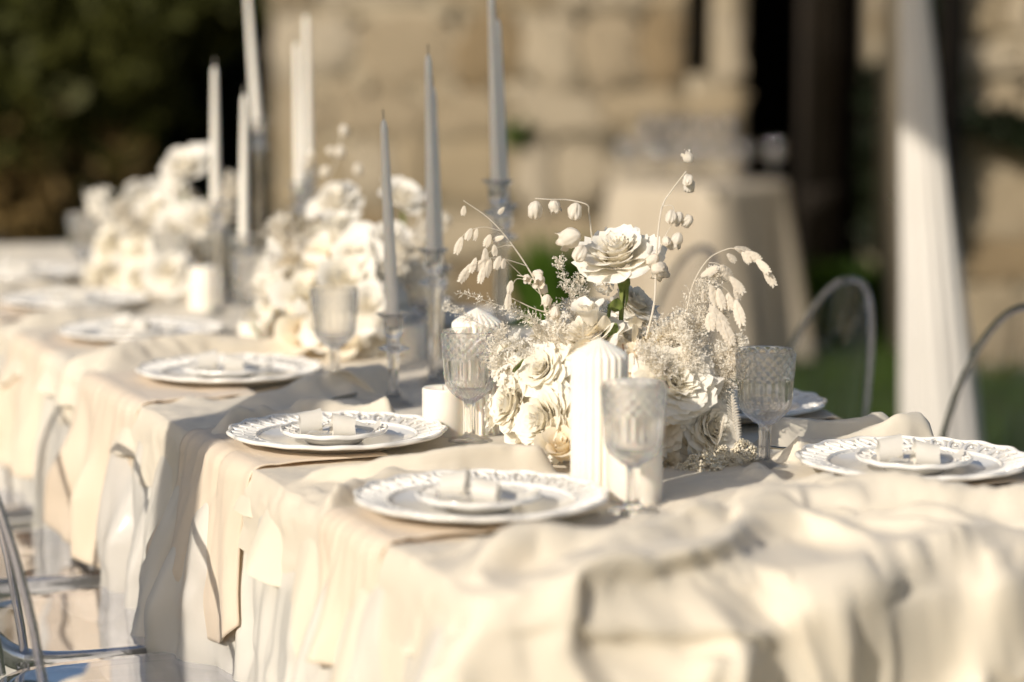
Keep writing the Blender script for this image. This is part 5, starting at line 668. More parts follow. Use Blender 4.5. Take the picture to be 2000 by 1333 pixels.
-29,-6,-3,-1,12,16,7,6,1,3,0,2,-2,-5,-2,2,6,-28,-34,23,30,-9,-1,-1,-2,3,4,-3,1,3,2,0,5,3,1,-8,6,-1,-2,3,1,-1,-1,0,0,0,0,0,0,0,0,0,0,0,-1,1,1,3,-3,-4,2,4,0,-6,-2,2,2,-2,-1,0,2,1,0,0,0,0,0,0,0,0,-1,0,1,0,0,-1,0,-4,2,2,-4,1,0,4,2,-6,-2,5,2,-1,0,1,-1,0,0,0,0,1,-1,0,1,0,-1,0,0,1,-1,0,0,0,0,-1,0,1,0,0,0,-1,0,0,1,0,0,4,4,2,-2,-8,-11,3,6,1,0,1,
-36,-4,-4,-10,-15,-9,15,26,15,0,1,5,-4,-7,-11,-23,-40,-10,26,39,29,20,-21,4,5,-5,2,10,-8,0,2,2,4,5,1,-7,3,-1,8,2,-5,-1,0,-1,-1,0,-1,0,0,0,1,-1,0,0,1,0,0,2,3,-6,1,1,2,-2,-7,3,1,-3,-1,3,4,-1,-1,0,0,0,0,0,0,0,0,0,0,-1,0,1,0,-1,-4,3,0,0,-1,0,3,-2,-7,4,4,1,0,0,1,0,-1,0,0,0,1,0,-1,-1,0,2,0,0,0,-1,0,0,0,0,0,-1,0,0,0,1,0,0,0,0,0,-1,4,2,2,1,-15,-5,6,4,2,-1,
-30,2,3,2,-1,-7,-27,-38,-20,-5,0,-4,4,12,15,30,43,37,9,-20,-33,27,5,-18,5,14,1,1,1,-13,-1,-2,4,5,2,-2,-3,10,2,-5,-2,-2,0,1,0,-1,1,-1,0,0,-1,1,0,0,0,0,0,1,1,1,-4,-1,3,0,-2,-2,2,-4,1,3,4,-4,0,-1,0,1,0,0,0,0,0,-1,0,1,0,0,-1,1,-5,-1,3,0,1,0,-1,1,-2,-3,4,2,1,0,0,0,1,0,1,0,-1,0,0,0,0,1,-1,-1,0,0,0,0,0,0,0,0,0,0,0,0,0,0,0,0,0,-4,0,2,3,8,-10,-9,2,5,1,1,
15,-2,0,-1,-5,1,1,3,3,5,8,4,7,12,18,14,3,6,-6,-40,-80,12,50,-20,-23,6,12,3,8,3,-16,-7,-2,5,0,8,-7,3,6,-6,1,1,0,-2,1,0,-1,1,-1,0,0,0,0,0,0,0,1,0,0,3,-3,0,0,1,-2,-2,0,-3,1,6,1,-4,-1,1,0,-1,0,0,0,0,0,1,0,0,0,0,1,-1,1,-6,4,-1,-1,-1,-2,8,0,-8,3,2,0,0,0,0,1,0,0,1,0,0,0,1,1,-2,-1,0,0,0,0,0,0,-1,0,0,0,0,0,0,0,0,0,0,0,-2,-5,3,-3,6,6,-11,-2,4,3,0,
25,4,2,1,3,2,6,6,3,7,2,0,-1,2,-10,-24,-30,-3,23,-9,-30,4,19,42,-44,-11,-2,10,8,4,-7,-9,-1,3,-1,-2,8,7,-4,-1,-2,2,0,1,-1,0,0,-1,1,-1,0,0,0,0,0,0,-1,0,1,2,-1,-1,1,2,-2,-2,-2,0,1,7,-4,-2,0,0,0,0,0,0,0,0,0,0,0,0,0,0,0,0,0,-2,-1,1,-1,-1,-3,4,-5,3,2,1,1,0,-2,1,1,-2,2,1,2,0,0,0,0,-2,0,0,0,0,0,-1,0,1,0,0,0,0,0,0,0,-1,1,0,0,0,-5,1,-2,7,9,-12,-7,3,2,2,
14,2,1,0,-1,0,1,3,6,-2,3,-5,7,-16,-38,-54,-5,31,30,-18,32,-2,0,27,7,-24,-4,-3,6,2,5,-9,-4,1,1,2,5,5,-5,-2,2,-1,1,0,1,-1,1,0,-1,1,-1,0,0,-1,0,0,1,0,0,0,0,0,0,1,-1,-2,-1,1,0,5,-4,0,0,0,0,0,0,0,0,0,0,0,-1,0,0,0,0,1,0,0,-2,0,-1,-2,-3,4,0,3,-1,1,1,-3,0,-2,3,0,-2,2,3,0,1,0,-2,0,1,0,-1,0,0,0,0,0,0,0,-1,0,0,0,0,1,-1,1,0,2,-5,-4,9,-3,7,-2,-12,-2,6,4,
12,-2,-1,-2,-2,4,0,-1,-1,-3,-9,-5,-26,-47,-21,46,36,8,0,-38,53,0,-7,-8,31,-10,-15,2,-3,7,11,-11,-4,-3,7,3,-2,4,-3,1,-1,1,0,1,-1,1,-1,1,0,-1,1,0,-1,1,-1,0,0,0,0,0,0,0,0,-1,-1,0,-1,1,1,3,-3,0,-1,0,0,1,-1,1,-1,0,0,0,1,0,0,0,0,0,0,0,-1,-2,3,-3,-1,1,2,1,-2,1,-1,1,-1,-1,-2,3,-1,-3,4,4,0,-1,-1,1,-1,0,0,0,0,0,-1,0,0,0,1,0,0,0,-1,0,0,1,1,-1,-2,-5,4,1,5,2,-9,-5,4,5,
-33,-12,-13,-13,3,-6,-1,-4,-9,-9,-8,-1,4,46,58,27,7,-9,-23,-27,28,-2,-12,-15,33,10,-25,-6,2,5,8,-3,-8,-1,6,3,-2,3,-1,0,1,-1,0,0,1,1,0,-1,0,1,0,-1,1,-1,0,0,0,0,0,0,0,0,0,-1,0,-1,0,-2,3,1,-1,0,0,0,0,-1,1,-1,1,0,0,0,0,0,0,0,0,0,0,0,-1,1,1,-5,2,0,5,-2,-5,-1,2,2,1,0,-3,0,2,-3,-3,7,4,-1,-3,0,0,0,0,0,-1,0,1,0,0,0,-1,0,0,0,1,0,-1,0,0,0,-1,-6,0,4,-1,15,-8,-5,0,3,
-37,-6,2,5,-5,-3,-4,-3,1,6,11,18,24,22,16,6,2,-19,-37,-2,9,-4,-13,-3,28,-5,-11,-12,15,-4,5,3,-11,-4,4,5,-2,2,1,0,1,0,0,0,0,0,0,1,0,-1,0,0,0,1,0,0,-1,0,0,0,0,0,0,-1,1,0,-1,-1,0,0,0,0,1,0,0,0,0,0,0,0,0,0,0,0,0,0,0,0,0,-1,1,0,-1,-3,5,0,0,1,-1,-4,-2,3,-1,-1,-3,2,2,2,-5,2,6,-2,1,-1,1,-1,0,0,0,0,0,-1,0,0,1,0,-1,0,0,0,0,0,1,-1,0,-4,-5,9,-6,5,7,-6,0,2,
-14,9,5,5,1,1,5,3,3,2,10,9,9,8,0,-7,-12,-6,-47,18,3,-7,-8,29,-16,8,-1,-18,-1,8,-3,17,-19,-3,-2,9,-4,2,4,1,-1,1,-1,0,0,0,1,0,0,0,0,0,0,0,1,-1,1,-1,0,0,0,0,0,0,0,1,-1,-2,-1,-1,3,0,0,0,0,0,0,0,0,0,0,0,0,0,0,0,0,0,0,0,0,-2,0,7,-6,1,2,0,-2,-1,-1,-1,1,-2,-1,0,4,0,-4,-2,7,-1,1,0,0,0,0,0,-1,1,-1,1,0,0,-1,0,1,-1,0,0,1,-1,0,0,-1,-2,-4,4,1,-4,11,-3,-1,-2,
33,3,0,0,-2,2,5,3,-2,2,7,3,-1,-8,-10,-16,0,-13,-30,25,1,-7,16,6,-31,13,7,-5,-14,1,5,18,-15,-4,-3,10,-5,-1,6,0,1,0,1,0,0,0,0,0,0,0,-1,1,0,-1,0,1,0,1,-1,0,0,0,0,0,0,2,-2,-1,1,-3,1,1,-1,0,0,0,0,0,0,0,0,0,0,0,0,1,-1,0,0,1,0,0,1,1,0,-2,-1,-3,4,1,0,-3,0,-1,0,0,3,0,0,-7,5,4,-1,-1,0,0,0,0,0,-1,1,0,-1,0,1,-1,0,1,0,-1,0,0,0,-1,0,2,-5,-4,8,-2,4,8,-6,-1,
29,-3,-1,-2,0,9,1,-3,-6,13,-1,-8,-6,-11,-11,-1,-1,-10,-5,17,0,16,15,-42,-6,0,34,-7,-18,-4,4,8,13,-20,-1,5,5,-14,11,1,0,0,0,0,0,0,0,0,1,1,0,-1,0,0,0,0,0,0,1,-1,1,-1,0,-2,3,1,-1,-2,4,-4,0,-1,1,0,0,0,0,0,0,0,0,0,0,0,0,-1,1,0,0,0,-1,2,-1,0,5,-8,0,3,2,-3,-2,1,-1,3,0,-4,0,2,2,-3,-2,8,-2,0,-1,0,1,0,-1,0,0,-1,1,-1,0,1,-1,0,0,1,-1,0,-1,1,-1,0,0,-3,5,-1,-1,-3,9,2,
-16,-6,-2,3,12,11,0,2,12,4,-7,-7,-4,-4,-1,5,-3,-30,5,31,24,14,-40,-31,18,22,6,7,-24,1,-5,-7,26,-19,-5,1,12,-17,8,5,-1,0,0,0,0,0,0,0,0,0,1,1,-1,1,-1,0,0,0,0,1,-2,2,-2,-1,3,0,-1,-1,1,0,-2,1,0,0,0,0,0,0,0,0,0,0,0,0,0,0,0,0,0,0,1,0,-1,4,2,-6,-1,3,-3,-1,1,-2,1,1,-2,-2,0,5,0,-6,-3,10,3,-2,-1,0,-2,-1,2,0,-1,0,0,0,0,0,0,0,0,0,1,-1,-1,1,1,-1,1,-4,0,2,1,-1,3,0,
-20,-11,-12,-12,-11,-8,1,13,29,12,12,10,-7,5,0,-1,-4,-17,17,34,6,-43,-29,27,37,-20,-11,16,3,-18,4,-13,15,7,-22,0,16,-8,-16,19,1,-1,0,0,0,0,0,0,1,0,0,0,0,0,0,0,0,0,0,0,1,-2,-1,1,3,0,-2,0,1,1,-3,-1,1,0,0,0,0,0,0,0,0,0,0,0,0,0,0,0,0,0,0,0,-1,1,1,-2,2,2,-6,1,0,0,-1,-1,3,-1,-10,13,-1,-1,-14,13,5,-2,0,-1,-1,0,0,0,1,-1,-1,1,0,-1,1,0,0,0,0,0,-1,0,1,0,2,0,-2,-2,3,0,-1,-1,
-1,15,-3,-7,-2,-7,-13,-18,-30,-34,-5,44,51,-3,-2,9,-9,-42,74,15,-33,-15,22,36,-39,-6,4,0,8,-4,-11,3,-7,27,-13,-16,10,7,-25,9,11,1,-1,0,0,1,0,0,-1,0,0,0,1,0,1,-1,0,0,0,0,0,0,-5,7,1,-2,-2,0,3,0,-3,0,-1,0,0,0,1,0,0,0,0,0,0,0,0,0,0,0,0,0,0,0,-2,6,-5,-1,5,-3,-1,0,-1,0,-1,-1,3,-1,-3,6,-13,-1,-6,9,7,4,-2,0,1,0,1,-1,-2,2,-1,0,0,0,0,0,0,0,0,0,-1,1,0,1,-1,1,0,-1,0,0,2,-3,
-4,12,17,6,7,-1,2,4,-4,-8,-33,-73,-56,7,9,33,40,22,39,1,-6,-12,9,-3,-10,1,-10,3,17,-2,-13,6,-11,15,10,-18,-6,18,-13,-15,12,7,2,0,0,-1,0,0,0,0,0,0,0,0,0,1,0,0,0,0,-1,-2,3,3,-1,-2,-1,4,1,-4,-1,0,0,0,0,0,-1,0,1,0,0,0,0,0,0,0,0,0,0,0,0,0,4,-4,-3,3,3,-5,0,-1,1,0,-1,0,1,2,1,-3,6,-16,-9,-8,30,-2,0,-1,1,1,-2,1,0,-2,2,0,0,0,0,0,0,0,0,0,0,0,0,-1,2,0,0,0,1,2,0,-5,
-4,0,6,14,11,10,7,10,4,4,4,-13,-35,-42,-8,1,-40,73,10,-22,-21,13,14,-15,5,4,6,-5,1,14,-9,-11,4,-3,44,-27,-12,5,9,-20,-3,10,6,1,0,0,0,0,0,0,0,0,1,0,0,0,0,0,0,0,-1,-1,5,-1,-1,-3,-3,7,0,-2,-2,1,0,0,0,0,0,0,-1,1,0,0,0,0,0,0,0,0,0,0,0,-1,1,-3,-1,7,-2,-3,0,0,0,0,1,0,-2,1,6,-8,10,0,-14,-18,8,18,0,0,0,-1,0,-2,1,1,0,0,-1,1,0,0,0,0,0,0,1,-2,0,0,0,0,1,2,-1,3,-1,-3,
-2,-4,1,4,9,-1,5,10,2,9,10,20,9,-11,-6,-10,-72,39,3,-12,-18,3,2,-2,17,4,-12,1,-2,-7,9,-14,0,4,21,11,-21,-6,10,-6,-5,6,3,-1,0,0,0,0,0,1,0,0,-1,0,0,0,0,0,0,0,0,2,1,0,-2,-1,-1,5,0,-3,-1,-1,1,0,0,0,0,0,0,-1,1,0,0,0,0,0,0,0,0,0,1,0,-2,-2,4,4,-6,-1,0,1,0,0,1,0,0,0,5,-5,-5,9,-1,-11,-28,24,11,1,-3,0,0,1,0,1,0,0,0,0,0,0,0,0,0,-1,0,1,0,0,-1,-1,1,4,-1,2,-3,-2,
0,0,-3,-1,1,-2,4,-1,-1,1,1,7,28,16,2,-7,-40,5,-3,-3,8,15,10,-5,-18,-14,-9,-3,5,24,-20,-11,-4,5,11,33,-26,-9,6,4,-2,0,-4,0,0,1,0,0,0,-1,0,0,0,0,0,1,0,0,0,0,1,1,0,-2,-1,0,7,2,-5,-4,0,0,-1,1,0,0,0,0,0,0,0,0,0,0,0,0,0,0,1,0,-1,0,0,0,6,-3,-4,0,0,0,0,1,0,1,4,1,-2,-8,-5,8,9,-5,-14,-15,16,4,2,1,1,0,1,0,-1,0,1,0,0,0,0,1,0,-2,1,0,0,1,0,-1,2,2,-2,2,-4,-1,
2,0,-4,1,-2,0,4,-5,1,0,0,-1,1,14,7,-11,14,-6,-10,-12,-2,1,-4,0,-3,-12,4,14,24,-14,19,-13,-22,3,4,15,7,-10,3,2,-7,-2,0,1,0,-1,0,0,0,0,0,0,0,1,0,-1,0,0,0,0,1,1,0,-1,0,2,6,-5,-4,0,0,0,0,-1,1,0,0,0,0,0,0,0,0,0,0,0,0,1,-1,0,0,1,1,0,0,-2,0,-1,0,0,0,0,1,0,1,2,-3,-3,7,-4,10,-5,-5,-13,-8,11,7,0,1,1,-1,0,1,0,0,0,0,0,1,-1,-1,1,0,0,0,1,-1,-2,3,3,-1,1,-3,-1,
3,-2,-3,0,-2,0,5,-4,-2,-1,-3,-7,-12,-4,0,-4,64,-19,-14,-14,1,-6,-9,-2,6,19,21,14,-21,-6,-7,38,-37,-1,1,11,12,-11,-5,9,-2,-11,4,0,1,0,0,0,0,0,0,1,0,-1,0,0,0,0,1,0,0,0,-1,0,0,1,0,-1,0,0,0,0,0,0,0,0,0,0,0,0,0,0,0,0,0,0,0,0,0,0,0,0,1,1,-1,-1,0,0,0,0,0,0,-1,0,1,2,-4,0,0,7,0,2,-5,-6,-7,-5,4,4,3,3,1,0,0,0,-1,0,0,1,0,0,-1,2,-1,0,0,0,-1,1,2,1,-1,2,-5,0,
3,-1,-3,-4,-3,-3,1,-5,-5,-7,-15,-20,-3,9,2,-4,45,1,-12,9,17,12,19,12,-6,-14,-10,-16,-5,-1,10,1,-4,-4,1,2,4,3,-6,5,3,-13,-1,5,0,0,0,1,0,0,1,-1,0,0,0,0,1,0,-1,0,0,0,0,1,0,0,-1,0,1,-1,0,0,0,0,0,0,0,0,0,0,0,0,0,0,0,0,1,-1,0,0,0,0,1,-1,0,0,0,0,0,0,0,0,0,0,-2,2,0,-1,2,2,2,2,-3,-5,-5,-2,-3,1,3,4,2,0,0,-1,0,-1,1,1,0,-1,1,0,1,0,0,-1,-2,4,-3,2,1,2,-5,0,
-5,-7,-4,-5,-11,-8,-24,-18,-11,-7,5,19,15,11,10,8,10,-2,8,22,11,-11,-9,2,8,-3,2,2,-11,-3,4,3,4,-3,-3,-2,1,9,-3,-3,-10,3,-6,1,4,3,2,2,0,1,-1,0,0,0,0,1,-1,0,0,0,0,1,0,-1,0,0,0,0,0,0,0,0,0,0,0,0,0,0,0,0,-1,1,0,0,0,0,0,0,0,0,0,0,0,0,0,0,-1,1,0,0,0,0,0,0,-2,2,0,2,0,1,2,0,2,-4,-3,-4,-4,0,1,3,1,1,0,0,1,-1,-1,2,-1,0,0,1,0,0,-1,1,2,0,-1,0,5,-4,-4,2,
-50,-2,3,3,2,15,15,16,14,11,13,5,-6,-8,-6,-4,1,-13,-30,-1,5,-10,-30,11,19,21,9,1,0,-6,1,-1,1,7,-5,-5,2,2,4,-8,-4,0,5,-6,-1,2,5,3,1,-1,0,0,0,0,1,-1,0,0,0,0,1,-1,0,0,0,0,1,0,-1,0,0,0,0,1,-1,0,0,0,0,0,0,0,0,0,0,0,0,0,0,0,1,0,-1,0,0,0,1,-1,0,0,0,0,0,0,0,1,0,0,-1,0,1,3,5,3,0,-3,-4,-7,-4,0,2,1,0,1,0,0,-1,2,0,0,1,0,0,-1,0,-2,1,1,0,0,4,-3,-2,-1,
17,6,3,6,11,16,12,15,10,7,-2,2,-4,1,-3,-8,-9,0,-65,-38,5,19,-6,-39,-5,20,25,5,-2,5,0,-11,11,5,-9,-6,-3,4,4,-5,-2,0,-2,8,-4,1,1,2,2,0,0,0,0,1,-1,0,0,0,0,1,-1,0,0,0,0,1,-1,0,0,0,0,0,1,-1,0,0,0,0,0,0,0,-1,1,0,0,0,0,0,1,0,-1,0,0,0,0,1,-1,0,0,0,0,0,0,-1,2,-1,-1,1,1,-1,2,0,0,2,0,0,-1,-1,-3,-6,1,2,1,1,0,1,2,-2,0,-1,2,-1,0,1,-1,0,0,-2,-1,3,1,-2,0,-2,
17,9,4,5,0,-5,-12,-8,-3,-8,1,7,7,10,5,4,-3,-5,-3,-42,-11,-6,28,22,-22,-20,10,14,8,8,-1,-26,26,-3,-7,-11,6,-2,6,-3,-3,1,-8,11,0,-3,-1,1,4,2,0,0,0,-1,1,0,0,0,0,0,0,0,1,0,0,-1,0,0,0,0,0,1,-1,0,0,0,0,0,0,0,0,0,-1,0,0,1,0,0,-1,1,0,0,1,0,0,-1,0,0,0,0,0,0,0,2,0,-5,2,2,-1,0,0,0,1,-1,0,1,2,-1,-1,-3,-5,1,3,1,0,1,1,-2,-1,-2,3,2,-1,0,1,0,-1,0,-2,2,-2,-1,0,-1,
-5,-5,11,6,2,0,1,-3,-10,3,7,-1,-2,2,-6,-10,5,5,56,-65,-19,2,-9,26,27,-11,-36,16,15,1,-3,5,5,-4,-8,-2,3,0,1,-11,6,-5,-7,9,8,-5,-3,-2,2,5,2,1,0,0,-1,0,1,0,0,-1,2,0,-1,0,0,0,0,0,1,0,0,-1,0,0,0,0,0,0,0,0,0,1,-1,0,0,0,0,0,0,0,1,0,-1,0,0,0,0,0,0,0,0,0,0,1,-3,0,0,1,0,1,-1,1,0,1,-1,-1,1,3,-4,3,-6,0,0,1,1,1,0,0,0,2,0,-2,1,-1,0,0,1,-1,-1,1,-4,-3,3,0,
-4,4,6,-3,5,0,0,-4,-1,3,-3,-2,-4,-9,-5,0,1,9,15,55,-88,5,10,-7,14,25,-23,-24,15,3,7,1,10,-2,2,-2,-8,-4,-5,6,3,-1,4,-10,3,-2,-1,0,-2,0,5,1,1,0,1,0,0,0,0,-1,1,0,0,0,1,0,0,0,-1,0,0,0,0,0,0,0,0,0,0,1,0,-1,1,-1,1,1,-1,0,0,-1,-1,1,0,0,0,0,0,0,0,0,0,1,0,-2,-1,1,0,0,1,-1,1,-1,0,0,1,0,-1,2,-2,4,4,-11,0,1,1,0,-1,0,2,-1,2,0,-1,0,0,1,0,0,-2,0,-2,1,-1,2,
-3,9,0,-2,0,-2,-5,-6,-9,-15,-12,-12,-3,-3,-2,6,2,4,14,94,-1,-68,7,7,-11,16,20,-47,10,13,-1,2,2,1,2,-4,-6,-1,-3,8,0,0,-3,-10,9,-1,-1,1,1,-2,1,3,0,0,0,0,0,0,0,0,1,1,0,0,-1,0,0,0,0,0,0,0,0,0,1,0,0,0,0,-1,0,0,0,1,1,-1,0,0,0,-1,0,-1,1,0,0,0,0,0,1,0,0,-1,0,0,-1,-1,1,0,1,0,-1,1,0,0,-1,1,0,0,1,2,2,0,-8,0,2,0,0,0,-1,3,-2,-1,1,0,0,0,1,-1,0,0,-1,-1,1,2,
10,1,-5,-8,-11,-18,-3,-7,-3,-1,-1,3,8,2,3,5,8,5,8,11,94,-86,-27,6,4,-10,25,-6,-29,17,6,1,0,1,2,-8,-1,1,-2,3,-1,-4,3,-1,-1,3,2,0,1,-1,0,0,0,1,-1,1,0,0,-1,3,-1,-1,0,0,0,0,0,0,1,0,0,0,0,0,-1,0,0,0,0,0,0,0,0,0,1,0,0,-1,0,1,0,0,-1,0,0,1,0,0,-1,0,0,0,0,-1,1,-1,1,0,-1,0,1,0,-1,0,1,0,0,-1,5,-1,-3,-2,1,-1,0,1,0,-1,1,1,-2,1,0,0,1,0,-1,0,1,-1,-1,-1,3,0,
14,-8,-12,-9,5,7,0,2,9,10,9,7,2,-1,3,2,-9,1,0,-18,17,60,-94,-14,16,-3,1,43,-45,-8,13,-2,5,1,-3,-8,7,-3,1,-4,2,-2,-2,9,-4,3,-1,2,-1,-3,2,-1,1,0,1,-1,-1,1,2,0,-1,0,0,1,0,0,0,0,-1,0,0,0,0,0,0,0,0,0,0,0,0,0,0,0,0,0,0,1,-1,0,0,0,0,1,0,-1,0,0,0,0,0,0,0,1,0,0,0,-2,0,1,-1,0,1,0,0,0,0,-1,5,-5,1,-1,0,0,-1,1,1,-1,0,-1,-3,2,0,1,0,1,0,1,-1,-1,1,0,1,-1,
2,4,-9,8,7,7,9,11,4,3,1,1,1,1,1,-5,-13,-14,-9,-13,3,50,-22,-45,9,13,-4,3,21,-38,6,10,-1,-3,-2,2,-2,0,-1,2,-7,6,3,11,-8,-4,3,0,-4,0,2,-1,1,-1,0,0,1,0,1,-1,0,1,0,-1,0,0,0,0,0,0,0,0,0,1,0,0,0,0,0,0,0,0,-1,2,-2,0,0,0,0,1,0,0,0,-1,0,0,0,0,0,0,0,0,0,0,0,0,-1,0,1,-1,1,0,0,0,0,0,0,0,0,-2,-1,4,-1,1,0,-1,-1,0,-1,1,0,-1,1,0,0,0,1,0,1,0,-1,0,-2,0,
1,3,6,-2,-4,5,3,7,6,0,-6,-2,3,1,2,-3,-9,-11,0,5,-1,24,0,-43,-1,19,-6,2,12,-6,-20,17,-1,-3,-7,8,-4,4,-1,0,-6,0,18,-4,-9,5,1,-4,-1,2,-1,1,-1,0,0,1,0,0,-2,0,1,1,0,0,0,0,0,0,1,0,0,0,0,-1,0,0,0,0,0,0,0,0,1,-1,0,-1,1,-1,1,0,0,0,0,0,0,0,0,0,0,0,0,0,0,0,0,-1,1,-2,1,1,0,0,0,0,-1,0,0,1,-3,0,0,2,2,0,0,-1,-1,0,1,1,1,-1,-1,0,0,0,0,1,0,0,-2,1,1,0,
1,0,6,-2,-6,0,-1,2,3,-3,-1,2,0,-4,1,3,-4,-1,1,-13,-21,-17,79,-41,-8,13,10,-3,10,9,-21,1,1,2,-1,0,0,0,2,-6,4,7,11,-20,3,3,0,-1,1,2,-2,-2,0,1,0,0,-1,0,0,-1,-1,3,1,0,0,0,0,0,-1,0,0,0,0,0,0,0,0,0,0,0,0,1,-1,0,0,-1,0,1,0,0,0,0,0,0,0,0,0,0,0,0,0,0,0,1,-1,0,-1,-1,1,0,0,0,0,0,1,-1,1,0,-2,-2,3,-1,4,-1,1,-1,-1,0,-1,2,-1,0,-1,0,0,0,0,0,-1,-1,3,0,0,0,
3,-8,-2,6,-3,-2,-1,1,4,1,-3,2,2,-3,-4,-3,15,-7,-26,-17,0,4,34,30,-32,-6,16,2,1,-4,0,-11,9,7,-7,-2,4,0,0,0,6,7,-11,-3,3,1,1,0,0,0,-4,0,0,0,-1,-1,1,-1,0,0,-3,3,2,0,0,0,0,0,0,0,0,0,0,1,0,0,0,0,0,0,0,-1,1,0,1,-2,1,0,0,-1,0,0,0,0,0,0,0,0,0,0,0,1,0,-1,1,-2,-1,2,0,0,0,0,0,0,0,0,0,1,-1,0,1,3,-2,-1,-2,1,1,-1,0,-1,0,0,1,0,-1,0,0,-1,-1,-2,5,0,0,-1,
7,-9,0,2,-4,-2,-1,1,3,3,0,-8,4,8,-1,-3,-8,-5,-4,6,4,15,4,75,-61,-27,-3,7,-4,-4,12,-13,2,5,-4,0,-1,3,-1,6,2,4,-11,4,6,5,0,-2,-1,-4,-4,-2,-1,-1,1,0,-1,0,0,-3,1,-4,6,1,0,0,0,0,0,0,1,0,0,-1,0,0,0,0,0,0,0,0,1,-1,-1,1,0,0,0,0,0,0,0,0,0,0,0,0,0,1,0,-1,0,0,0,0,-1,0,0,0,0,0,1,0,-1,1,0,0,2,0,-2,1,1,-2,0,-1,1,0,-1,-2,2,0,0,-1,1,0,0,0,-1,-1,1,2,-1,-1,
6,4,-3,-4,-7,-1,-2,-4,-8,-1,5,-5,-9,-2,-7,-4,10,17,15,12,7,2,-1,10,26,-39,-14,0,-5,2,-2,4,1,-2,-3,-1,2,2,0,0,10,-6,4,13,2,-7,-6,-3,-4,-2,-2,0,-1,1,-1,0,0,0,0,1,-2,-2,-3,7,1,-1,1,0,0,0,-1,0,0,0,0,0,0,0,1,0,0,0,-1,0,-1,2,-2,1,0,0,0,0,0,0,0,0,0,0,1,-1,0,0,0,0,0,0,0,0,-1,1,0,0,-1,0,1,-1,0,0,1,1,0,-1,-1,0,1,0,-1,1,-1,0,0,0,0,1,-1,0,0,-2,1,1,1,-1,1,0,
5,0,1,-5,-12,-21,-16,-15,-10,-3,5,11,7,8,11,11,1,9,7,9,4,17,-1,-3,20,-17,-15,-3,-7,6,-1,2,8,-11,-4,0,3,0,2,2,7,0,18,-11,-13,-5,-2,0,0,0,1,0,0,-1,0,0,0,0,0,1,-2,-1,-2,-4,8,2,-1,0,0,0,0,0,0,0,0,1,0,0,-1,0,0,0,0,0,0,0,0,0,0,0,0,0,0,0,0,0,0,1,-1,0,0,0,0,0,0,1,-1,-1,1,0,0,0,-1,0,0,1,0,0,-1,0,0,2,0,0,-3,1,0,0,2,0,-2,0,0,0,1,0,0,0,0,1,-3,2,1,-1,
7,-11,-1,-6,0,5,1,3,4,1,-2,-3,-5,-5,-3,0,5,1,-2,2,16,1,11,-12,7,11,-13,-12,-2,7,-9,17,1,-4,-5,-4,1,0,0,16,-8,17,-19,-7,-1,-1,0,-1,1,1,0,-1,0,0,0,0,0,0,0,0,0,0,-3,-7,0,9,2,0,0,0,0,0,0,1,0,-1,0,0,0,0,0,0,0,0,0,1,0,-1,0,0,0,0,0,0,0,1,0,-1,0,0,0,0,0,0,0,0,0,0,-1,0,0,0,1,0,0,0,0,0,0,0,0,-1,0,1,0,-1,0,1,0,-1,0,0,0,0,0,0,-1,2,1,-3,-1,2,-1,0,
12,0,4,-1,4,2,6,8,5,4,1,2,-3,-3,-3,-7,2,6,-3,1,-8,-15,-23,5,-1,14,-3,-8,5,-1,1,9,-5,-1,-2,-3,-1,1,11,-11,21,-15,-7,-1,0,1,-1,1,0,-1,0,0,0,0,0,0,0,0,0,-1,2,-1,-2,-2,-4,2,6,1,1,0,0,0,0,-1,0,0,0,0,0,0,0,0,0,1,0,-1,0,0,0,0,0,0,0,0,1,-1,0,0,0,0,0,0,0,0,0,0,0,0,-1,1,0,0,0,0,0,0,0,0,0,0,0,0,0,-1,1,0,0,-1,0,0,1,0,0,0,0,-1,2,-1,-1,-2,1,1,0,-1,
12,6,6,2,-2,4,6,5,5,2,2,-1,-1,-1,-3,-7,5,-3,-2,-3,-29,-45,2,22,13,2,9,0,-2,-5,6,3,-4,-2,-3,1,-1,9,-4,15,-10,-11,0,0,1,0,1,0,-1,0,0,0,0,0,0,0,0,0,-2,0,2,-1,-2,2,0,-3,1,5,-1,0,0,0,0,0,0,0,0,0,0,0,0,0,1,-1,0,0,0,0,0,0,0,0,0,1,-1,0,0,0,0,0,0,0,0,0,0,1,0,0,-2,0,0,0,0,0,0,0,1,0,0,0,0,0,0,0,-1,0,1,0,0,0,-1,0,0,0,0,2,-1,0,0,1,-1,-1,0,-1,
8,10,0,-3,-2,7,0,0,-3,0,-1,0,3,1,-3,-5,4,-9,-18,-40,-40,35,36,3,7,8,0,6,2,-7,9,-7,0,-4,0,-2,6,5,2,10,-21,0,1,0,1,1,-1,-1,0,1,0,0,0,0,0,0,0,0,-1,1,0,0,-2,3,-1,-1,2,0,1,0,1,-1,-1,0,0,0,0,0,0,0,1,0,-1,0,0,0,0,0,0,0,0,0,0,0,0,0,0,0,0,0,0,0,1,0,0,-1,0,0,0,0,0,0,0,0,0,0,-1,0,0,1,0,0,0,0,0,0,-1,0,1,0,0,0,0,1,0,-1,0,0,1,1,-1,-2,-3,6,
6,2,-2,0,3,-1,-3,-2,-9,-10,-2,-1,-2,0,-4,-4,-33,-33,-15,17,66,26,6,-2,-6,2,0,-2,3,8,-2,-7,4,-7,-1,6,8,-5,12,-15,1,-1,-2,1,-1,-1,1,-1,1,0,-1,1,0,0,0,0,0,-1,1,1,-1,-1,1,2,-1,-2,0,2,0,1,0,-1,0,0,0,0,0,0,0,1,-1,0,0,0,0,0,0,0,0,0,0,0,0,0,0,0,0,0,0,0,1,0,-1,0,0,0,0,0,1,-2,0,0,0,1,0,0,0,0,0,-1,0,1,0,0,0,0,0,0,-1,1,0,0,0,-1,1,0,0,1,-1,1,0,0,1,6,
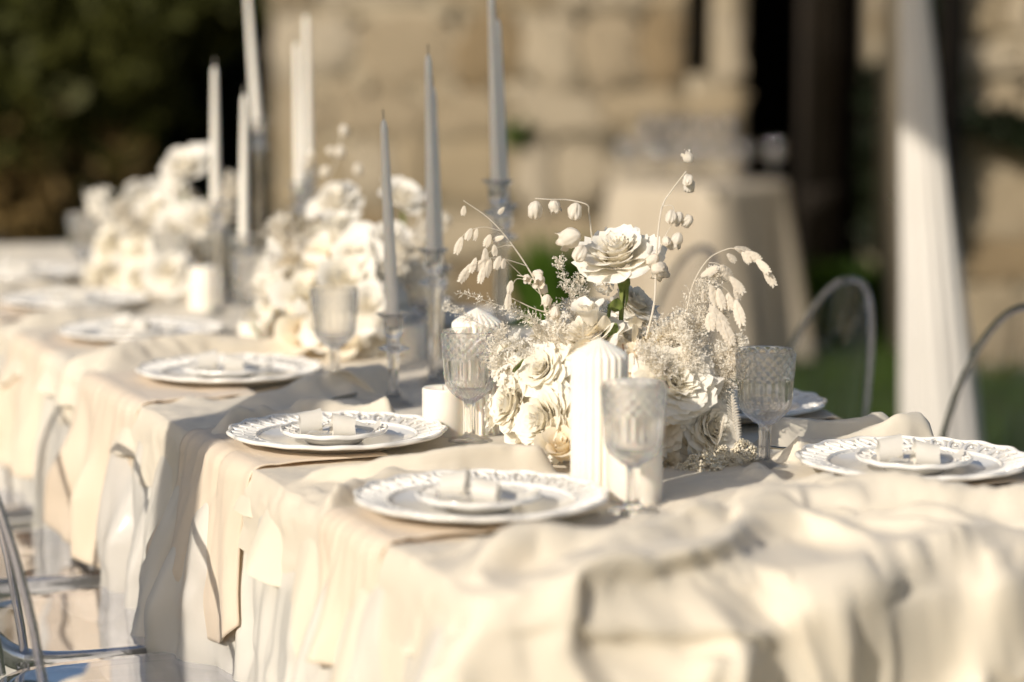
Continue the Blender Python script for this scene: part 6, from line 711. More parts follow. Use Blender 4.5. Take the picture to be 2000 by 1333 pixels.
13,-12,0,3,-1,-13,-10,-11,-7,-8,-17,-21,-16,-10,-2,10,9,29,42,32,10,2,-5,-7,-9,-3,5,-3,-3,5,1,-1,-2,-2,3,2,6,-3,7,-16,0,0,2,-1,0,1,-1,1,0,0,0,0,0,0,0,0,-1,1,1,0,0,0,1,-1,0,-3,1,1,2,1,-3,0,2,0,-1,0,0,0,0,0,0,0,0,0,0,0,0,0,0,0,0,0,0,0,0,0,0,0,0,0,0,0,0,0,0,0,0,0,0,0,0,0,0,-1,1,0,0,0,0,0,0,-1,0,1,0,0,0,0,0,-1,1,0,0,0,-1,0,1,1,1,-2,1,-2,1,8,
12,-2,-6,1,-2,-15,-9,-3,10,10,8,8,2,-8,-6,1,6,8,4,4,7,5,-9,-14,-9,-7,-1,9,-1,-1,-2,4,-6,3,-1,5,0,0,-3,-6,2,1,0,0,0,0,0,0,0,-1,1,0,0,0,0,-1,1,0,1,-2,1,2,1,-1,-1,0,-1,2,0,0,-1,1,-1,0,0,0,0,0,0,0,0,0,0,0,0,0,0,0,0,0,0,0,1,-1,0,0,0,0,0,1,-1,0,0,0,0,0,0,-1,1,0,0,0,0,0,-1,0,1,0,0,0,0,0,0,-1,0,1,0,0,0,0,0,0,0,0,0,0,-1,1,0,1,-2,0,-1,8,
21,2,4,0,5,5,3,2,0,1,4,7,6,-1,-2,-6,-10,-3,-3,0,-1,-6,-10,-5,-3,-4,-6,-4,9,-1,-2,2,-1,-1,-1,5,-4,1,-4,-1,2,0,-1,-1,1,-1,0,1,0,0,0,0,0,-1,0,1,0,0,0,-1,0,3,0,0,0,0,0,0,0,1,-2,1,-1,0,0,0,0,0,0,0,0,0,0,0,0,0,0,0,0,0,0,0,-1,1,0,0,0,0,0,0,0,0,0,0,0,0,0,0,0,0,0,0,0,0,0,0,-1,0,1,0,0,0,0,0,0,-1,0,0,0,2,-1,0,0,0,1,-1,1,-1,0,-1,0,-1,1,5,
14,10,-1,10,6,4,3,-2,-2,0,1,1,2,8,11,-1,-6,-6,-3,-4,-8,-13,-8,-7,-3,-3,-1,1,-4,4,-4,4,0,0,0,4,-6,-1,-2,1,-1,1,-2,2,-1,1,0,-1,0,1,0,-1,0,1,0,0,0,0,-1,1,-2,5,5,-5,-2,-1,-1,1,1,2,-4,2,1,-1,0,0,0,0,0,-1,1,0,0,0,0,0,0,0,0,0,0,0,0,0,0,0,0,0,0,-1,1,0,0,0,0,0,0,0,-1,1,0,0,0,0,0,0,0,0,-1,0,1,0,0,0,0,0,0,0,0,0,1,1,-1,0,-1,1,-1,0,0,1,-1,1,0,0,
2,-7,1,0,3,3,3,-3,-3,5,7,1,1,9,14,6,2,-7,0,-5,-7,-10,-7,-3,2,0,0,-4,0,-2,-3,6,-1,-1,0,1,-4,-2,0,2,0,-2,1,0,1,-1,0,1,0,0,-1,1,0,0,0,0,0,-1,1,-1,-1,3,3,2,-4,-3,-3,2,2,-1,0,2,0,0,0,0,0,0,0,0,-1,0,1,0,0,0,0,0,0,0,0,0,0,0,0,0,0,0,0,0,-1,1,0,0,0,0,0,0,0,-1,1,0,0,0,0,0,0,0,0,0,-1,0,0,1,0,0,-1,0,0,2,0,0,1,-1,0,-1,0,1,1,1,0,-2,0,-5,
-4,3,2,2,-4,-4,1,2,-1,0,2,1,-5,8,1,3,3,-3,-8,-18,-23,2,22,14,3,1,-1,2,0,-1,2,0,0,0,3,-3,-4,-2,0,2,0,0,1,0,-1,0,1,0,-1,0,1,0,0,0,0,-1,0,1,0,-1,-2,0,6,3,-1,-4,-7,3,2,-3,2,3,0,0,0,0,0,0,0,0,0,0,-1,0,1,0,0,0,0,0,0,0,0,-1,1,0,0,0,0,0,0,-1,1,0,0,0,0,0,0,0,-1,1,0,0,0,0,0,0,0,0,0,0,0,-1,0,0,1,-1,0,2,0,0,-1,1,0,0,0,0,1,-1,0,0,0,-9,
-14,3,-4,4,11,3,-4,-4,0,0,-2,-6,6,-12,-28,-22,-12,-9,-18,-3,37,40,15,8,6,4,2,-1,1,0,1,-1,0,2,4,-8,-3,-3,0,6,-1,1,0,0,-1,0,0,0,1,0,0,0,0,0,0,0,0,0,0,-1,0,-1,2,3,-2,1,-6,-3,5,0,1,0,3,-1,0,0,0,0,0,0,0,0,0,0,-1,0,1,0,0,0,0,0,0,0,-1,1,0,0,0,0,0,0,0,0,0,0,0,0,0,0,0,-1,1,0,0,0,0,0,0,0,0,0,0,0,0,0,-1,0,3,-1,-2,0,1,0,0,1,0,-2,-1,1,0,1,1,-11,
-75,-15,-5,-6,3,20,19,10,0,-6,-14,-18,-24,-21,5,19,26,27,24,19,6,3,0,-1,-4,2,5,3,-3,0,-3,7,0,1,-5,-2,2,-2,-10,8,1,2,0,-2,2,1,0,0,0,0,0,0,0,0,0,1,-1,0,0,-1,2,1,-4,-1,2,1,3,-11,3,4,0,-3,3,3,-1,0,0,0,0,0,0,0,0,0,0,0,-1,0,0,1,0,0,0,0,0,-1,1,0,0,0,0,0,0,0,0,0,0,0,0,0,0,0,-1,1,0,0,0,0,0,0,0,0,0,0,0,-1,1,-1,2,-1,1,0,-1,0,0,0,0,0,0,0,0,0,0,-5,
11,5,3,-3,-18,-32,-33,-22,-14,-7,5,25,31,28,17,10,4,3,3,6,-1,-5,-4,-9,-1,-4,-2,2,5,-4,4,-3,2,-1,-1,-3,1,2,-8,4,1,0,0,2,0,0,0,0,0,0,0,0,0,0,0,-1,1,-1,-2,2,5,-5,1,1,4,-6,3,-1,-4,2,0,-5,3,3,1,0,-1,0,0,0,0,0,1,0,0,0,0,0,0,-1,0,1,0,0,0,0,-1,1,0,0,0,1,-1,0,0,0,0,0,0,0,0,0,0,0,0,0,0,0,0,0,0,0,0,0,0,0,-1,1,1,-1,1,0,0,0,0,0,-1,0,0,0,0,2,-2,1,
46,0,2,5,1,-1,-1,-3,4,6,4,0,-9,-10,-7,-3,0,0,3,3,-1,-7,-9,-7,-4,-3,-3,-5,-2,2,2,-9,7,0,0,-1,0,1,-2,-9,8,0,0,1,0,0,0,0,0,0,0,0,0,0,0,1,-1,0,-5,2,7,-6,0,0,4,-3,3,2,-3,-3,4,-2,-4,3,1,0,1,0,0,0,0,0,-1,0,0,0,1,0,0,0,0,-1,0,1,0,0,0,-1,2,0,0,-1,0,0,0,0,0,0,0,0,0,0,1,-1,0,0,0,0,0,0,0,0,0,0,-1,0,0,3,-3,1,1,0,1,-1,-1,0,0,0,0,0,1,-1,0,0,
16,8,4,4,4,6,3,12,15,4,4,4,-2,-11,-12,-9,-4,-1,-2,0,-6,-12,-12,-2,-1,-4,-3,2,-1,0,0,-6,1,1,2,0,0,1,2,-3,-5,1,1,-1,1,0,0,0,0,0,0,0,1,0,0,0,1,-1,3,3,-6,1,-2,-1,-4,6,1,-5,3,2,-4,6,-2,-2,0,0,0,0,0,0,0,0,0,1,0,0,-1,0,0,1,0,0,0,-1,1,0,-1,0,2,0,0,-1,0,0,0,0,0,0,0,-1,2,1,-2,0,0,0,0,0,0,0,0,0,-1,0,1,0,1,0,-1,-1,1,-1,0,1,0,0,0,0,1,0,-1,-1,0,0,
-9,5,7,-3,0,1,3,12,7,-1,1,6,10,12,2,-6,-4,-5,-3,-8,-11,-11,-6,-2,-2,3,3,-2,-3,1,6,-2,0,3,-2,1,-1,-1,1,0,-3,0,0,0,0,0,0,0,1,0,0,0,-1,0,1,0,0,2,4,-2,-3,2,-3,0,1,4,-3,0,1,-6,5,1,0,-4,0,0,0,0,0,0,0,1,0,-1,0,0,0,0,1,-1,1,0,1,0,-1,0,1,-1,0,1,-1,1,0,-1,0,0,0,0,-1,1,-1,0,1,0,0,0,0,0,0,0,0,0,0,0,0,2,1,-1,0,-2,-1,1,-1,1,0,0,1,0,-2,2,-1,0,-1,1,
11,-2,-10,-7,-2,2,12,5,-6,-4,-3,-3,1,10,13,7,-4,0,-5,-8,-5,-2,0,1,3,2,-1,2,3,0,-6,-3,4,-1,-1,-1,1,-1,-1,-1,0,-1,0,1,-1,0,0,1,-1,0,1,0,1,0,-1,1,0,0,3,0,0,-1,-3,-1,4,2,-2,4,-7,2,-2,0,-1,0,0,0,0,0,0,1,0,-1,0,0,0,0,1,2,-1,1,-1,0,-1,0,0,0,0,1,-2,0,1,0,0,0,0,0,0,-1,1,0,-2,-1,5,-1,-1,0,0,0,0,0,0,0,1,1,1,0,-1,-1,0,0,-1,-1,1,-1,1,0,0,-1,0,-2,3,-1,0,0,
0,-1,-5,-4,2,6,6,1,-6,1,0,-5,-3,-2,4,7,8,-3,-3,1,1,3,2,3,0,0,0,1,-5,-6,8,-10,0,0,2,-1,-1,0,-1,-1,0,1,0,-1,0,1,0,-1,1,0,0,1,-1,1,1,-1,1,0,2,0,0,-1,-1,-1,1,3,0,-1,-4,-1,4,-4,-1,-1,1,0,1,0,1,-1,0,0,0,1,0,1,0,0,-1,0,1,0,0,0,0,0,0,0,-1,-1,0,1,0,0,0,0,0,0,0,0,-2,2,-1,1,1,-1,0,0,0,0,1,0,2,0,-1,-1,0,0,-1,-1,0,0,0,0,1,0,-1,0,0,0,1,0,0,-1,
-5,-3,3,6,6,-4,-1,-2,6,2,-1,-1,0,0,0,2,-2,1,3,1,4,-1,1,0,-2,2,1,-14,-5,9,4,-3,-5,0,-1,0,0,-1,0,0,0,-1,0,0,0,0,2,1,-1,0,-1,1,1,0,-1,1,-1,1,0,1,0,-1,0,0,-1,0,2,-2,-1,0,-1,0,0,0,-1,0,1,2,-1,0,0,0,0,-1,1,-1,1,-2,2,1,-1,0,0,0,0,0,0,1,-1,0,1,-2,0,1,0,0,0,1,-1,-1,2,1,-3,0,0,1,0,0,0,1,1,-1,-1,0,0,0,0,1,-1,0,-1,0,0,1,0,0,0,0,-1,0,0,1,0,0,
-3,0,6,7,2,-1,-6,-6,-1,2,1,1,2,2,2,2,3,1,-1,2,-2,2,0,-2,1,-8,-13,5,12,-2,-4,5,-6,-2,-2,1,0,0,0,0,0,0,0,0,0,-1,2,0,-1,0,2,0,-1,0,1,-1,1,0,-2,0,1,0,-2,2,0,-2,1,0,0,-1,0,1,-1,0,0,0,0,0,0,0,0,1,0,0,-1,0,0,2,0,-1,0,1,0,0,0,-1,1,0,-1,0,0,0,0,0,0,0,0,0,-1,1,1,-1,-1,1,0,0,0,0,0,-1,-1,2,0,0,0,1,0,-1,0,0,0,1,-1,-1,0,0,1,0,0,0,-1,0,0,1,
7,6,2,-3,-3,-3,1,1,0,-1,2,1,3,1,1,-2,2,-1,2,-1,-1,0,-1,-1,-9,-7,6,10,-3,-2,-3,4,-4,-5,1,0,0,0,0,0,0,0,0,0,0,1,2,-2,1,-1,2,-1,0,-1,-1,1,0,1,-2,0,-1,0,1,0,-1,1,-1,1,-1,0,1,-1,1,0,0,0,-1,0,0,0,1,-1,0,0,0,1,-1,0,1,0,1,-1,0,0,0,1,0,0,-1,0,0,0,0,0,0,0,0,0,1,-1,0,0,0,0,-1,0,1,0,0,0,0,-1,-1,1,1,0,0,0,1,-1,0,-1,2,-1,0,0,0,0,0,0,0,0,0,-1,
15,-2,-1,2,-10,0,2,1,2,2,1,3,0,1,-2,2,-1,1,-1,0,0,-3,-4,-11,2,4,8,-1,-6,4,2,-4,-1,-5,0,-1,1,0,0,0,0,0,0,0,0,1,0,-1,1,1,0,-1,0,0,0,0,0,0,-1,0,1,-1,1,0,-1,0,-1,1,0,0,-1,1,-1,0,0,1,0,-1,0,1,-1,0,1,0,0,0,0,-1,0,0,1,0,0,0,0,1,0,-2,1,0,0,0,0,0,0,0,0,0,0,-1,-1,1,1,-1,1,0,-1,1,0,0,-1,0,0,1,-1,1,1,-1,0,1,-2,0,-1,2,0,0,0,1,0,-1,-1,0,1,0,
13,-1,-2,0,-6,10,1,0,0,2,0,-1,0,-2,0,2,-1,-1,1,-2,-6,-7,-6,2,5,8,2,-13,9,4,-5,1,-1,-2,-4,0,-1,0,0,1,0,0,0,0,0,0,-3,2,1,2,-2,0,0,1,1,-1,-1,-1,1,1,-1,1,0,-1,-1,1,0,0,0,0,0,-1,0,0,0,0,1,0,0,-1,0,0,0,0,1,-1,0,1,-1,1,-2,2,1,0,0,-1,1,-1,0,0,-1,1,0,0,0,0,0,0,0,1,0,-1,0,-1,0,0,1,-1,0,0,0,0,0,0,1,0,0,1,-1,0,1,-2,-1,1,1,0,0,0,0,0,0,0,-1,0,
8,2,1,-4,7,2,0,0,1,-1,-2,-3,0,2,3,-2,0,-2,-7,-4,-7,-2,5,5,3,5,-11,8,6,-3,-6,7,-3,-6,0,-2,0,0,0,-1,0,0,0,0,1,0,-1,0,0,2,-1,0,1,-1,0,1,0,0,-1,0,0,0,3,-2,0,-1,0,-1,0,0,0,0,0,0,0,0,1,-1,0,1,0,0,-1,1,0,0,-1,0,1,1,1,-2,0,0,0,1,-1,-2,1,0,1,0,0,0,0,0,0,0,0,0,1,-1,-1,1,0,0,-1,0,0,0,0,0,1,0,0,0,0,0,1,0,0,0,0,-1,0,2,-1,0,0,0,-2,-1,1,0,
14,-2,-2,1,5,-1,-1,0,-3,-1,1,3,1,1,-1,-3,-5,-8,0,-6,2,5,2,3,3,-9,5,9,-1,-4,0,-5,4,-3,-3,-1,0,0,0,0,0,0,0,0,-1,1,0,0,-1,0,1,0,0,0,-1,1,0,0,1,0,0,0,1,-2,-1,0,1,0,0,0,0,0,-1,0,0,1,-1,1,0,-1,0,0,1,-1,0,0,0,1,0,0,0,1,0,0,0,0,-2,2,0,0,-1,0,0,0,0,0,0,0,1,0,-1,1,-2,0,0,0,0,1,0,-1,0,0,-1,0,2,0,0,0,0,0,0,1,0,0,-1,-1,2,-1,0,-2,1,1,-1,0,
14,3,2,-5,0,0,-1,-2,0,1,3,1,0,-2,-6,-5,-5,-3,-2,4,-1,7,2,4,-6,1,8,1,-2,-9,6,-4,1,-1,-4,1,-2,0,0,0,0,1,0,0,0,1,-1,1,1,-2,0,0,-1,0,0,1,1,-1,0,1,0,1,-4,2,0,0,1,-1,-1,0,0,0,1,0,0,-1,0,0,0,1,0,0,-1,1,-1,0,1,0,0,0,1,0,-1,0,0,0,0,0,0,0,0,0,0,0,0,0,0,0,0,0,1,1,-4,1,1,0,0,-1,0,1,0,0,-1,0,1,0,0,0,-1,0,1,1,0,0,0,-2,1,0,0,-1,2,-1,0,-1,
17,2,-7,-1,4,-3,2,0,3,1,-1,0,-5,-10,-5,0,1,9,-4,-11,15,0,1,-5,0,9,1,-10,-1,6,-5,4,-2,0,-4,-1,0,0,0,0,0,-1,0,0,0,0,1,0,1,0,-2,0,1,0,0,-1,1,0,0,0,0,2,-3,1,0,0,0,-1,1,0,0,-1,0,0,0,1,0,-1,1,-1,0,1,0,-1,1,0,0,0,0,0,0,1,0,0,0,-1,0,0,0,0,0,0,0,0,0,0,0,0,1,0,0,0,-4,3,-1,0,0,0,0,0,0,0,1,-2,3,0,-1,0,0,0,0,0,1,-1,0,0,0,0,-1,2,0,-1,0,-1,
217,19,17,17,17,17,17,18,19,17,18,18,16,15,15,15,17,16,22,19,17,16,14,12,13,15,17,18,0,2,10,-3,-1,-5,-5,0,1,0,0,0,0,-1,0,0,-1,1,0,0,1,0,0,0,0,0,0,-1,0,0,0,-1,0,-1,0,-1,0,0,-2,-1,-1,-1,-1,0,-1,0,0,-1,0,0,0,0,0,1,0,0,1,0,1,2,2,-1,0,1,-2,0,-1,0,-1,0,-1,0,-1,0,0,-1,-1,0,-1,-2,-1,1,1,0,-1,0,0,0,1,0,1,0,1,0,1,0,1,0,1,1,1,2,1,1,2,1,1,4,-1,-1,0,-1,-1,-3,-3,-4,
-1,-1,0,1,0,0,0,0,-3,0,-1,0,2,7,1,1,0,1,-1,0,-3,1,3,-3,1,2,0,-4,12,-2,-3,8,-3,-2,5,0,-1,0,0,0,-1,1,0,0,1,-1,0,1,-1,0,0,0,0,0,0,0,0,0,0,0,0,0,0,0,0,0,0,0,0,0,0,0,0,0,0,0,0,0,0,0,0,-1,1,0,-1,1,0,-1,1,0,-1,1,0,0,0,0,0,0,0,0,0,0,0,0,0,0,0,0,1,-1,-1,0,1,0,0,0,0,0,0,0,0,0,0,0,0,0,0,0,0,0,0,0,-1,1,0,0,1,0,0,-1,-1,1,0,0,
-2,2,0,0,0,0,0,-1,2,-1,-1,-2,3,-1,4,1,1,1,-2,0,1,-2,0,6,-4,1,0,2,1,4,-2,4,-5,7,0,0,0,0,0,0,0,0,0,0,0,0,0,-1,0,1,-1,1,0,0,0,0,0,0,0,0,0,0,0,0,0,-1,1,1,-1,0,0,0,0,-1,0,1,0,0,0,0,0,0,0,0,0,0,-1,0,0,2,0,-2,1,0,0,0,0,0,0,0,0,0,0,0,0,0,0,1,-1,0,0,0,0,0,0,0,0,0,0,0,0,0,0,1,-1,1,-1,0,0,-1,1,0,0,0,1,-1,0,0,0,0,0,0,1,0,
1,-1,0,-1,1,1,0,0,-1,1,1,3,-3,-1,0,3,2,-1,-1,-2,2,0,-1,1,2,1,0,0,0,2,8,-11,10,0,1,0,0,0,0,-1,1,0,0,0,0,0,0,0,0,-1,1,0,0,0,-1,1,0,0,0,0,0,0,0,0,-1,1,0,0,0,0,0,0,0,0,0,0,0,0,0,0,0,0,0,0,0,0,0,0,-1,1,0,-1,1,-1,1,0,0,0,0,0,1,-1,-1,1,0,0,0,0,0,0,0,0,0,0,0,0,0,0,0,0,0,0,0,0,0,-1,1,0,0,0,0,0,0,0,0,0,1,0,-1,1,-1,0,0,1,
-1,1,1,0,-1,0,0,0,0,0,2,-4,4,4,-5,3,-1,1,-1,-1,-1,2,1,2,6,-5,-2,1,2,6,-4,0,3,3,-1,1,0,1,0,0,0,0,0,0,0,0,0,0,0,0,0,0,1,-1,0,0,0,0,0,1,-1,1,-1,0,0,0,0,0,0,0,0,-1,1,0,0,0,0,0,0,0,0,0,0,0,0,0,0,0,0,0,1,-1,0,0,0,-1,1,0,0,0,0,0,1,-1,0,0,0,0,0,0,0,0,0,0,0,0,0,0,0,0,0,0,0,0,0,0,-1,1,0,0,-1,1,0,0,0,0,0,0,1,-1,1,-1,0,-1,
0,0,0,1,0,0,0,-1,0,-1,-1,7,3,-4,1,-2,-1,0,0,-1,0,0,0,0,-1,4,2,-1,2,3,1,6,-1,-1,2,0,0,0,-1,1,0,0,0,0,0,0,0,0,0,0,0,1,-1,-1,-1,1,1,-1,0,1,1,-2,1,0,0,-1,0,0,-1,2,0,0,-1,1,-1,0,0,1,0,0,0,0,0,0,0,0,0,0,0,0,-1,0,2,1,-1,-1,0,-1,1,0,0,1,-1,0,0,0,0,0,0,0,0,0,0,-1,1,0,-1,1,-1,1,0,0,1,-2,1,0,0,-2,0,1,1,-1,1,0,0,0,0,0,-4,3,-1,2,-1,1,
0,-1,0,2,0,-1,0,1,-1,1,2,1,-2,-3,2,-1,1,0,0,-1,0,-1,1,1,1,1,1,1,0,2,6,3,-1,-1,-1,0,0,-1,1,0,0,0,1,-1,0,0,0,0,0,0,1,-1,1,1,-1,-2,0,3,-1,0,6,-1,-6,2,-1,-1,1,1,1,-2,1,0,1,0,1,0,0,-1,0,0,0,0,0,0,0,0,0,1,-1,2,-4,2,0,-1,0,1,-1,1,0,-1,1,0,0,0,0,0,0,1,0,0,-1,1,0,0,-1,1,-1,-1,2,1,-1,-3,2,0,0,-1,0,1,0,-1,-2,3,-1,-3,-1,2,0,-1,0,3,0,-2,2,1,
1,1,-3,1,0,0,0,0,0,-1,4,1,-7,1,0,2,-1,0,1,-2,2,0,0,1,1,0,1,1,1,1,1,1,0,0,1,1,-3,-1,-1,-1,0,0,2,-1,-1,0,0,1,0,0,-2,3,1,3,13,0,-8,-10,1,-1,4,17,-8,-11,5,0,-4,2,3,-1,-3,2,0,0,0,0,-1,0,0,0,0,0,0,0,1,-1,1,-3,5,5,-7,-1,0,-4,3,1,0,-1,1,1,-1,-1,1,0,1,0,0,0,2,0,1,-3,4,-3,2,-1,2,0,-3,-3,2,1,0,1,-5,3,0,0,-2,0,1,-5,5,-6,1,2,7,-12,9,-7,1,3,0,0,
4,0,-1,-3,0,1,0,0,1,0,-4,-2,1,1,0,1,0,-2,-5,0,9,0,-1,-1,2,1,0,0,1,-2,1,5,2,4,1,8,-5,-9,-8,0,0,0,-4,3,1,0,0,0,0,1,2,-6,-3,1,-14,14,22,6,-16,-9,-9,15,26,-20,-6,4,2,-8,4,5,-6,-3,-1,0,0,-1,2,0,1,0,-1,0,-1,2,1,-1,-3,2,5,8,-16,7,7,7,-15,-3,3,-3,-2,0,3,1,-2,0,4,-4,3,1,-4,0,2,4,-6,5,-1,-1,-3,-1,3,1,-4,8,-3,-7,8,-4,2,-5,4,-4,1,0,2,9,6,-2,-5,-6,-5,-2,5,-3,1,-1,
11,-7,2,-3,-1,-1,0,0,0,1,1,-3,0,0,0,-3,-3,-2,0,2,-2,5,-1,0,1,3,3,1,-2,1,-2,-4,-5,4,-1,27,5,-8,-11,-3,-3,-2,1,-1,-1,0,0,-1,1,-1,0,3,1,-4,5,-14,-13,17,28,-9,-12,-25,29,18,-20,-12,2,13,-4,13,-5,-8,0,-1,-1,1,-1,1,-1,0,1,0,1,-1,-3,2,2,2,1,-4,2,-4,15,11,1,-20,-10,8,-1,-1,-4,2,2,0,-3,4,-2,-3,5,1,-2,-4,1,-1,0,1,2,1,-2,-1,3,-5,1,4,-2,0,-2,4,-5,5,0,3,-5,10,8,6,-7,-9,-12,7,-5,5,-3,2,
17,0,-1,-4,-5,-4,-1,-1,0,0,-2,-1,1,-1,-2,-3,0,4,5,-2,-13,6,2,-3,0,3,2,2,1,6,1,0,-8,-3,0,9,17,-2,-7,-11,1,1,-4,1,1,-1,-1,1,-1,0,-1,-1,0,2,2,0,-3,-13,4,21,-8,-7,-20,36,3,-12,0,-1,2,4,-4,-4,0,0,0,0,0,-1,0,1,0,1,0,-2,0,1,1,-2,3,-4,6,-4,-9,29,7,-8,-16,-6,4,0,0,-3,1,2,-1,-1,0,2,-2,-1,-1,2,2,2,-2,-1,0,-1,0,2,-1,-1,-3,3,-2,3,-1,0,2,-2,0,-1,0,2,10,9,1,-1,-14,-7,1,0,0,1,
13,6,1,2,3,-4,-9,-5,-3,1,-2,-3,-1,-1,3,1,4,1,-5,-10,2,-9,16,-6,-7,2,5,1,4,6,5,-7,-3,-6,1,-4,20,2,-7,-13,6,3,3,-6,0,1,1,-2,0,0,0,0,0,-1,-2,3,0,2,-17,17,1,0,-22,14,14,-5,0,-7,12,-5,-8,4,0,-1,1,0,0,0,1,-1,1,0,-3,2,0,1,-2,0,-7,6,4,-4,-14,10,27,2,-11,-12,-2,2,0,1,-1,0,0,1,2,-3,-1,0,2,3,3,-5,-3,1,1,-1,1,-1,-1,1,0,0,-1,0,2,-1,0,2,-3,-1,0,-3,1,16,2,4,-6,-14,2,0,0,0,
-14,1,-1,3,4,8,10,5,2,-3,-2,-1,-2,-2,-5,-5,-8,-5,0,1,-1,0,-1,26,-10,-16,2,6,6,-2,12,-3,1,-5,-4,-10,16,-2,-19,20,-2,-3,1,7,-4,0,-1,2,-2,0,1,0,-1,0,-2,0,1,-3,2,-12,11,0,1,-11,22,2,-3,-7,10,-13,-6,9,-2,1,0,0,0,0,0,0,1,-3,3,-1,0,0,-1,2,-11,-1,11,-2,-3,-15,29,7,-1,-12,-2,-3,1,-1,3,-1,0,0,-4,3,1,1,2,1,-2,-7,6,-2,1,0,1,-2,3,-3,1,0,1,-2,-1,3,-1,2,-3,1,2,-7,-6,6,12,5,3,-10,-6,0,1,0,
-29,-3,1,-1,1,-1,1,2,2,1,-2,0,1,-4,-4,-3,1,-4,3,10,19,-1,-27,21,35,-16,-17,6,3,-4,11,11,2,-4,-10,-11,10,-19,12,14,-8,-3,4,-3,5,-2,1,-2,3,-1,-2,1,0,0,1,-2,1,-1,1,-7,7,3,-1,-2,11,7,-14,1,2,-15,5,3,0,0,0,0,1,-1,0,2,-3,1,0,-1,2,-2,0,0,3,-12,13,3,-5,-13,9,11,6,-7,-4,-2,0,4,-3,-1,0,1,-1,-1,0,1,-1,0,-9,10,-2,2,-2,2,-2,1,0,0,1,-2,2,0,0,-2,3,-5,7,0,-10,2,-6,-10,17,12,6,-3,-10,-3,2,-1,
-5,-5,-2,1,-3,-2,-5,-3,-3,-2,0,2,0,1,3,6,5,2,-8,1,7,-3,3,-45,50,9,-6,-6,1,6,-2,7,4,-2,-7,-5,-1,-13,23,-4,-2,6,-7,6,-4,2,0,0,-1,3,0,-2,1,-1,0,0,0,1,-1,2,3,1,6,-3,-4,4,-13,14,-4,-15,10,-1,0,0,0,0,-1,1,1,-2,0,3,-3,2,-2,-1,2,-1,1,-4,2,4,-1,-8,0,8,4,3,-5,-1,3,0,-4,-2,4,5,-3,-4,0,-2,-1,-3,7,-1,-2,1,1,1,-2,2,-2,0,0,1,-2,1,0,-1,0,2,-3,0,3,-3,-4,-14,12,18,2,5,-11,-6,-1,1,
4,-1,-2,-4,-5,-1,-1,0,0,-1,0,-1,-2,3,5,6,0,-4,-2,5,-8,-2,9,-16,-24,50,-12,-6,3,5,-14,16,5,3,-4,-8,-8,2,14,-9,5,0,2,-6,7,-4,0,3,-3,-2,4,-1,0,1,-1,0,-1,0,0,-2,-3,-1,-3,0,0,6,5,12,-9,-11,7,0,0,1,-1,0,0,2,-2,-1,2,-2,1,0,0,1,0,-3,0,4,-5,4,-1,-3,-4,4,7,3,-4,-5,-1,4,0,-1,1,9,1,-8,-4,3,-2,0,2,-3,4,-3,3,-5,3,-1,-2,2,-1,2,-2,2,-1,1,-2,2,-1,-1,2,-1,-3,-7,-3,16,9,4,-5,-7,-3,-1,
-9,0,-1,-2,-3,3,1,0,0,0,3,0,3,5,2,-6,-5,-3,1,10,-8,2,-1,10,-36,5,34,-12,1,2,-7,11,-2,9,1,-9,-12,7,6,3,-4,-1,1,1,-4,8,-5,-1,4,-1,-5,5,-1,0,1,-2,0,-1,1,-2,0,1,-3,-7,5,5,5,8,-10,-5,6,-2,-1,1,1,0,0,-1,-2,3,-1,-2,2,-1,1,0,-2,2,-1,1,-3,3,2,-1,-2,2,2,4,-2,0,-6,1,-1,0,1,3,9,-1,-8,-2,3,-1,-8,4,0,0,1,-1,1,-1,0,2,-1,0,0,0,0,1,-2,1,0,2,0,0,-6,-5,-6,14,10,6,0,-10,-4,-1,
-23,2,4,4,3,0,2,1,1,4,1,1,0,-4,-7,-4,-2,2,3,11,-7,1,1,10,-26,-17,43,-2,-9,2,4,-7,4,3,12,-3,-16,6,2,1,0,-1,-1,1,-1,-2,8,-5,0,0,2,-4,2,1,-1,1,-1,0,-1,1,-1,1,2,-7,3,-1,9,5,-8,-5,2,-1,1,0,0,0,0,-2,3,-1,-1,2,0,-1,0,-2,3,-1,0,-2,1,7,7,-4,-6,4,6,3,-1,-5,-3,-10,2,5,-5,-3,8,7,-3,-9,2,3,-5,3,-2,1,-1,0,2,-3,3,-2,0,0,1,-1,0,0,0,-1,0,3,2,-3,-2,-5,-15,2,23,6,5,-6,-8,-1,
-13,-1,1,3,6,0,1,1,1,0,-2,-3,-4,-5,-3,-1,1,5,4,2,-1,2,1,1,-17,-14,23,30,-24,-1,6,-13,18,-8,10,-1,-8,2,1,1,0,-1,0,-1,1,-2,-1,7,-5,2,-2,2,-2,0,1,2,-1,0,-2,0,1,-1,1,-1,-1,-1,7,6,-5,-3,-3,1,0,0,-1,1,0,0,1,-1,0,1,-2,1,0,0,0,0,1,-2,-1,-7,-1,9,1,7,-1,2,0,0,-6,-2,-1,2,-5,-5,9,8,3,-9,-3,2,0,1,-2,2,-2,1,-1,0,2,-2,1,-1,0,0,1,-2,1,0,0,2,3,-4,-1,-3,-13,-8,17,18,2,-4,-7,-2,
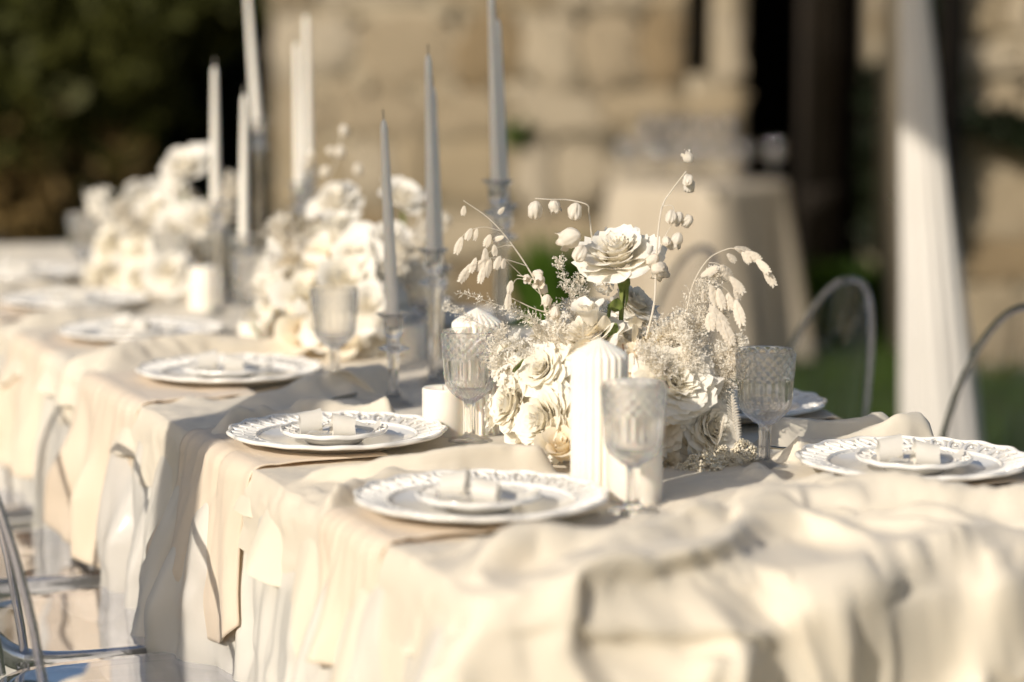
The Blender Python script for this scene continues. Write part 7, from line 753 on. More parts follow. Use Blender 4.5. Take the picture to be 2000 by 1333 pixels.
-25,6,2,2,2,2,-1,-1,1,0,-2,-2,-3,-2,2,2,3,0,12,-5,-1,1,3,-14,13,-11,-3,30,-9,-8,2,-6,13,0,-5,4,-4,4,-2,0,1,-2,2,-2,1,0,-2,-1,6,-4,3,-3,2,-1,-1,0,2,-1,1,-1,0,0,-1,3,-4,-4,7,5,-1,0,-6,1,0,0,0,0,-1,3,-2,-1,2,-3,2,0,-1,2,-1,0,1,-2,2,-2,-4,-7,6,3,-2,-7,-6,4,12,0,-1,2,0,-7,3,12,3,-4,-5,-3,2,1,-1,0,-1,1,-1,1,0,0,-1,2,-2,1,0,0,0,-1,1,-2,5,-4,3,-2,-7,-15,5,22,8,-3,-5,-4,
-20,1,1,0,2,-1,-1,0,0,1,-3,-1,2,4,1,4,0,4,8,-9,1,1,0,0,16,-3,-36,22,10,-5,-2,0,2,5,3,-5,-5,7,-5,-1,0,2,-2,3,-1,0,0,-3,1,3,-1,0,0,-1,1,-1,1,0,0,1,-1,0,1,1,-4,-3,6,1,0,1,-4,0,1,-1,1,0,1,-1,-2,2,-1,1,0,0,1,0,-1,0,-1,2,2,-2,4,-5,0,-2,-7,-9,2,6,2,12,-4,1,2,-4,-4,11,8,-4,-10,4,-3,0,-2,2,-2,1,0,2,-4,2,0,1,-1,0,0,0,0,-1,1,-2,2,-2,1,6,-5,-14,-8,20,10,3,-13,3,
-5,-1,-1,0,-3,-3,1,0,3,-6,1,3,1,2,3,0,1,1,2,-5,2,2,-6,13,0,-3,-45,18,29,-5,-4,4,-13,20,-5,0,-7,17,-12,1,0,-1,1,-1,0,1,0,1,-3,2,-1,2,-1,0,0,0,-1,2,-1,0,1,-1,-2,7,-8,-3,-1,5,-2,6,-3,1,0,0,0,0,1,-3,3,-1,-1,1,0,0,0,-2,2,0,0,-1,1,0,-5,5,10,-18,-9,3,13,7,-5,-4,9,-9,12,-5,-10,9,11,5,-18,1,2,-5,4,-4,1,1,-1,-1,1,0,3,-5,4,-2,0,0,1,-1,-1,1,-5,1,1,5,1,-6,-20,13,10,-6,4,5,
6,-5,-2,-4,-2,2,2,0,-5,-1,1,2,1,1,0,-1,0,7,-1,-4,2,-3,3,3,-4,-16,-5,-27,51,-9,-4,9,-8,6,13,-7,-6,18,-16,6,-1,-1,-1,0,0,-1,0,0,0,-1,3,-1,0,0,1,-1,0,-1,2,-1,0,0,1,3,-12,1,6,2,-7,6,1,-1,0,0,1,-1,-2,3,-1,-1,1,1,-2,1,0,1,-1,0,-1,2,-6,1,3,24,-14,-18,-6,6,10,2,0,-6,7,-2,1,-1,-9,2,13,5,-12,-4,6,-8,6,2,-4,3,-2,1,-2,4,-5,3,-2,1,0,0,0,0,0,2,-7,5,-3,3,3,-4,-12,-4,14,1,1,2,
1,-3,-2,0,1,0,-1,-2,1,5,-2,-3,2,-3,0,1,0,4,-2,2,-1,3,0,-3,-16,10,6,-39,22,24,-19,1,7,-2,6,3,-8,8,13,-20,10,-2,-1,-1,0,0,0,0,0,-1,-1,2,0,1,-2,2,-1,0,-1,2,-1,0,0,1,-12,4,10,-2,-9,4,5,-2,1,0,0,-1,1,0,0,0,1,-2,2,-1,-1,1,-1,1,-1,1,-1,-1,3,33,-35,-11,-1,10,7,-5,1,-3,1,8,-3,-1,-7,-6,13,14,-2,-20,10,-3,-1,2,-4,4,-1,-2,2,-1,0,1,-2,1,-1,2,-2,1,0,5,-7,3,-1,-3,6,-3,-3,-11,10,3,2,-1,
-14,11,-2,1,0,0,1,2,0,1,3,-3,-5,2,1,-3,3,11,-12,-2,6,-4,-2,-17,15,6,3,-14,-40,50,-6,-10,13,-8,17,-7,2,-6,37,-24,-7,5,-2,-1,-1,0,0,0,0,0,-1,0,1,-1,2,-2,1,1,-1,-1,1,0,9,-16,-2,6,10,-10,-7,5,5,0,0,0,-1,1,0,-1,0,1,-1,1,-1,0,1,-1,1,-1,2,-2,2,-2,15,7,-29,-6,5,10,-1,-2,-3,7,0,5,-7,0,-2,-5,1,18,15,-27,1,5,-6,-1,1,0,3,-3,5,-6,1,-1,1,0,-1,0,1,-1,2,5,-6,1,-2,-3,5,0,-1,-8,0,2,6,1,
-24,2,11,1,-1,-2,1,0,1,3,7,12,7,-1,-1,-3,-10,-5,-2,7,-3,-3,-6,1,4,2,6,-6,-39,5,41,-18,4,2,-4,21,-5,-15,13,25,-23,-3,1,0,-1,-1,-1,0,0,0,0,-1,-1,2,-1,1,0,-1,2,0,0,-1,0,-11,9,3,11,-17,-3,5,2,1,1,-1,0,0,0,0,0,0,0,0,0,0,0,0,0,0,-1,2,-2,1,11,-17,-8,-1,10,9,-6,-2,6,-3,0,1,-3,2,2,-1,-7,2,30,-4,-30,14,-4,-6,7,-1,-3,3,0,-3,3,-2,2,-1,0,-1,1,1,1,-4,-1,1,1,1,0,3,-1,-5,-4,2,2,4,
-12,-1,-1,5,-1,-1,-3,-1,-2,-1,0,2,9,12,2,-2,5,-15,4,-1,-4,2,-3,9,0,0,-2,-5,-13,-30,42,3,-10,11,-23,35,-2,-6,-15,22,9,-13,-2,0,0,-1,0,-1,-1,0,0,0,0,-1,1,0,0,0,-1,0,1,1,-9,4,3,0,12,-20,1,6,2,0,0,0,0,0,0,0,0,0,0,0,0,0,0,0,0,0,0,-1,1,0,1,-24,0,11,12,1,-6,4,-1,5,-7,0,-3,2,9,-1,-15,1,21,28,-29,-12,5,-4,6,-4,-3,7,-7,2,1,-1,2,-2,2,0,0,-1,1,-8,6,1,0,2,-6,3,1,0,-8,0,7,2,
3,-2,-1,0,-3,1,-1,-3,0,-2,-4,-4,-2,3,1,2,15,-8,3,-1,-1,1,2,2,-8,-1,1,-1,0,-37,13,40,-12,1,-3,-5,24,-5,-18,9,4,-2,-2,0,0,1,0,0,0,0,0,0,0,0,-1,0,0,0,0,0,0,0,-1,1,0,5,-2,-22,5,12,2,1,-1,1,0,0,0,0,0,0,0,0,0,0,0,0,0,0,0,0,0,1,-10,-19,4,15,11,-7,3,1,4,-5,-1,-3,8,-2,10,-6,-17,-8,16,27,12,-36,0,6,1,-8,4,0,-4,3,-1,1,0,0,1,0,0,1,3,-8,2,1,0,-1,3,-2,1,1,-8,1,5,1,
3,-1,1,0,-1,1,-2,0,0,-1,1,-2,-8,-5,0,-2,15,-1,-1,0,1,-9,-8,2,8,4,1,1,-1,-17,-46,69,-3,-3,6,-38,44,2,-15,-3,8,-3,0,1,0,1,1,0,1,-1,0,0,0,0,0,0,0,0,0,0,-1,1,0,0,0,3,-35,-2,27,6,1,-1,1,0,0,0,0,0,0,0,0,0,0,0,0,0,0,0,0,0,0,-1,-12,-10,8,14,-1,0,2,1,-3,0,0,-5,16,-1,-3,-3,-14,-19,10,21,29,-3,-28,6,-9,1,5,-3,1,2,-2,2,-1,2,-3,3,0,-1,7,-6,-1,-2,1,-2,0,4,3,2,-11,-1,6,-1,
2,0,1,-1,1,-1,-1,1,-1,1,-1,0,0,-4,-4,3,1,2,-2,-2,-4,6,5,0,1,1,-1,-5,-11,5,-33,4,38,-4,3,1,-10,26,-7,-20,7,4,0,-1,1,-1,-1,1,0,0,0,0,0,0,0,0,0,0,0,0,0,-1,1,0,0,-7,-20,21,5,1,-1,1,0,0,0,0,0,0,0,0,0,0,0,0,0,0,0,0,0,0,0,-1,-5,-3,9,-1,-1,2,0,0,-1,1,1,-1,-7,10,-3,-8,1,-4,-20,18,17,23,-2,-24,2,1,-3,-2,2,-2,1,1,-1,-1,1,4,-6,1,-4,1,6,-2,0,-3,3,1,4,0,-10,1,6,-1,
3,1,-1,-2,2,-1,-2,1,1,0,0,1,4,3,1,1,-16,5,-2,-5,4,3,7,1,-1,-3,-11,-7,10,3,-4,-66,70,-4,3,4,-22,35,2,-14,-8,6,-1,1,0,0,0,0,-1,1,0,0,0,-1,0,0,0,-1,0,0,0,0,-1,1,0,0,0,-1,0,0,1,0,0,0,0,0,0,0,0,0,0,0,0,0,0,0,0,0,0,0,-1,1,0,-1,0,0,1,-1,0,0,2,1,0,2,-9,3,-6,-8,9,11,-24,-5,26,10,13,-2,-15,4,-9,-1,0,-1,1,-2,3,2,-2,-4,0,3,-6,2,2,2,-1,-1,3,-2,6,-6,-9,5,6,-1,
5,0,0,-1,-1,1,-1,1,3,1,6,7,4,-2,-3,0,-16,-10,-4,3,0,0,2,3,-1,-4,0,10,2,-5,-2,-33,34,0,0,-4,-2,-1,16,-2,-8,12,-5,-8,1,0,1,-1,1,0,0,-1,0,1,0,0,0,1,0,0,0,0,0,-1,0,0,0,1,0,0,0,0,0,0,0,0,0,0,0,0,0,0,0,0,0,0,0,0,0,0,0,-1,0,1,-1,0,0,1,1,0,-1,-1,0,0,0,-2,-4,3,12,-1,-11,-23,12,21,8,6,-2,-5,-2,-10,2,-1,-2,3,-3,1,-1,1,-1,2,-4,2,0,2,0,-2,0,-4,9,-12,-3,10,3,-2,
9,0,-2,1,3,3,9,6,4,4,-1,-4,-7,-4,-1,-1,-5,-17,-11,3,2,-1,1,8,-9,3,5,0,1,6,3,-12,4,1,-6,4,-3,-12,16,5,-14,8,34,-5,-15,-6,-4,0,-1,0,0,0,0,0,-1,0,-1,0,0,0,0,0,0,0,0,0,0,0,0,0,0,0,0,0,0,0,0,0,1,0,0,0,0,0,0,0,0,-1,0,0,0,0,0,-1,1,0,0,0,-1,-1,0,0,0,0,-2,5,-7,-1,-3,4,8,-21,-12,21,8,9,8,-3,-3,-6,-5,4,1,-5,1,1,0,4,-3,2,-2,-1,-1,2,-2,3,-3,2,0,-7,-4,12,-1,2,
13,0,2,0,-1,-6,-10,-8,-6,-4,-4,-3,3,1,0,-2,-1,13,11,-8,1,1,-1,-9,12,2,5,1,1,2,-2,14,-17,0,1,3,0,-14,6,-3,3,-12,21,28,2,-10,-18,-8,0,-1,0,1,-1,0,2,0,0,0,0,0,0,0,0,0,0,0,0,0,0,0,0,0,0,0,0,0,0,0,-1,0,0,0,0,0,1,0,1,0,0,0,0,-1,0,0,0,0,0,0,0,0,0,1,1,0,-3,9,-9,5,-4,-5,6,0,-31,-23,3,9,17,26,11,-1,-9,-1,-3,-1,1,0,3,-1,0,-2,-1,3,-1,-1,1,3,-5,2,-4,-6,5,6,-1,3,
-12,-1,-1,-3,-5,-14,-7,-8,-4,-3,-1,-3,3,0,2,6,4,13,25,6,-5,-2,-1,2,8,2,-1,3,0,1,1,23,-30,2,3,10,0,-14,-9,2,5,-2,-12,19,2,5,6,-13,-2,0,-1,0,1,0,-1,1,1,0,-1,1,-1,0,0,0,0,0,0,0,0,0,0,0,0,0,0,0,0,0,0,0,0,0,1,1,-2,0,1,0,-2,2,-1,0,0,0,0,0,0,0,0,0,0,0,1,-3,8,-4,-1,-1,0,-2,-3,6,-5,-8,1,0,-12,-3,24,12,-4,-6,-3,3,-1,1,0,0,0,1,-2,1,0,0,0,1,-4,3,-9,2,5,0,6,-3,
-13,0,1,-3,-4,-2,10,5,1,1,-1,-1,-4,-3,-2,-3,5,-2,-1,18,1,1,-8,3,1,3,1,-3,2,-2,2,30,-38,3,9,5,-7,-9,-7,2,3,5,-17,12,6,2,6,8,-15,1,0,0,0,-1,0,-1,0,1,2,-3,1,-1,0,0,0,0,0,0,0,0,0,0,0,0,0,0,0,0,0,0,0,1,0,0,-1,2,-3,2,3,-4,0,0,0,0,0,0,0,0,0,0,1,-2,-1,2,5,-12,7,-4,5,-1,-1,-3,6,-2,0,-1,7,-21,0,27,-3,-7,0,-1,-1,1,0,-1,2,1,-3,1,-1,-1,1,0,-2,-1,-4,1,7,2,2,-11,
1,2,-6,-7,2,0,-1,3,2,0,0,1,-1,-3,3,4,-4,2,-22,25,10,-6,5,-20,15,4,-3,-1,2,-1,2,28,-37,4,7,-16,-1,-4,9,-8,11,6,-6,-12,12,-1,3,6,7,-15,2,-1,-2,0,1,0,1,-1,-3,3,-1,0,0,0,0,0,0,0,0,0,0,0,0,0,0,0,0,0,0,0,0,-1,1,0,4,-1,0,-3,-3,4,0,-1,0,0,0,0,0,0,0,0,-1,2,-1,6,-11,0,10,-5,-2,3,-1,0,-3,2,0,-1,0,1,-5,16,7,-6,-8,-4,1,-2,2,-2,0,0,2,1,1,-3,1,-1,1,0,-3,-1,9,3,-10,-8,
3,-3,-6,6,-9,3,-1,3,1,0,1,1,-1,3,-1,0,1,-4,-4,-25,44,-2,-12,-3,1,12,2,-4,-1,3,-1,8,-15,8,-16,-1,5,9,-10,4,9,-4,-15,1,7,0,-3,-3,5,10,-9,1,3,3,-3,-2,0,1,0,5,-4,-1,0,0,0,0,0,0,0,0,0,0,0,0,0,0,0,0,0,0,0,1,-1,-1,5,2,1,1,-1,-9,4,-1,-1,0,0,0,0,0,0,0,0,0,1,-4,-1,4,7,-3,-7,6,-3,-1,2,-2,2,-3,-2,7,-5,12,9,-10,-1,-3,-3,-3,-3,-1,5,1,1,-2,0,0,0,0,0,0,2,-4,4,-4,-6,3,
4,-8,1,7,-11,4,3,3,2,-1,1,2,-1,2,3,-1,3,0,-3,-29,-12,39,-2,-1,-9,5,7,5,-9,-2,0,2,-1,-2,-6,1,6,0,-8,7,5,-7,-2,6,-7,-3,0,4,0,6,3,-3,-1,-3,-1,3,1,-2,3,0,-3,1,-1,0,0,0,0,0,0,0,0,0,0,0,0,0,0,1,-1,0,0,0,0,0,4,-1,0,4,-2,-5,-1,4,-2,-1,0,0,0,0,0,0,0,1,1,-5,0,1,6,-5,4,-4,1,0,-1,3,-3,0,3,-4,10,5,2,-1,-11,-3,-1,0,1,-3,3,0,-1,2,-1,0,0,0,1,0,2,-5,6,-6,-3,7,
8,2,9,11,-1,-12,2,-9,-5,1,0,-1,0,0,0,0,-2,1,0,-1,-39,24,18,0,-7,-1,7,5,3,-9,-2,0,2,-6,-1,8,-1,-10,-2,17,-4,-9,3,6,-12,7,1,1,3,2,-4,-2,1,-3,2,1,0,-1,3,-8,3,1,0,0,0,0,0,0,0,0,0,0,0,0,0,1,0,-2,2,-1,0,0,1,-1,-4,2,-3,-4,9,0,-1,3,-1,-1,0,0,0,0,1,0,-1,5,-9,4,-1,-2,0,1,4,-4,1,0,3,-3,-1,2,1,4,16,-10,-9,1,4,-5,-1,-1,0,0,3,-6,2,-2,4,-1,-1,0,-1,5,-5,0,7,-9,0,5,
10,7,1,-6,-2,-8,-8,5,3,0,-2,-4,-1,0,-3,-2,1,-2,0,4,-2,-22,35,5,-12,-3,8,2,7,0,-7,-3,0,-3,4,5,-8,-7,11,8,-14,0,15,-8,-3,5,0,4,1,-11,0,3,-2,2,1,-4,-3,4,-2,1,2,-1,0,-1,0,0,0,0,0,0,0,0,0,0,0,-1,0,2,-2,2,-1,0,0,0,1,-10,2,1,7,3,-3,-4,3,0,0,0,0,0,3,1,-3,-8,6,-1,6,-4,-4,4,0,1,-1,3,-5,0,1,2,0,9,11,-28,0,3,0,8,-2,-3,5,-2,-5,0,5,2,-5,1,1,-2,1,1,-4,2,7,-5,-2,3,
-4,-7,-4,-9,11,12,0,-2,-2,-2,-1,1,0,-1,0,0,0,4,2,3,-3,-20,10,22,-8,-4,0,7,-1,10,-6,-8,0,2,4,0,-12,-1,13,-3,-9,5,15,-13,12,-8,6,1,-8,-1,3,-3,-2,-2,-1,3,2,6,-6,1,-2,-1,-1,1,-1,0,0,0,0,0,0,0,0,0,0,0,1,-1,1,-1,1,-1,0,3,-5,0,3,-3,2,1,-2,0,0,1,0,0,0,0,-4,0,3,1,0,0,-2,3,-3,2,-1,0,2,-3,1,1,0,3,-2,1,-14,-3,2,5,1,2,8,-1,0,2,-2,-4,1,0,1,0,0,-1,3,-4,0,2,2,-1,0,-3,
-2,-1,0,-6,5,12,-2,-3,-2,0,1,1,-1,-1,2,2,0,-3,-5,-1,1,-6,4,6,6,-9,-2,8,-2,5,10,-18,-1,6,5,-11,-7,8,8,-11,-1,10,-5,9,4,1,0,-10,-2,3,-3,-1,-2,1,3,1,8,-1,-1,-3,-5,-1,1,-2,0,0,0,0,0,0,0,0,0,0,0,0,-1,1,0,0,0,0,0,2,0,-1,-2,4,-2,-5,3,2,-1,0,0,0,0,0,0,-1,1,0,0,0,0,-3,7,2,-6,-1,0,0,1,0,4,-1,-5,-7,-19,7,5,5,5,3,-2,11,-4,-2,-3,2,-2,3,-2,2,0,-1,1,-3,3,1,-6,4,0,0,
1,1,1,7,2,-2,2,-2,-1,0,-2,0,0,0,-1,-1,-1,3,0,-2,17,16,-30,-23,7,2,4,1,1,-1,14,-10,0,3,-11,-4,1,15,4,-15,6,1,15,-1,-10,5,-9,-2,4,-1,-2,-2,2,4,-2,2,-4,-6,5,9,1,-10,1,0,-1,-1,0,0,0,0,0,0,0,0,0,0,0,-1,0,1,0,0,0,1,4,-5,1,1,-4,0,3,0,-1,0,0,0,0,0,0,0,0,0,0,-1,1,-1,3,3,-7,3,-2,1,1,-1,2,-4,0,-1,-17,-7,12,3,9,1,3,-6,6,1,-3,1,0,-1,1,0,0,-1,0,1,1,-6,-3,7,0,3,
3,4,-1,0,6,3,0,-2,-2,-1,-1,-2,0,-1,0,2,4,-4,11,25,7,-18,-21,-16,1,3,0,-3,6,-6,-7,21,-10,-2,-6,-2,7,14,-12,-2,0,15,17,-26,2,-9,-4,4,2,-1,-1,3,2,0,0,-11,-9,-1,0,1,25,-4,-2,0,0,0,-1,0,0,0,0,0,0,0,0,0,0,0,0,-1,0,0,0,4,3,-3,-3,-3,-2,6,1,-4,1,1,0,0,0,0,0,0,0,0,0,0,-1,2,-8,6,0,-1,2,1,-2,3,-2,-2,1,-1,0,-13,0,14,-1,4,-2,-3,-2,5,0,0,1,-1,-1,2,-1,1,-1,1,-1,-1,-7,6,4,-1,
8,1,-1,-1,5,-3,2,1,-2,0,1,0,-3,0,0,3,12,18,11,-14,-23,-6,0,33,-38,4,-6,3,-2,-1,-8,13,2,-11,-3,-3,20,-3,-16,2,13,27,-24,-19,-21,-9,4,5,3,8,10,3,3,6,-11,5,6,0,-1,-9,-6,22,-12,1,0,0,1,0,0,0,0,0,0,0,0,0,0,0,0,0,0,1,-1,-4,-1,9,-5,3,-4,3,-4,2,1,0,0,0,0,0,0,0,0,0,0,0,-1,1,-3,3,3,-2,-1,-1,1,2,-1,-3,1,-2,3,0,0,-4,5,0,0,-2,-2,2,2,0,0,-4,5,-2,-1,1,-1,4,-3,0,1,0,1,-3,
8,-2,0,1,2,0,0,3,6,4,6,8,9,7,7,3,-5,-16,-17,-11,-3,2,5,4,20,-25,-4,-5,-1,0,13,-18,3,-4,2,7,2,-15,-2,5,32,-10,-51,-20,7,18,13,7,4,-1,-3,1,-2,0,1,3,-3,0,2,5,-8,14,4,-13,3,-1,-1,0,0,0,0,0,0,0,0,0,0,0,0,0,0,-1,0,-5,-7,8,5,2,-5,2,0,0,1,0,0,0,0,0,0,0,0,0,0,0,0,0,-1,4,-2,-1,0,0,1,-1,-5,4,0,0,-1,2,-6,3,4,-3,3,-1,1,-2,1,1,-3,3,0,-3,3,-2,2,-1,1,1,-2,5,-4,0,
8,1,-1,3,8,10,15,13,7,2,-1,-4,-5,-7,-10,-9,-11,0,-2,1,1,-1,3,-3,19,-9,-7,-10,-4,0,23,-29,-4,0,7,1,-12,-4,4,25,12,-68,-11,30,21,7,-2,-5,-6,-3,6,-1,0,-6,8,-1,0,1,1,-1,1,2,17,-4,-18,4,-1,0,-1,0,0,0,0,0,0,0,0,0,0,0,0,0,-1,0,-1,-2,2,-3,3,1,1,0,0,0,0,0,0,0,0,0,0,0,0,0,-1,0,-1,5,-2,-1,0,0,2,-4,0,2,-1,0,-1,0,0,0,0,2,-5,6,-3,-2,4,-2,2,2,-4,2,-1,3,-1,-3,0,6,-6,4,-4,5,
13,1,3,4,-1,1,-5,-7,-3,-1,-1,0,1,2,4,2,1,6,3,-1,2,-1,-7,-1,3,11,-13,-6,-3,0,25,-39,19,-9,-1,-10,2,4,0,29,-60,-2,41,5,-10,-8,-2,-1,5,7,-2,-1,1,-2,2,-1,2,0,-1,-1,8,-5,8,40,-25,-25,1,-1,1,-1,0,0,0,0,0,0,0,0,0,0,0,0,0,0,-1,0,0,-1,1,1,0,0,0,0,1,-1,0,0,0,0,0,0,0,0,0,0,-1,-3,8,-4,0,2,-3,-1,2,-1,1,0,0,-1,0,0,0,-1,3,-2,0,-2,3,-1,1,-3,2,1,0,-1,4,-4,5,-6,-1,-1,3,3,
6,1,-5,-3,-3,1,-2,-1,-2,-2,0,0,0,2,1,2,2,-5,1,3,0,3,3,-6,6,7,3,-3,0,7,-9,-3,3,-9,0,-4,2,2,20,-29,-24,40,-2,-6,-5,2,3,3,2,-3,-1,4,-3,0,0,1,0,0,2,5,9,-15,15,16,9,-20,-22,2,0,1,0,-1,0,-1,0,0,0,0,0,0,0,0,0,0,0,0,0,0,0,0,0,0,0,0,-1,1,0,0,0,0,0,0,0,0,0,-1,1,-3,8,-5,1,-2,-1,2,-1,1,0,0,0,0,0,0,-1,0,0,0,0,0,0,1,-1,0,2,-1,0,2,-3,0,0,-2,2,-1,2,1,
5,-2,-3,-4,-3,-1,-1,-1,-2,-1,-1,0,2,0,1,3,-1,0,0,0,6,10,0,-9,-2,9,3,0,0,15,-18,3,-6,-2,-6,11,0,2,6,-53,42,-1,-9,-2,8,5,-3,1,-1,-2,4,-3,0,1,0,0,0,2,0,24,-11,-16,19,-7,5,0,-10,-7,2,4,3,-4,-3,0,-1,0,0,0,0,0,0,0,0,0,0,0,0,0,0,0,0,0,0,0,0,0,0,0,0,0,0,0,0,0,0,-1,0,-5,6,-1,1,-1,1,0,0,0,0,0,0,0,0,0,0,0,-1,1,0,0,0,-1,0,1,-1,1,1,-1,0,0,-2,6,-1,-2,1,-1,
8,-3,2,-5,-1,-5,-2,-2,1,1,0,0,-2,-1,2,1,-2,2,5,10,7,-10,-10,11,-2,-1,3,0,1,1,-8,7,-7,-4,4,9,-11,21,-41,12,9,-11,5,9,1,-6,3,2,-6,5,-3,-1,3,-1,1,0,0,0,3,14,-13,1,9,-11,0,-1,0,-2,-1,17,25,-13,-26,-4,1,0,0,0,0,0,0,0,0,0,0,0,0,0,0,0,0,0,0,4,-4,0,0,0,0,0,0,0,0,0,0,-1,0,-3,-2,6,-1,1,0,0,0,0,0,0,0,0,0,0,0,0,0,0,0,0,0,2,-1,-1,0,0,-1,1,0,-1,2,-2,-1,5,-1,-8,
7,0,2,-1,-2,-2,1,0,0,-1,0,0,1,0,1,1,6,8,4,-5,-13,0,5,1,2,-5,-3,1,5,1,-12,2,-7,6,5,-11,13,-2,-27,22,-4,2,5,-5,-5,4,3,-8,7,-3,-2,4,-1,1,-1,0,1,0,-5,7,4,1,-3,-8,6,3,-3,-3,-1,6,9,-22,4,6,-1,-1,0,0,0,0,0,0,0,0,0,0,0,0,0,0,0,0,0,1,-1,0,0,0,0,0,0,0,0,0,0,0,0,-2,-8,10,0,0,0,0,0,0,0,0,0,0,0,0,0,0,0,0,0,0,1,-1,-1,1,1,-1,1,-2,0,1,-1,-1,0,0,1,-3,
9,1,0,-1,1,7,5,4,1,4,6,3,1,1,-2,-4,-3,-9,-13,-10,2,6,10,6,-7,-4,-6,-1,0,-1,-6,0,2,0,-10,2,30,-27,-3,16,-13,4,-4,-2,6,2,-7,6,-1,-3,4,-2,0,0,1,0,-1,-3,1,-3,10,-2,-8,-1,8,6,-3,-5,-1,-2,-2,-6,11,1,-2,2,-1,0,0,0,0,0,0,0,0,0,0,0,0,0,0,0,0,-4,4,0,0,0,0,0,0,0,0,0,0,0,0,0,0,0,0,0,0,0,0,0,0,0,0,0,0,0,0,0,0,0,0,0,0,-1,2,0,-1,1,1,-2,-1,5,-3,-2,2,-6,4,0,
9,2,0,6,2,5,2,2,0,-2,-5,-4,-3,-3,-2,-3,0,1,3,3,0,-1,4,-2,-4,0,1,-2,-3,-7,4,0,-4,-6,5,7,8,-26,11,3,0,-2,-2,6,-2,-4,4,1,-4,2,-1,1,1,0,-1,0,-1,0,1,-12,13,-7,-7,9,6,2,-2,-2,0,-6,-2,0,9,0,-1,0,0,0,0,0,0,0,0,0,0,0,0,0,0,0,0,0,0,0,0,0,0,0,0,0,0,0,0,0,0,0,0,0,0,0,0,0,0,0,0,0,0,0,0,0,0,0,0,0,0,0,0,1,0,0,0,-1,0,0,-1,-1,3,-1,0,0,1,-3,3,-1,
2,1,1,2,0,-3,-2,-1,1,0,0,1,1,1,0,1,0,1,4,7,2,-5,-7,-7,-1,2,4,2,2,-10,3,3,-10,6,-3,12,-12,-9,10,1,6,-3,3,-8,0,2,3,-6,2,1,0,1,-1,0,0,-1,1,0,-1,-13,13,-8,-12,16,7,2,-4,1,0,-6,-1,1,7,-2,0,0,0,0,0,0,0,0,0,0,0,0,0,0,0,0,0,0,0,1,1,-1,-1,0,0,0,0,0,0,0,0,0,0,0,0,0,0,0,0,0,0,0,0,0,0,0,0,0,0,0,0,0,0,1,0,1,-2,3,0,-4,-1,4,-3,-2,0,3,1,-3,4,-2,
-1,0,2,-1,0,0,-1,0,0,0,0,0,1,2,1,0,2,0,0,-1,-1,0,-3,-1,2,1,1,-1,0,-3,3,3,-4,0,-1,12,-20,1,7,1,0,2,-8,5,-1,4,-5,1,2,-1,1,-2,2,-1,-1,3,-3,1,-1,-9,6,0,-24,15,16,5,-3,-3,-1,-4,0,2,1,0,0,0,0,0,0,1,0,-1,0,0,0,0,0,0,0,0,0,0,0,5,-6,1,0,0,0,0,0,0,0,0,0,0,0,0,0,0,0,0,0,0,0,0,0,0,0,0,0,0,0,0,0,0,1,1,-2,3,-2,-3,2,1,0,-2,1,0,2,3,-8,4,-2,1,
1,0,0,1,-2,0,0,1,0,-1,0,0,1,1,0,0,0,1,0,-2,-1,0,0,0,0,2,-1,1,-3,2,1,-1,1,-3,0,2,-11,5,6,-1,0,-4,3,-1,5,-5,0,4,-3,2,-2,3,-3,0,3,-4,2,1,-3,-2,-3,7,-24,-6,28,13,-1,-2,0,-11,2,3,-1,-2,2,-1,0,0,1,-1,0,0,0,0,0,0,0,0,0,0,0,0,1,-3,5,-1,0,-2,0,0,0,0,0,0,0,0,0,0,0,0,0,0,0,0,0,0,0,0,0,0,0,0,0,0,0,0,2,0,-3,4,-3,3,-5,2,0,2,-4,3,-3,4,1,1,-2,-2,
1,0,-1,0,1,0,0,0,0,1,0,0,0,-2,0,0,0,1,-1,-1,0,0,2,3,0,-2,0,-1,0,0,2,-3,-1,0,3,-5,-9,8,4,0,-4,2,2,4,-4,-2,3,-3,2,-1,3,-3,0,3,-4,2,0,0,0,-4,-4,9,-8,-28,17,29,6,-9,-9,-4,6,4,-5,1,-2,1,0,1,0,-1,-1,1,0,0,0,0,0,0,0,0,0,0,-1,-3,2,1,0,2,-1,0,0,0,0,0,0,0,0,0,0,0,0,0,0,0,0,0,0,0,0,0,0,0,0,0,0,1,1,-3,2,3,-3,0,-1,0,-1,-1,5,-2,0,-4,5,-4,5,-3,
1,-1,1,-1,0,0,1,0,1,0,0,0,-1,-1,1,2,2,-1,0,1,-2,1,0,2,0,-4,0,-1,0,0,1,-2,-2,3,7,-20,-3,11,6,-4,-2,5,2,-2,-4,4,-4,4,-2,2,-2,0,3,-4,2,1,-1,1,0,-3,-3,7,-2,-15,-17,34,16,-9,-9,-1,3,7,-8,1,-1,-1,0,1,-1,0,1,-1,0,0,0,0,0,0,0,0,0,0,0,-1,0,0,1,2,-1,-1,0,0,0,0,0,0,0,0,0,0,0,0,0,0,0,0,0,0,0,0,0,0,1,-1,0,1,1,-4,5,2,-4,-1,0,0,0,0,-1,1,-1,-1,1,-2,-1,9,
6,3,1,0,0,-1,-3,-1,-1,0,0,2,2,3,0,-2,-3,-2,-1,-1,3,1,3,-3,0,-1,-4,1,0,0,3,-1,-1,-3,-8,-5,8,9,3,-18,10,4,-2,-6,6,-3,3,-2,2,-1,-1,2,-3,2,2,-1,0,-2,6,-4,1,2,-1,3,-27,13,21,-4,-9,3,-3,14,-14,1,-1,0,2,-1,-2,1,0,0,0,0,0,0,0,0,0,0,0,0,0,0,-1,0,1,-2,2,1,0,-1,0,0,0,0,0,0,1,0,0,-1,0,0,0,0,0,0,0,0,0,1,-1,0,1,2,-2,-2,7,-6,0,0,0,1,1,-3,1,0,1,-2,1,1,-6,6,
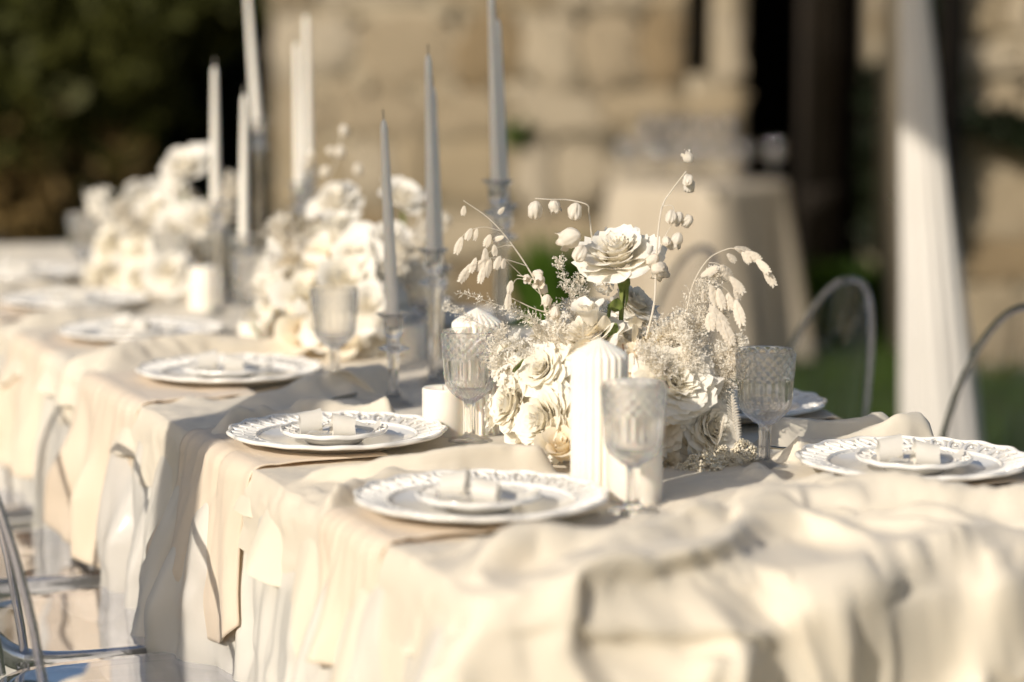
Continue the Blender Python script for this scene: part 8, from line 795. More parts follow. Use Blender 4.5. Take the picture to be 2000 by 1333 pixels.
2,-2,-1,1,2,2,3,2,2,0,1,-2,-4,-2,-2,0,-1,2,0,0,2,2,-1,-3,-3,2,2,0,-2,2,-1,-4,0,4,-4,-1,0,1,-2,4,0,-4,-1,5,-3,1,0,1,0,-1,2,-2,1,1,-2,0,3,3,-6,3,-1,-2,9,-9,-6,-13,29,3,-5,-1,-7,20,-8,-12,1,1,0,-3,2,0,-1,1,0,1,0,0,0,0,0,0,0,0,0,0,0,0,0,1,0,0,-2,1,-1,0,0,0,1,0,-1,1,0,0,0,-1,0,0,0,1,0,-1,1,0,0,0,0,1,-3,1,4,-7,0,4,-1,0,3,-3,1,-2,3,-3,0,3,-2,-6,
-1,0,1,0,-3,1,0,0,-1,1,-1,0,1,1,1,-1,1,-1,1,1,-1,-2,-3,1,2,-1,3,2,1,-3,-1,-2,2,-2,2,-2,-1,-3,8,5,-10,1,3,-1,1,1,0,-1,0,0,-1,1,0,-1,1,1,1,1,-8,9,-12,-5,9,4,-5,-16,18,9,0,-1,-13,7,10,-12,4,1,-3,1,0,0,1,0,0,-1,0,0,0,0,0,0,0,0,0,0,0,1,0,-1,1,0,0,0,0,-1,0,1,-1,1,0,1,-1,0,-1,1,0,0,0,-1,1,0,0,-1,1,-1,1,0,-4,7,-11,2,4,1,3,-4,1,1,0,-1,1,0,-2,2,-1,1,
-3,0,0,1,2,-1,0,-1,-1,-1,0,0,0,1,1,2,0,0,-1,1,-2,-2,0,-1,-1,3,0,0,2,4,-4,-3,4,-1,6,-2,1,1,-14,1,8,0,0,1,0,0,0,0,0,0,-1,0,1,0,-2,-1,-2,1,3,-7,-10,1,15,-3,-3,-13,-3,4,8,-1,-5,-2,14,6,1,-4,1,1,0,1,-1,0,0,0,1,-1,0,1,0,-2,1,0,0,0,1,-2,3,-3,3,-2,3,-4,3,0,-1,0,0,-1,3,-4,3,0,-2,1,0,0,0,0,-2,1,1,-1,-1,1,3,-6,2,-1,-5,2,7,-3,-3,4,-4,3,0,0,0,1,-1,-2,3,-1,
3,0,-3,-1,1,0,0,-2,-1,0,0,1,0,-1,1,0,1,0,1,-1,0,-1,-1,1,1,-1,-1,2,0,-1,-7,-3,9,-1,-4,1,-1,1,5,-2,0,0,0,0,-1,0,0,-1,0,0,1,0,-1,1,2,1,-1,-6,9,-8,-9,11,-5,4,-2,-10,-14,11,15,-3,-12,2,3,12,-3,2,1,0,-1,-1,1,0,0,0,-1,2,0,-2,-2,4,-1,0,1,0,-1,2,-3,1,1,0,-4,6,-4,2,1,-1,-1,1,-2,0,2,-2,4,-3,0,-1,0,-1,3,0,-3,2,1,3,-5,-3,3,-1,1,-4,3,-3,3,2,-2,3,-4,3,-4,4,-3,0,0,1,
-3,0,1,1,0,0,-1,-1,1,0,0,2,1,-2,-2,2,-1,1,-1,0,-1,0,0,0,-1,0,0,3,-2,-4,-3,3,-8,5,0,0,1,-1,0,0,-1,1,-1,-1,0,0,-1,1,-1,0,-1,-1,0,0,0,0,2,1,-4,3,-1,2,5,-2,-1,-8,-14,9,5,11,-7,-5,0,5,2,-1,-1,-1,1,0,0,0,0,0,0,-1,-2,0,3,-1,0,0,-1,1,1,-1,-1,4,-4,1,3,-3,2,-1,-1,1,1,-1,-1,4,-6,4,-2,1,0,0,0,1,-2,-1,2,0,0,-4,0,2,-1,1,1,0,0,-1,3,-3,3,-2,1,-2,2,-3,3,-1,-1,0,
-1,0,0,0,0,0,-1,1,-1,0,1,1,-1,1,-1,0,0,-1,0,-1,0,0,-1,-1,0,0,-1,-1,-1,0,-1,0,-7,1,0,-1,-1,0,0,1,0,0,0,0,0,-1,0,0,0,-1,-1,1,1,0,1,0,-1,-1,0,1,1,-2,0,0,2,-1,-8,6,4,-1,3,-6,4,-1,-1,0,0,1,-1,0,0,0,0,0,-1,-1,1,0,0,1,0,0,1,-1,0,1,1,-1,-1,1,-1,1,0,-1,1,-1,1,0,0,-1,0,0,2,-1,0,0,-1,0,0,1,-2,-1,-2,1,0,2,1,0,3,-3,-1,1,-1,0,1,0,1,0,-1,0,-1,1,0,0,
-1,2,0,0,-3,0,1,0,1,0,0,-1,0,0,0,-2,0,0,-1,0,0,-1,-1,0,-1,1,1,-2,1,0,-5,-3,1,-3,0,0,-1,0,0,0,0,0,0,0,0,0,-1,-3,1,0,2,1,0,1,-1,0,-1,1,0,0,-1,1,-1,2,0,-1,-2,1,2,-1,0,-1,1,0,1,0,-1,-1,1,0,-1,-1,1,0,0,1,0,1,0,-1,0,1,-1,0,0,0,0,0,0,0,0,0,0,0,0,0,0,0,1,-1,1,0,-2,1,-1,1,0,0,0,-1,0,0,0,1,0,-1,-1,1,2,-1,0,0,0,0,-1,1,0,0,0,0,1,-1,0,-1,
-1,1,0,-3,1,0,0,1,1,0,0,-1,0,-1,0,-2,0,-1,-1,1,0,-2,0,0,1,-1,0,0,0,-5,-2,-2,3,-4,-1,1,1,-1,0,0,0,0,0,0,1,0,0,1,-1,-1,0,0,0,0,0,0,0,0,3,-3,1,-1,0,-1,1,0,0,0,0,0,0,0,0,0,0,0,1,0,0,-1,0,1,-1,0,0,0,0,0,0,0,0,0,0,0,0,0,0,0,0,-1,1,0,0,0,0,0,0,0,0,-1,1,0,0,1,0,-1,0,0,-1,1,0,0,0,0,-1,0,1,0,-3,1,1,0,1,0,0,1,-1,0,0,0,0,0,0,0,
-3,-1,0,2,0,0,0,0,-1,1,0,-1,0,0,-2,0,-1,0,1,-1,-2,1,1,0,-1,-1,1,-1,-3,-3,0,-3,3,-2,-1,0,0,0,0,-1,1,0,0,1,-1,0,1,1,-1,1,-1,-1,0,0,0,0,0,0,-1,1,-1,1,0,2,-2,-1,0,1,0,0,1,-1,0,0,0,0,0,1,-1,0,0,0,0,0,0,0,0,0,0,-1,1,0,0,0,0,0,0,0,0,0,0,0,0,0,0,0,-1,1,0,0,0,0,0,-1,1,0,0,0,0,0,0,0,0,0,0,0,0,0,-2,1,0,0,0,1,0,-2,1,1,0,0,0,0,0,0,
-5,1,0,0,2,-1,1,0,0,-1,0,-1,-1,-1,0,0,0,0,0,-2,1,1,0,-1,1,1,-2,-5,-4,2,2,-5,3,-2,-1,0,0,0,0,0,0,0,0,0,0,1,0,-1,1,2,-1,-2,1,-1,0,0,0,-1,1,0,0,-1,1,0,0,0,0,0,0,0,0,0,0,0,0,0,0,0,0,0,1,-1,0,-1,1,0,0,0,-1,1,0,-1,1,0,0,0,0,0,0,0,0,0,0,0,0,0,0,0,0,1,0,-1,1,-1,-1,1,0,0,0,0,0,0,0,1,0,0,-1,1,-2,0,0,-1,0,1,0,0,-1,1,1,0,0,0,0,0,
-1,-2,1,0,0,0,-1,0,0,0,-2,0,-1,0,0,0,0,-1,0,1,0,-1,0,1,1,-2,-5,-5,2,3,-2,1,0,-2,-1,-1,-1,1,0,0,0,0,0,0,0,0,1,-1,0,0,1,2,-2,-1,0,0,0,1,-1,0,0,1,-1,0,0,0,0,0,-1,1,-1,1,0,0,0,0,0,0,0,0,-1,1,0,0,0,-1,1,0,0,0,-1,1,0,0,0,0,1,-1,-1,1,0,0,0,0,0,0,0,0,-1,1,0,0,0,0,0,0,0,0,0,0,0,0,0,0,0,0,0,-1,0,1,0,1,-1,-1,1,0,-1,0,0,1,0,0,0,0,
-1,-1,-1,1,0,-1,0,-1,0,-1,-1,-2,1,0,1,0,-1,1,-1,-1,-1,1,1,0,0,-5,-3,1,3,-1,-2,1,0,-3,1,-2,0,0,0,0,0,0,0,0,0,0,-1,2,0,-1,0,0,0,1,-1,-1,1,0,-1,0,1,0,1,-1,0,0,0,0,0,0,0,0,0,0,0,0,0,0,0,0,0,0,-1,1,0,0,0,0,0,0,0,0,0,0,0,0,0,0,1,-1,0,0,0,0,0,0,0,0,0,0,0,0,0,0,0,0,0,0,0,0,0,-1,1,0,1,-1,1,-1,0,0,0,0,0,0,0,0,0,0,0,-1,1,0,0,0,
-3,1,1,0,-3,0,-1,-1,-1,-1,0,1,0,1,0,-1,1,-2,1,-2,1,1,0,-2,-5,-2,2,3,-1,-1,0,-1,0,-1,-2,0,0,0,0,0,0,-1,1,0,0,0,0,1,0,0,-1,0,0,-1,0,2,-1,0,0,0,0,0,1,-2,1,0,0,0,0,0,0,0,0,0,0,0,0,0,0,0,0,0,0,0,0,0,0,0,0,0,0,0,0,1,-1,1,-2,0,0,1,0,0,0,0,0,0,1,-1,0,-1,1,0,0,0,0,0,0,-1,1,-1,0,1,-1,0,1,1,0,-2,1,0,0,1,0,-1,-1,1,1,-1,0,1,-1,0,0,0,
-3,2,0,-5,0,0,-1,-1,0,1,1,0,0,0,-1,0,-1,0,-1,3,-2,0,-2,-2,-3,1,2,2,-2,-3,1,-1,-1,0,-1,1,0,-1,0,0,0,0,0,0,0,0,0,0,0,-1,1,0,0,0,-1,0,1,0,0,0,-1,1,-1,1,0,0,0,0,0,0,0,0,0,0,0,0,0,-1,1,0,0,0,0,0,-1,1,0,0,0,0,0,0,0,0,1,-1,0,-1,1,0,0,0,0,0,0,0,0,0,0,0,0,-1,1,1,0,-1,0,0,0,0,0,0,0,-1,1,1,-1,0,0,0,0,0,0,1,-1,0,0,-1,0,1,-1,1,0,0,
-2,0,-5,-1,1,-1,-2,-2,5,0,0,0,0,-2,1,-1,1,4,-1,-5,1,-1,-3,-1,1,2,0,0,-3,3,-2,-1,-2,1,-1,-1,0,0,0,0,0,0,0,0,0,0,0,1,-1,1,0,-1,0,0,1,-1,0,0,0,1,0,-1,0,0,1,-1,0,0,0,0,0,0,0,0,0,0,0,0,0,0,0,0,0,0,0,0,0,0,1,-1,0,0,0,0,0,0,-1,1,0,0,0,0,-1,1,0,0,0,0,0,0,0,0,0,0,0,0,0,0,0,0,0,0,0,0,0,0,0,0,0,0,0,0,0,0,0,0,0,1,-1,0,0,-1,1,0], float).reshape(3, 76, 144)
_co = (_d.cumsum(2).cumsum(1)*.001).transpose(1, 2, 0)
def upsample(c, n):                                    # smooth interpolating spline along the first axis
    x = np.linspace(0, c.shape[0]-1, (c.shape[0]-1)*n+1); i = np.minimum(x.astype(int), c.shape[0]-2); f = (x-i)[:, None, None]
    p = np.concatenate([2*c[:1]-c[1:2], c, 2*c[-1:]-c[-2:-1]]); a, b, d, e = p[i], p[i+1], p[i+2], p[i+3]
    return .5*(2*b+(d-a)*f+(2*a-5*b+4*d-e)*f**2+(3*b-a-3*d+e)*f**3)
for _k in range(1):                                   # calm the small ripples at the near end
    _w = (.38*np.clip((2.95-_co[1:-1, 1:-1, 1])/.2, 0, 1))[..., None]
    _co[1:-1, 1:-1] = _co[1:-1, 1:-1]*(1-_w)+_w*.25*(_co[2:, 1:-1]+_co[:-2, 1:-1]+_co[1:-1, 2:]+_co[1:-1, :-2])
_co = upsample(upsample(_co, 3).transpose(1, 0, 2), 3).transpose(1, 0, 2)
#SIMEND
_m = np.ones(_co.shape[:2])
for cs, ct, cr in CLEAR:
    d = np.hypot(_co[..., 0]-cs, _co[..., 1]-ct); k = np.clip((d-cr*.95)/.04, 0, 1); _m = np.minimum(_m, k*k*(3-2*k))
_m = np.where(_co[..., 2] < TOP, 1, _m)
_i, _j = np.meshgrid(np.arange(_co.shape[0]), np.arange(_co.shape[1]), indexing='ij')
_fl = TOP+.0075+.0022*vnoise(_i*.09, _j*.09, 3)+.0000037*_j; _on = (_co[..., 2] > TOP)
_soft = .92-.14*np.clip((_co[..., 1]-2.55)/.25, 0, 1)
_up = np.clip(_co[..., 2]-TOP-.007, 0, 1)*_soft; _up = np.where(_up > .038, .038+(_up-.038)*.5, _up)
_z = np.where(_on, _fl+_up*_m+.0006*vnoise(_i*.7, _j*.7, 9), _co[..., 2])
# long pressed folds running through the bunched cloth at the near end
_hang = np.clip((TOP-.004-_co[..., 2])/.02, 0, 1); _ut = np.where(_co[..., 2] < TOP-.004, np.minimum(_co[..., 1], T0)-np.clip(TOP-_co[..., 2], 0, 1), _co[..., 1])
_us = _co[..., 0]; _add = np.zeros_like(_us)
for pts, H_, wp, wm in (([(.93, 2.55), (1.032, 2.585), (1.186, 2.60), (1.30, 2.645), (1.45, 2.68)], .010, .045, .006),
     ([(.92, 2.46), (1.073, 2.505), (1.219, 2.545), (1.36, 2.60), (1.50, 2.66)], .013, .050, .006),
     ([(.96, 2.33), (1.115, 2.415), (1.256, 2.47), (1.38, 2.51), (1.55, 2.515), (1.75, 2.47), (2.0, 2.44)], .016, .060, .008),
     ([(1.25, 2.62), (1.38, 2.70), (1.52, 2.735), (1.66, 2.68), (1.80, 2.62), (2.0, 2.60)], .012, .06, .009),
     ([(1.34, 2.262), (1.40, 2.285), (1.46, 2.315), (1.53, 2.35), (1.60, 2.385), (1.70, 2.43)], .026, .060, .006),
     ([(.98, 2.33), (1.08, 2.315), (1.18, 2.295), (1.26, 2.272), (1.36, 2.262)], .020, .050, .006),
     ([(1.385, 2.28), (1.40, 2.2), (1.41, 2.05)], .018, .008, .04), ([(1.25, 2.27), (1.24, 2.18), (1.22, 2.05)], .018, .04, .008)):
    q, par = segd(_us, _ut, pts); w_ = np.where(q > 0, wp, wm); e = np.clip(par/.3, 0, 1)*np.clip((1-par)/.3, 0, 1); _add += H_*np.exp(-(np.abs(q)/w_)**1.8)*e
_add *= _m
_z = _z+_add*(1-_hang); _co[..., 1] -= _add*_hang
_V = np.stack([VX*_co[..., 0]-VY*_co[..., 1], VY*_co[..., 0]+VX*_co[..., 1], _z], -1)
o = put('draped_runner', mesh('draped_runner', _V, gridF(*_co.shape[:2])), M['overlay'])
tag(o, 'wide matte ivory cloth bunched in loose folds over the near half of the table', 'table runner')

# napkins hanging from under the left plates
def napkin(label, t_a, t_b, drop, seed, group='peach napkins hanging from under the plates', side=-1, inn=.20, skew=0.0, fold=True):
    na, nb = 70, 60; a = np.linspace(0, 1, na)[:, None]; b = np.linspace(0, 1, nb)[None, :]; a, b = np.broadcast_arrays(a, b)
    edge_round = 1-.16*np.abs(2*b-1)**3+.05*np.sin(b*7+seed)
    arc = a*(inn+drop*(edge_round if True else 1)) - inn
    Rr = .022; th = np.clip((arc+Rr)/Rr, 0, math.pi/2); down = np.clip(arc+Rr-Rr*math.pi/2, 0, None)
    out = np.where(arc < -Rr, arc, -Rr+Rr*np.sin(th)); z = TOP+.010-Rr*(1-np.cos(th))-down
    wf = 1-.10*np.sin(np.clip(down/.2, 0, 1)*math.pi)
    tm = (t_a+t_b)/2; t_ = tm+(t_a-tm+(t_b-t_a)*b)*wf+skew*down
    f = np.clip(down/.16, 0, 1)
    fo = (.014+.042*f*(.5+.5*np.sin(b*math.pi*3.3+seed*2+down*3))**1.4+.018*f*vnoise(b*6, down*6, seed)+.004*vnoise(b*16, down*14, seed)+.035*down)
    if fold: fo = fo+f*.018*np.clip((b-.70)/.30, 0, 1)**1.2; t_ = t_+.05*f*np.clip((b-.70)/.30, 0, 1)**1.5
    fo = fo*(.25+.75*np.clip(b/.22, 0, 1))
    fo = np.where(arc < -Rr, .004+.004*np.abs(vnoise(b*4, arc*12, seed)), fo*np.sin(th)+.004)
    e = S0 if side < 0 else S1
    ps = e+side*(out+np.sin(th)*fo); z = z+np.cos(th)*fo
    V = np.stack([VX*ps-VY*t_, VY*ps+VX*t_, z], -1)
    F = gridF(na, nb)
    me = mesh('linen_napkin', V, F if side > 0 else F[:, ::-1])
    o = put('linen_napkin', me, M['napkin']); tag(o, label, 'napkin', group)
    sol = o.modifiers.new('thickness', 'SOLIDIFY'); sol.thickness = .0022; sol.offset = 0
    return o
napkin('peach napkin hanging over the edge beside the second plate, one corner shaded', 3.20, 3.52, .255, .3, skew=.12)
napkin('peach napkin hanging left of the third plate from the camera', 3.83, 4.19, .29, 1.1, skew=.05)
napkin('blurred peach napkin hanging below the fourth plate', 4.46, 4.80, .24, 2.0)
napkin('blurred peach napkin hanging below the fifth plate', 5.05, 5.36, .24, 2.9)
napkin('peach napkin folded over the edge below the nearest left plate', 2.66, 2.86, .16, .9, fold=False, inn=.22)
napkin('napkin under the right-hand plate, its edge over the far side', 2.68, 2.95, .22, .5, side=1)
napkin('napkin hanging on the far side by the second right-hand plate', 3.25, 3.5, .22, 1.5, side=1)
# ------------------------------------------------------------------ plates
def plate_parts(R, nl, rim_w, h):
    """solid body, openwork rim of slanting loops, scalloped edge"""
    ri = R*(1-rim_w); n = nl*6
    prof = [(0, .004), (ri*.55, .004), (ri*.80, .0045), (ri*.92, .009), (ri, h*.62), (R*.80, h*.66), (R*.88, h*.80), (R*.975, h*.97), (R*.975, h*.90), (R*.86, h*.66), (ri+.002, h*.62-.003), (ri*.93, .0035), (ri*.78, 0.0), (ri*.72, -.004), (ri*.66, -.004), (ri*.64, 0), (0, 0)]
    body = MB().add(*lathe(prof, 72)).mesh('plate_body')
    mb = MB()
    for k in range(nl):
        a = 2*math.pi*k/nl; L_ = (R*.955-ri)*.5; rc = (R*.955+ri)*.5; wd = math.pi*rc/nl*.80
        pth = []
        for j in range(17):
            q = 2*math.pi*j/16; e = L_*math.cos(q)*1.05; w_ = wd*math.sin(q); rr = rc+e; aa = a+(w_+e*.28)/rc
            f = (rr-ri)/(R-ri); pth.append((rr*math.cos(aa), rr*math.sin(aa), h*(.62+.38*f)+.0012*math.sin(q+.6)))
        mb.add(*tube(pth, R*.0165, 6))
        V, F = lathe([(0, 0), (wd*.35, .0005), (0, .004)], 6); aa = a+.0; mb.add(V+np.array([rc*math.cos(aa), rc*math.sin(aa), h*.80]), F)
    loops = mb.mesh('openwork_rim')
    m_ = nl*10; th = np.linspace(0, 2*math.pi, m_, endpoint=False); V = []
    re = R*(1-.012+.012*np.cos(th*nl*.5)); 
    nn = 10; T = np.linspace(0, 2*math.pi, nn, endpoint=False)
    Rr = re[:, None]+R*.021*np.cos(T)[None]-R*.02; Zr = h+.0034*np.sin(T)[None]+.0008*np.cos(th*nl*.5)[:, None]
    V = np.stack([Rr*np.cos(th)[:, None], Rr*np.sin(th)[:, None], Zr+0*Rr], -1)
    i = np.arange(m_)[:, None]; j = np.arange(nn)[None]
    F = np.stack([i*nn+j, ((i+1) % m_)*nn+j, ((i+1) % m_)*nn+(j+1) % nn, i*nn+(j+1) % nn], -1).reshape(-1, 4)
    edge = mesh('scalloped_edge', V, F)
    V2 = V.copy(); Rr = ri+R*.012*np.cos(T)[None]+0*Rr; Zr = h*.62+.003*np.sin(T)[None]+0*Rr
    inner = mesh('bead_ring', np.stack([Rr*np.cos(th)[:, None], Rr*np.sin(th)[:, None], Zr], -1), F)
    for me in (body, loops, edge, inner): me.materials.append(M['ceramic'])
    return [('plate_body', body), ('openwork_rim', loops), ('scalloped_edge', edge), ('bead_ring', inner)]
CH = plate_parts(.163, 34, .27, .020); SP = plate_parts(.080, 22, .28, .013)
def strip(path, wdir, w, th=.0007):
    V = []; n = len(path)
    for i, p in enumerate(path):
        for j in range(5): V.append(Vector(p)+Vector(wdir)*(w*(j/4-.5))+Vector((0, 0, .0008*math.sin(j*2+i))))
    return [tuple(q) for q in V], gridF(n, 5)
def bow_meshes(seed):
    r = random.Random(seed); out = []
    for sgn, dx, R0, dy in ((-1, -.032, .0170, .010), (1, .014, .0150, -.014)):
        pth = []
        for j in range(25):
            q = 2*math.pi*j/24; pth.append((dx, dy+R0*1.05*math.sin(q)*(1+.12*math.cos(q)), .001+R0*(1-math.cos(q))))
        V = []
        for k in range(7):
            w_ = k/6-.5
            for (x_, y_, z_) in pth: V.append((dx+w_*.032+.0008*math.sin(z_*300+k), dy+(y_-dy)*(1-.22*w_*sgn)-.22*sgn*w_*.03, .001+(z_-.001)*(1-.20*w_*sgn)))
        me = mesh('loop', V, gridF(7, 25)); out.append(('loop', me))
    V, F = strip(spline([(-.022, 0, .010), (-.006, -.002, .016), (.010, -.006, .010)], 10), (.1, 1, .1), .014); out.append(('knot', mesh('knot', V, F)))
    V, F = strip(spline([(-.005, .004, .006), (.03, .022, .012), (.058, .012, .006), (.072, .02, .014)], 16), (.1, .9, .5), .016); out.append(('tail', mesh('tail', V, F)))
    V, F = strip(spline([(-.01, -.01, .006), (-.035, -.026, .010), (-.045, -.034, .003)], 12), (.4, .9, .1), .014); out.append(('tail', mesh('tail', V, F)))
    return out
BOWS = [bow_meshes(1), bow_meshes(2)]
def knife_mesh():
    mb = MB(); L_ = .235
    out = [(-.11, .007), (-.02, .006), (0, .0045), (.02, .009), (.07, .011), (.105, .008), (.122, .001)]
    V = []; 
    for x, w in out:
        for (a, z) in ((-w, 0), (0, .0022), (w, 0), (0, -.0022)): V.append((x, a, z))
    n = len(out); i = np.arange(n-1)[:, None]; j = np.arange(4)[None]
    F = np.stack([i*4+j, i*4+(j+1) % 4, (i+1)*4+(j+1) % 4, (i+1)*4+j], -1).reshape(-1, 4)
    return mesh('knife', V, F, False)
KN = knife_mesh(); KN.materials.append(M['steel'])
where_l = ['nearest plate on the left side of the table', 'second nearest plate on the left side', 'third plate on the left side', 'fourth plate on the left side', 'fifth, blurred plate on the left side', 'farthest blurred plate on the left side']
where_r = ['nearest plate on the right side', 'second plate on the right side, behind the goblet', 'third plate on the right side, behind the flowers', 'fourth plate on the right side, behind the candles', 'fifth plate on the right side, behind the far flowers', 'sixth plate on the right side, at the far end']
for side, lst, names in ((-1, PL_L, where_l), (1, PL_R, where_r)):
    for i, (s_, t_) in enumerate(lst):
        zt = TOP+.014; z0 = zt if i else zt+.002
        nm = names[i]; rz = PHI+random.uniform(-.1, .1)
        tl = thing('charger_plate', 'white openwork charger, the '+nm, 'plate', W(s_, t_, z0), rz, 'white openwork charger plates')
        for n_, me in CH: put(n_, me, None, tl)
        if side == -1: tl.rotation_euler[1] = 0
        ts = thing('side_plate', 'small white plate on the '+nm.replace('plate', 'charger', 1), 'plate', W(s_-.008, t_-.012, z0+.010), rz+.4, 'small white plates')
        for n_, me in SP: put(n_, me, None, ts)
        tb_ = thing('ribbon_bow', 'silk ribbon bow on the '+nm, 'ribbon', W(s_-.012, t_-.018, z0+.0155), random.uniform(-.45, .35)+.1, 'white ribbon bows')
        for n_, me in BOWS[i % 2]:
            if not me.materials: me.materials.append(M['ribbon'])
            put(n_, me, None, tb_)
        if i < 4:
            kt = t_-.185 if side < 0 else t_+.215
            ks = (S0+.16 if side < 0 else S1-.15)
            if i == 0 and side < 0: ks, kt = 1.125, 2.66
            if i == 1 and side < 0: ks, kt = 1.12, 3.125
            if i == 2 and side < 0: ks, kt = 1.18, 3.715
            o = put('table_knife', KN, None, None, W(ks, kt, TOP+.008), (0, -.13, PHI+(0 if side < 0 else math.pi)+.05))
            tag(o, 'knife tucked in cloth beside the '+nm, 'knife', 'table knives')
# ------------------------------------------------------------------ goblets
def goblet_mesh():
    H_ = .166; zb = .066
    outer = [(.0, .0), (.033, .0), (.0335, .0015), (.030, .003), (.016, .006), (.0085, .011)]
    for f in np.linspace(0, 1, 8): outer.append((.0082-.0004*math.sin(f*3.1), .014+f*.042))
    outer += [(.0095, .060), (.016, .0635)]
    n0 = len(outer)
    for f in np.linspace(0, 1, 64)[1:]:
        z = zb+(H_-zb)*f; r = .0172+(.0365-.0172)*min(1, math.sin(min(f/.26, 1)*math.pi/2)**.8)+.0050*max(0, f-.26)/.74
        outer.append((r, z))
    n1 = len(outer)
    inner = [(.0395, H_+.0008), (.0385, H_)]
    for f in np.linspace(1, 0, 30)[1:-1]:
        z = zb+.006+(H_-zb-.006)*f; r = .0150*min(1, f*8)+(.0340-.0150)*min(1, math.sin(min(f/.26, 1)*math.pi/2)**.8)+.0048*max(0, f-.26)/.74
        inner.append((r, z))
    inner.append((0, zb+.006))
    prof = outer+inner; idx = np.arange(len(prof))[None, :]
    def mod(T, r, z):
        f = (z-zb)/(H_-zb); b = (idx >= n0) & (idx < n1)
        N1 = 18
        def dia(fz, n): 
            a = np.abs(np.sin(n*.5*T+fz)); c = np.abs(np.sin(n*.5*T-fz)); return np.minimum(a, c)
        up = (f > .60) & (f < .955); lo = (f < .30) & b; mid = (f >= .30) & (f <= .60)
        d = np.zeros_like(r)
        d = np.where(b & up, .0030*(1-np.clip(dia((f-.6)*22, N1)/.8, 0, 1)), d)
        d = np.where(b & lo, .0020*(1-np.clip(dia(f*16, 26)/.5, 0, 1)), d)
        d = np.where(b & mid, .0024*np.abs(np.sin(T*11)), d)
        d = np.where((idx >= 6) & (idx < 14), .0009*np.cos(T*6), d)
        return r+d-np.where(b, .0008, 0), z
    return MB().add(*lathe(prof, 196, mod)).mesh('goblet')
GB = goblet_mesh(); GB.materials.append(M['crystal'])
glist = [(1.326, 2.732, 'cut glass goblet in front of the plain pillar candle, nearest the camera'), (1.334, 3.308, 'sharp cut glass goblet left of the flowers, beside the short pillar candle'),
 (1.637, 2.951, 'cut glass goblet with a dark rim right of the white flowers'), (1.346, 3.966, 'blurred goblet with a bright glint, left of the leaning grey-shaded candle'), (1.389, 4.60, 'blurred goblet at the left of the middle flowers, below the tall tapers'),
 (1.39, 5.22, 'blurred goblet in front of the farthest flowers'), (1.33, 5.80, 'blurred goblet at the far left end of the flowers'), (1.66, 3.60, 'goblet behind the white flower arrangement'), (1.65, 4.32, 'goblet behind the candles of the middle flowers'), (1.66, 4.95, 'goblet behind the middle flowers')]
for s_, t_, l in glist:
    o = put('glass_goblet', GB, None, None, W(s_, t_, TOP+.008), (0, 0, random.uniform(0, 6))); tag(o, l, 'goblet', 'cut glass goblets')
# ------------------------------------------------------------------ candles
def flute(r, h, nf=22, point=.022):
    prof = [(0, 0), (r*.97, 0), (r, .003)]+[(r, h*f) for f in np.linspace(.05, .97, 12)]+[(r*.97, h*.985)]+[(r*(1-f)*.97, h*.985+point*f**.85) for f in np.linspace(.1, 1, 8)]
    md = lambda T, R_, z: (R_*(1+.10*np.abs(np.cos(T*nf/2))**.7-.07), z)
    return MB().add(*lathe(prof, nf*12, md)).mesh('candle_body')
def plain(r, h):
    prof = [(0, 0), (r*.97, 0), (r, .003), (r, h-.004), (r*.985, h-.001), (r*.94, h), (r*.80, h-.003), (r*.5, h-.006), (0, h-.006)]
    return MB().add(*lathe(prof, 56)).mesh('candle_body')
def wick(h, z): return MB().add(*tube([(0, 0, z-.003), (.0006, 0, z+h*.5), (.0022, 0, z+h)], .0009, 6)).mesh('wick')
def pillar(loc, label, r, h, fl=False):
    t = thing('pillar_candle', label, 'candle', loc, random.uniform(0, 3), 'ivory pillar candles')
    put('candle_body', flute(r, h) if fl else plain(r, h), M['wax'], t); put('wick', wick(.009, h+(.018 if fl else -.006)), M['wick'], t)
zc = TOP+.006
def Wp(px, py, z=TOP+.006):
    a = (px-1000)/FPX; b = (py-666.5)/FPX; r = (a, _c-b*_s, -_s-b*_c); k = (z-CAM_H)/r[2]; return Vector((r[0]*k, r[1]*k, z))
pillar(Wp(1170, 958), 'tall fluted pillar candle with pointed top in front of the white flowers', .0375, .187, True)
pillar(Wp(1240, 978), 'tall plain pillar candle behind the nearest goblet', .036, .158)
pillar(Wp(932, 848), 'fluted pillar candle with pointed top behind the left goblet', .0375, .175, True)
pillar(Wp(866, 852), 'short plain pillar candle beside the left goblet', .032, .075)
pillar(Wp(1085, 800), 'plain pillar candle half hidden inside the white flowers', .036, .13)
pillar(Wp(402, 610), 'blurred plain pillar candle in front of the farthest flowers', .036, .10)
pillar(Wp(500, 690), 'blurred small pillar candle left of the middle flowers', .033, .06)
pillar(Wp(800, 705), 'small pillar candle behind the leaning taper', .033, .07)
pillar(Wp(560, 660), 'blurred fluted pillar candle among the middle flowers', .037, .16, True)
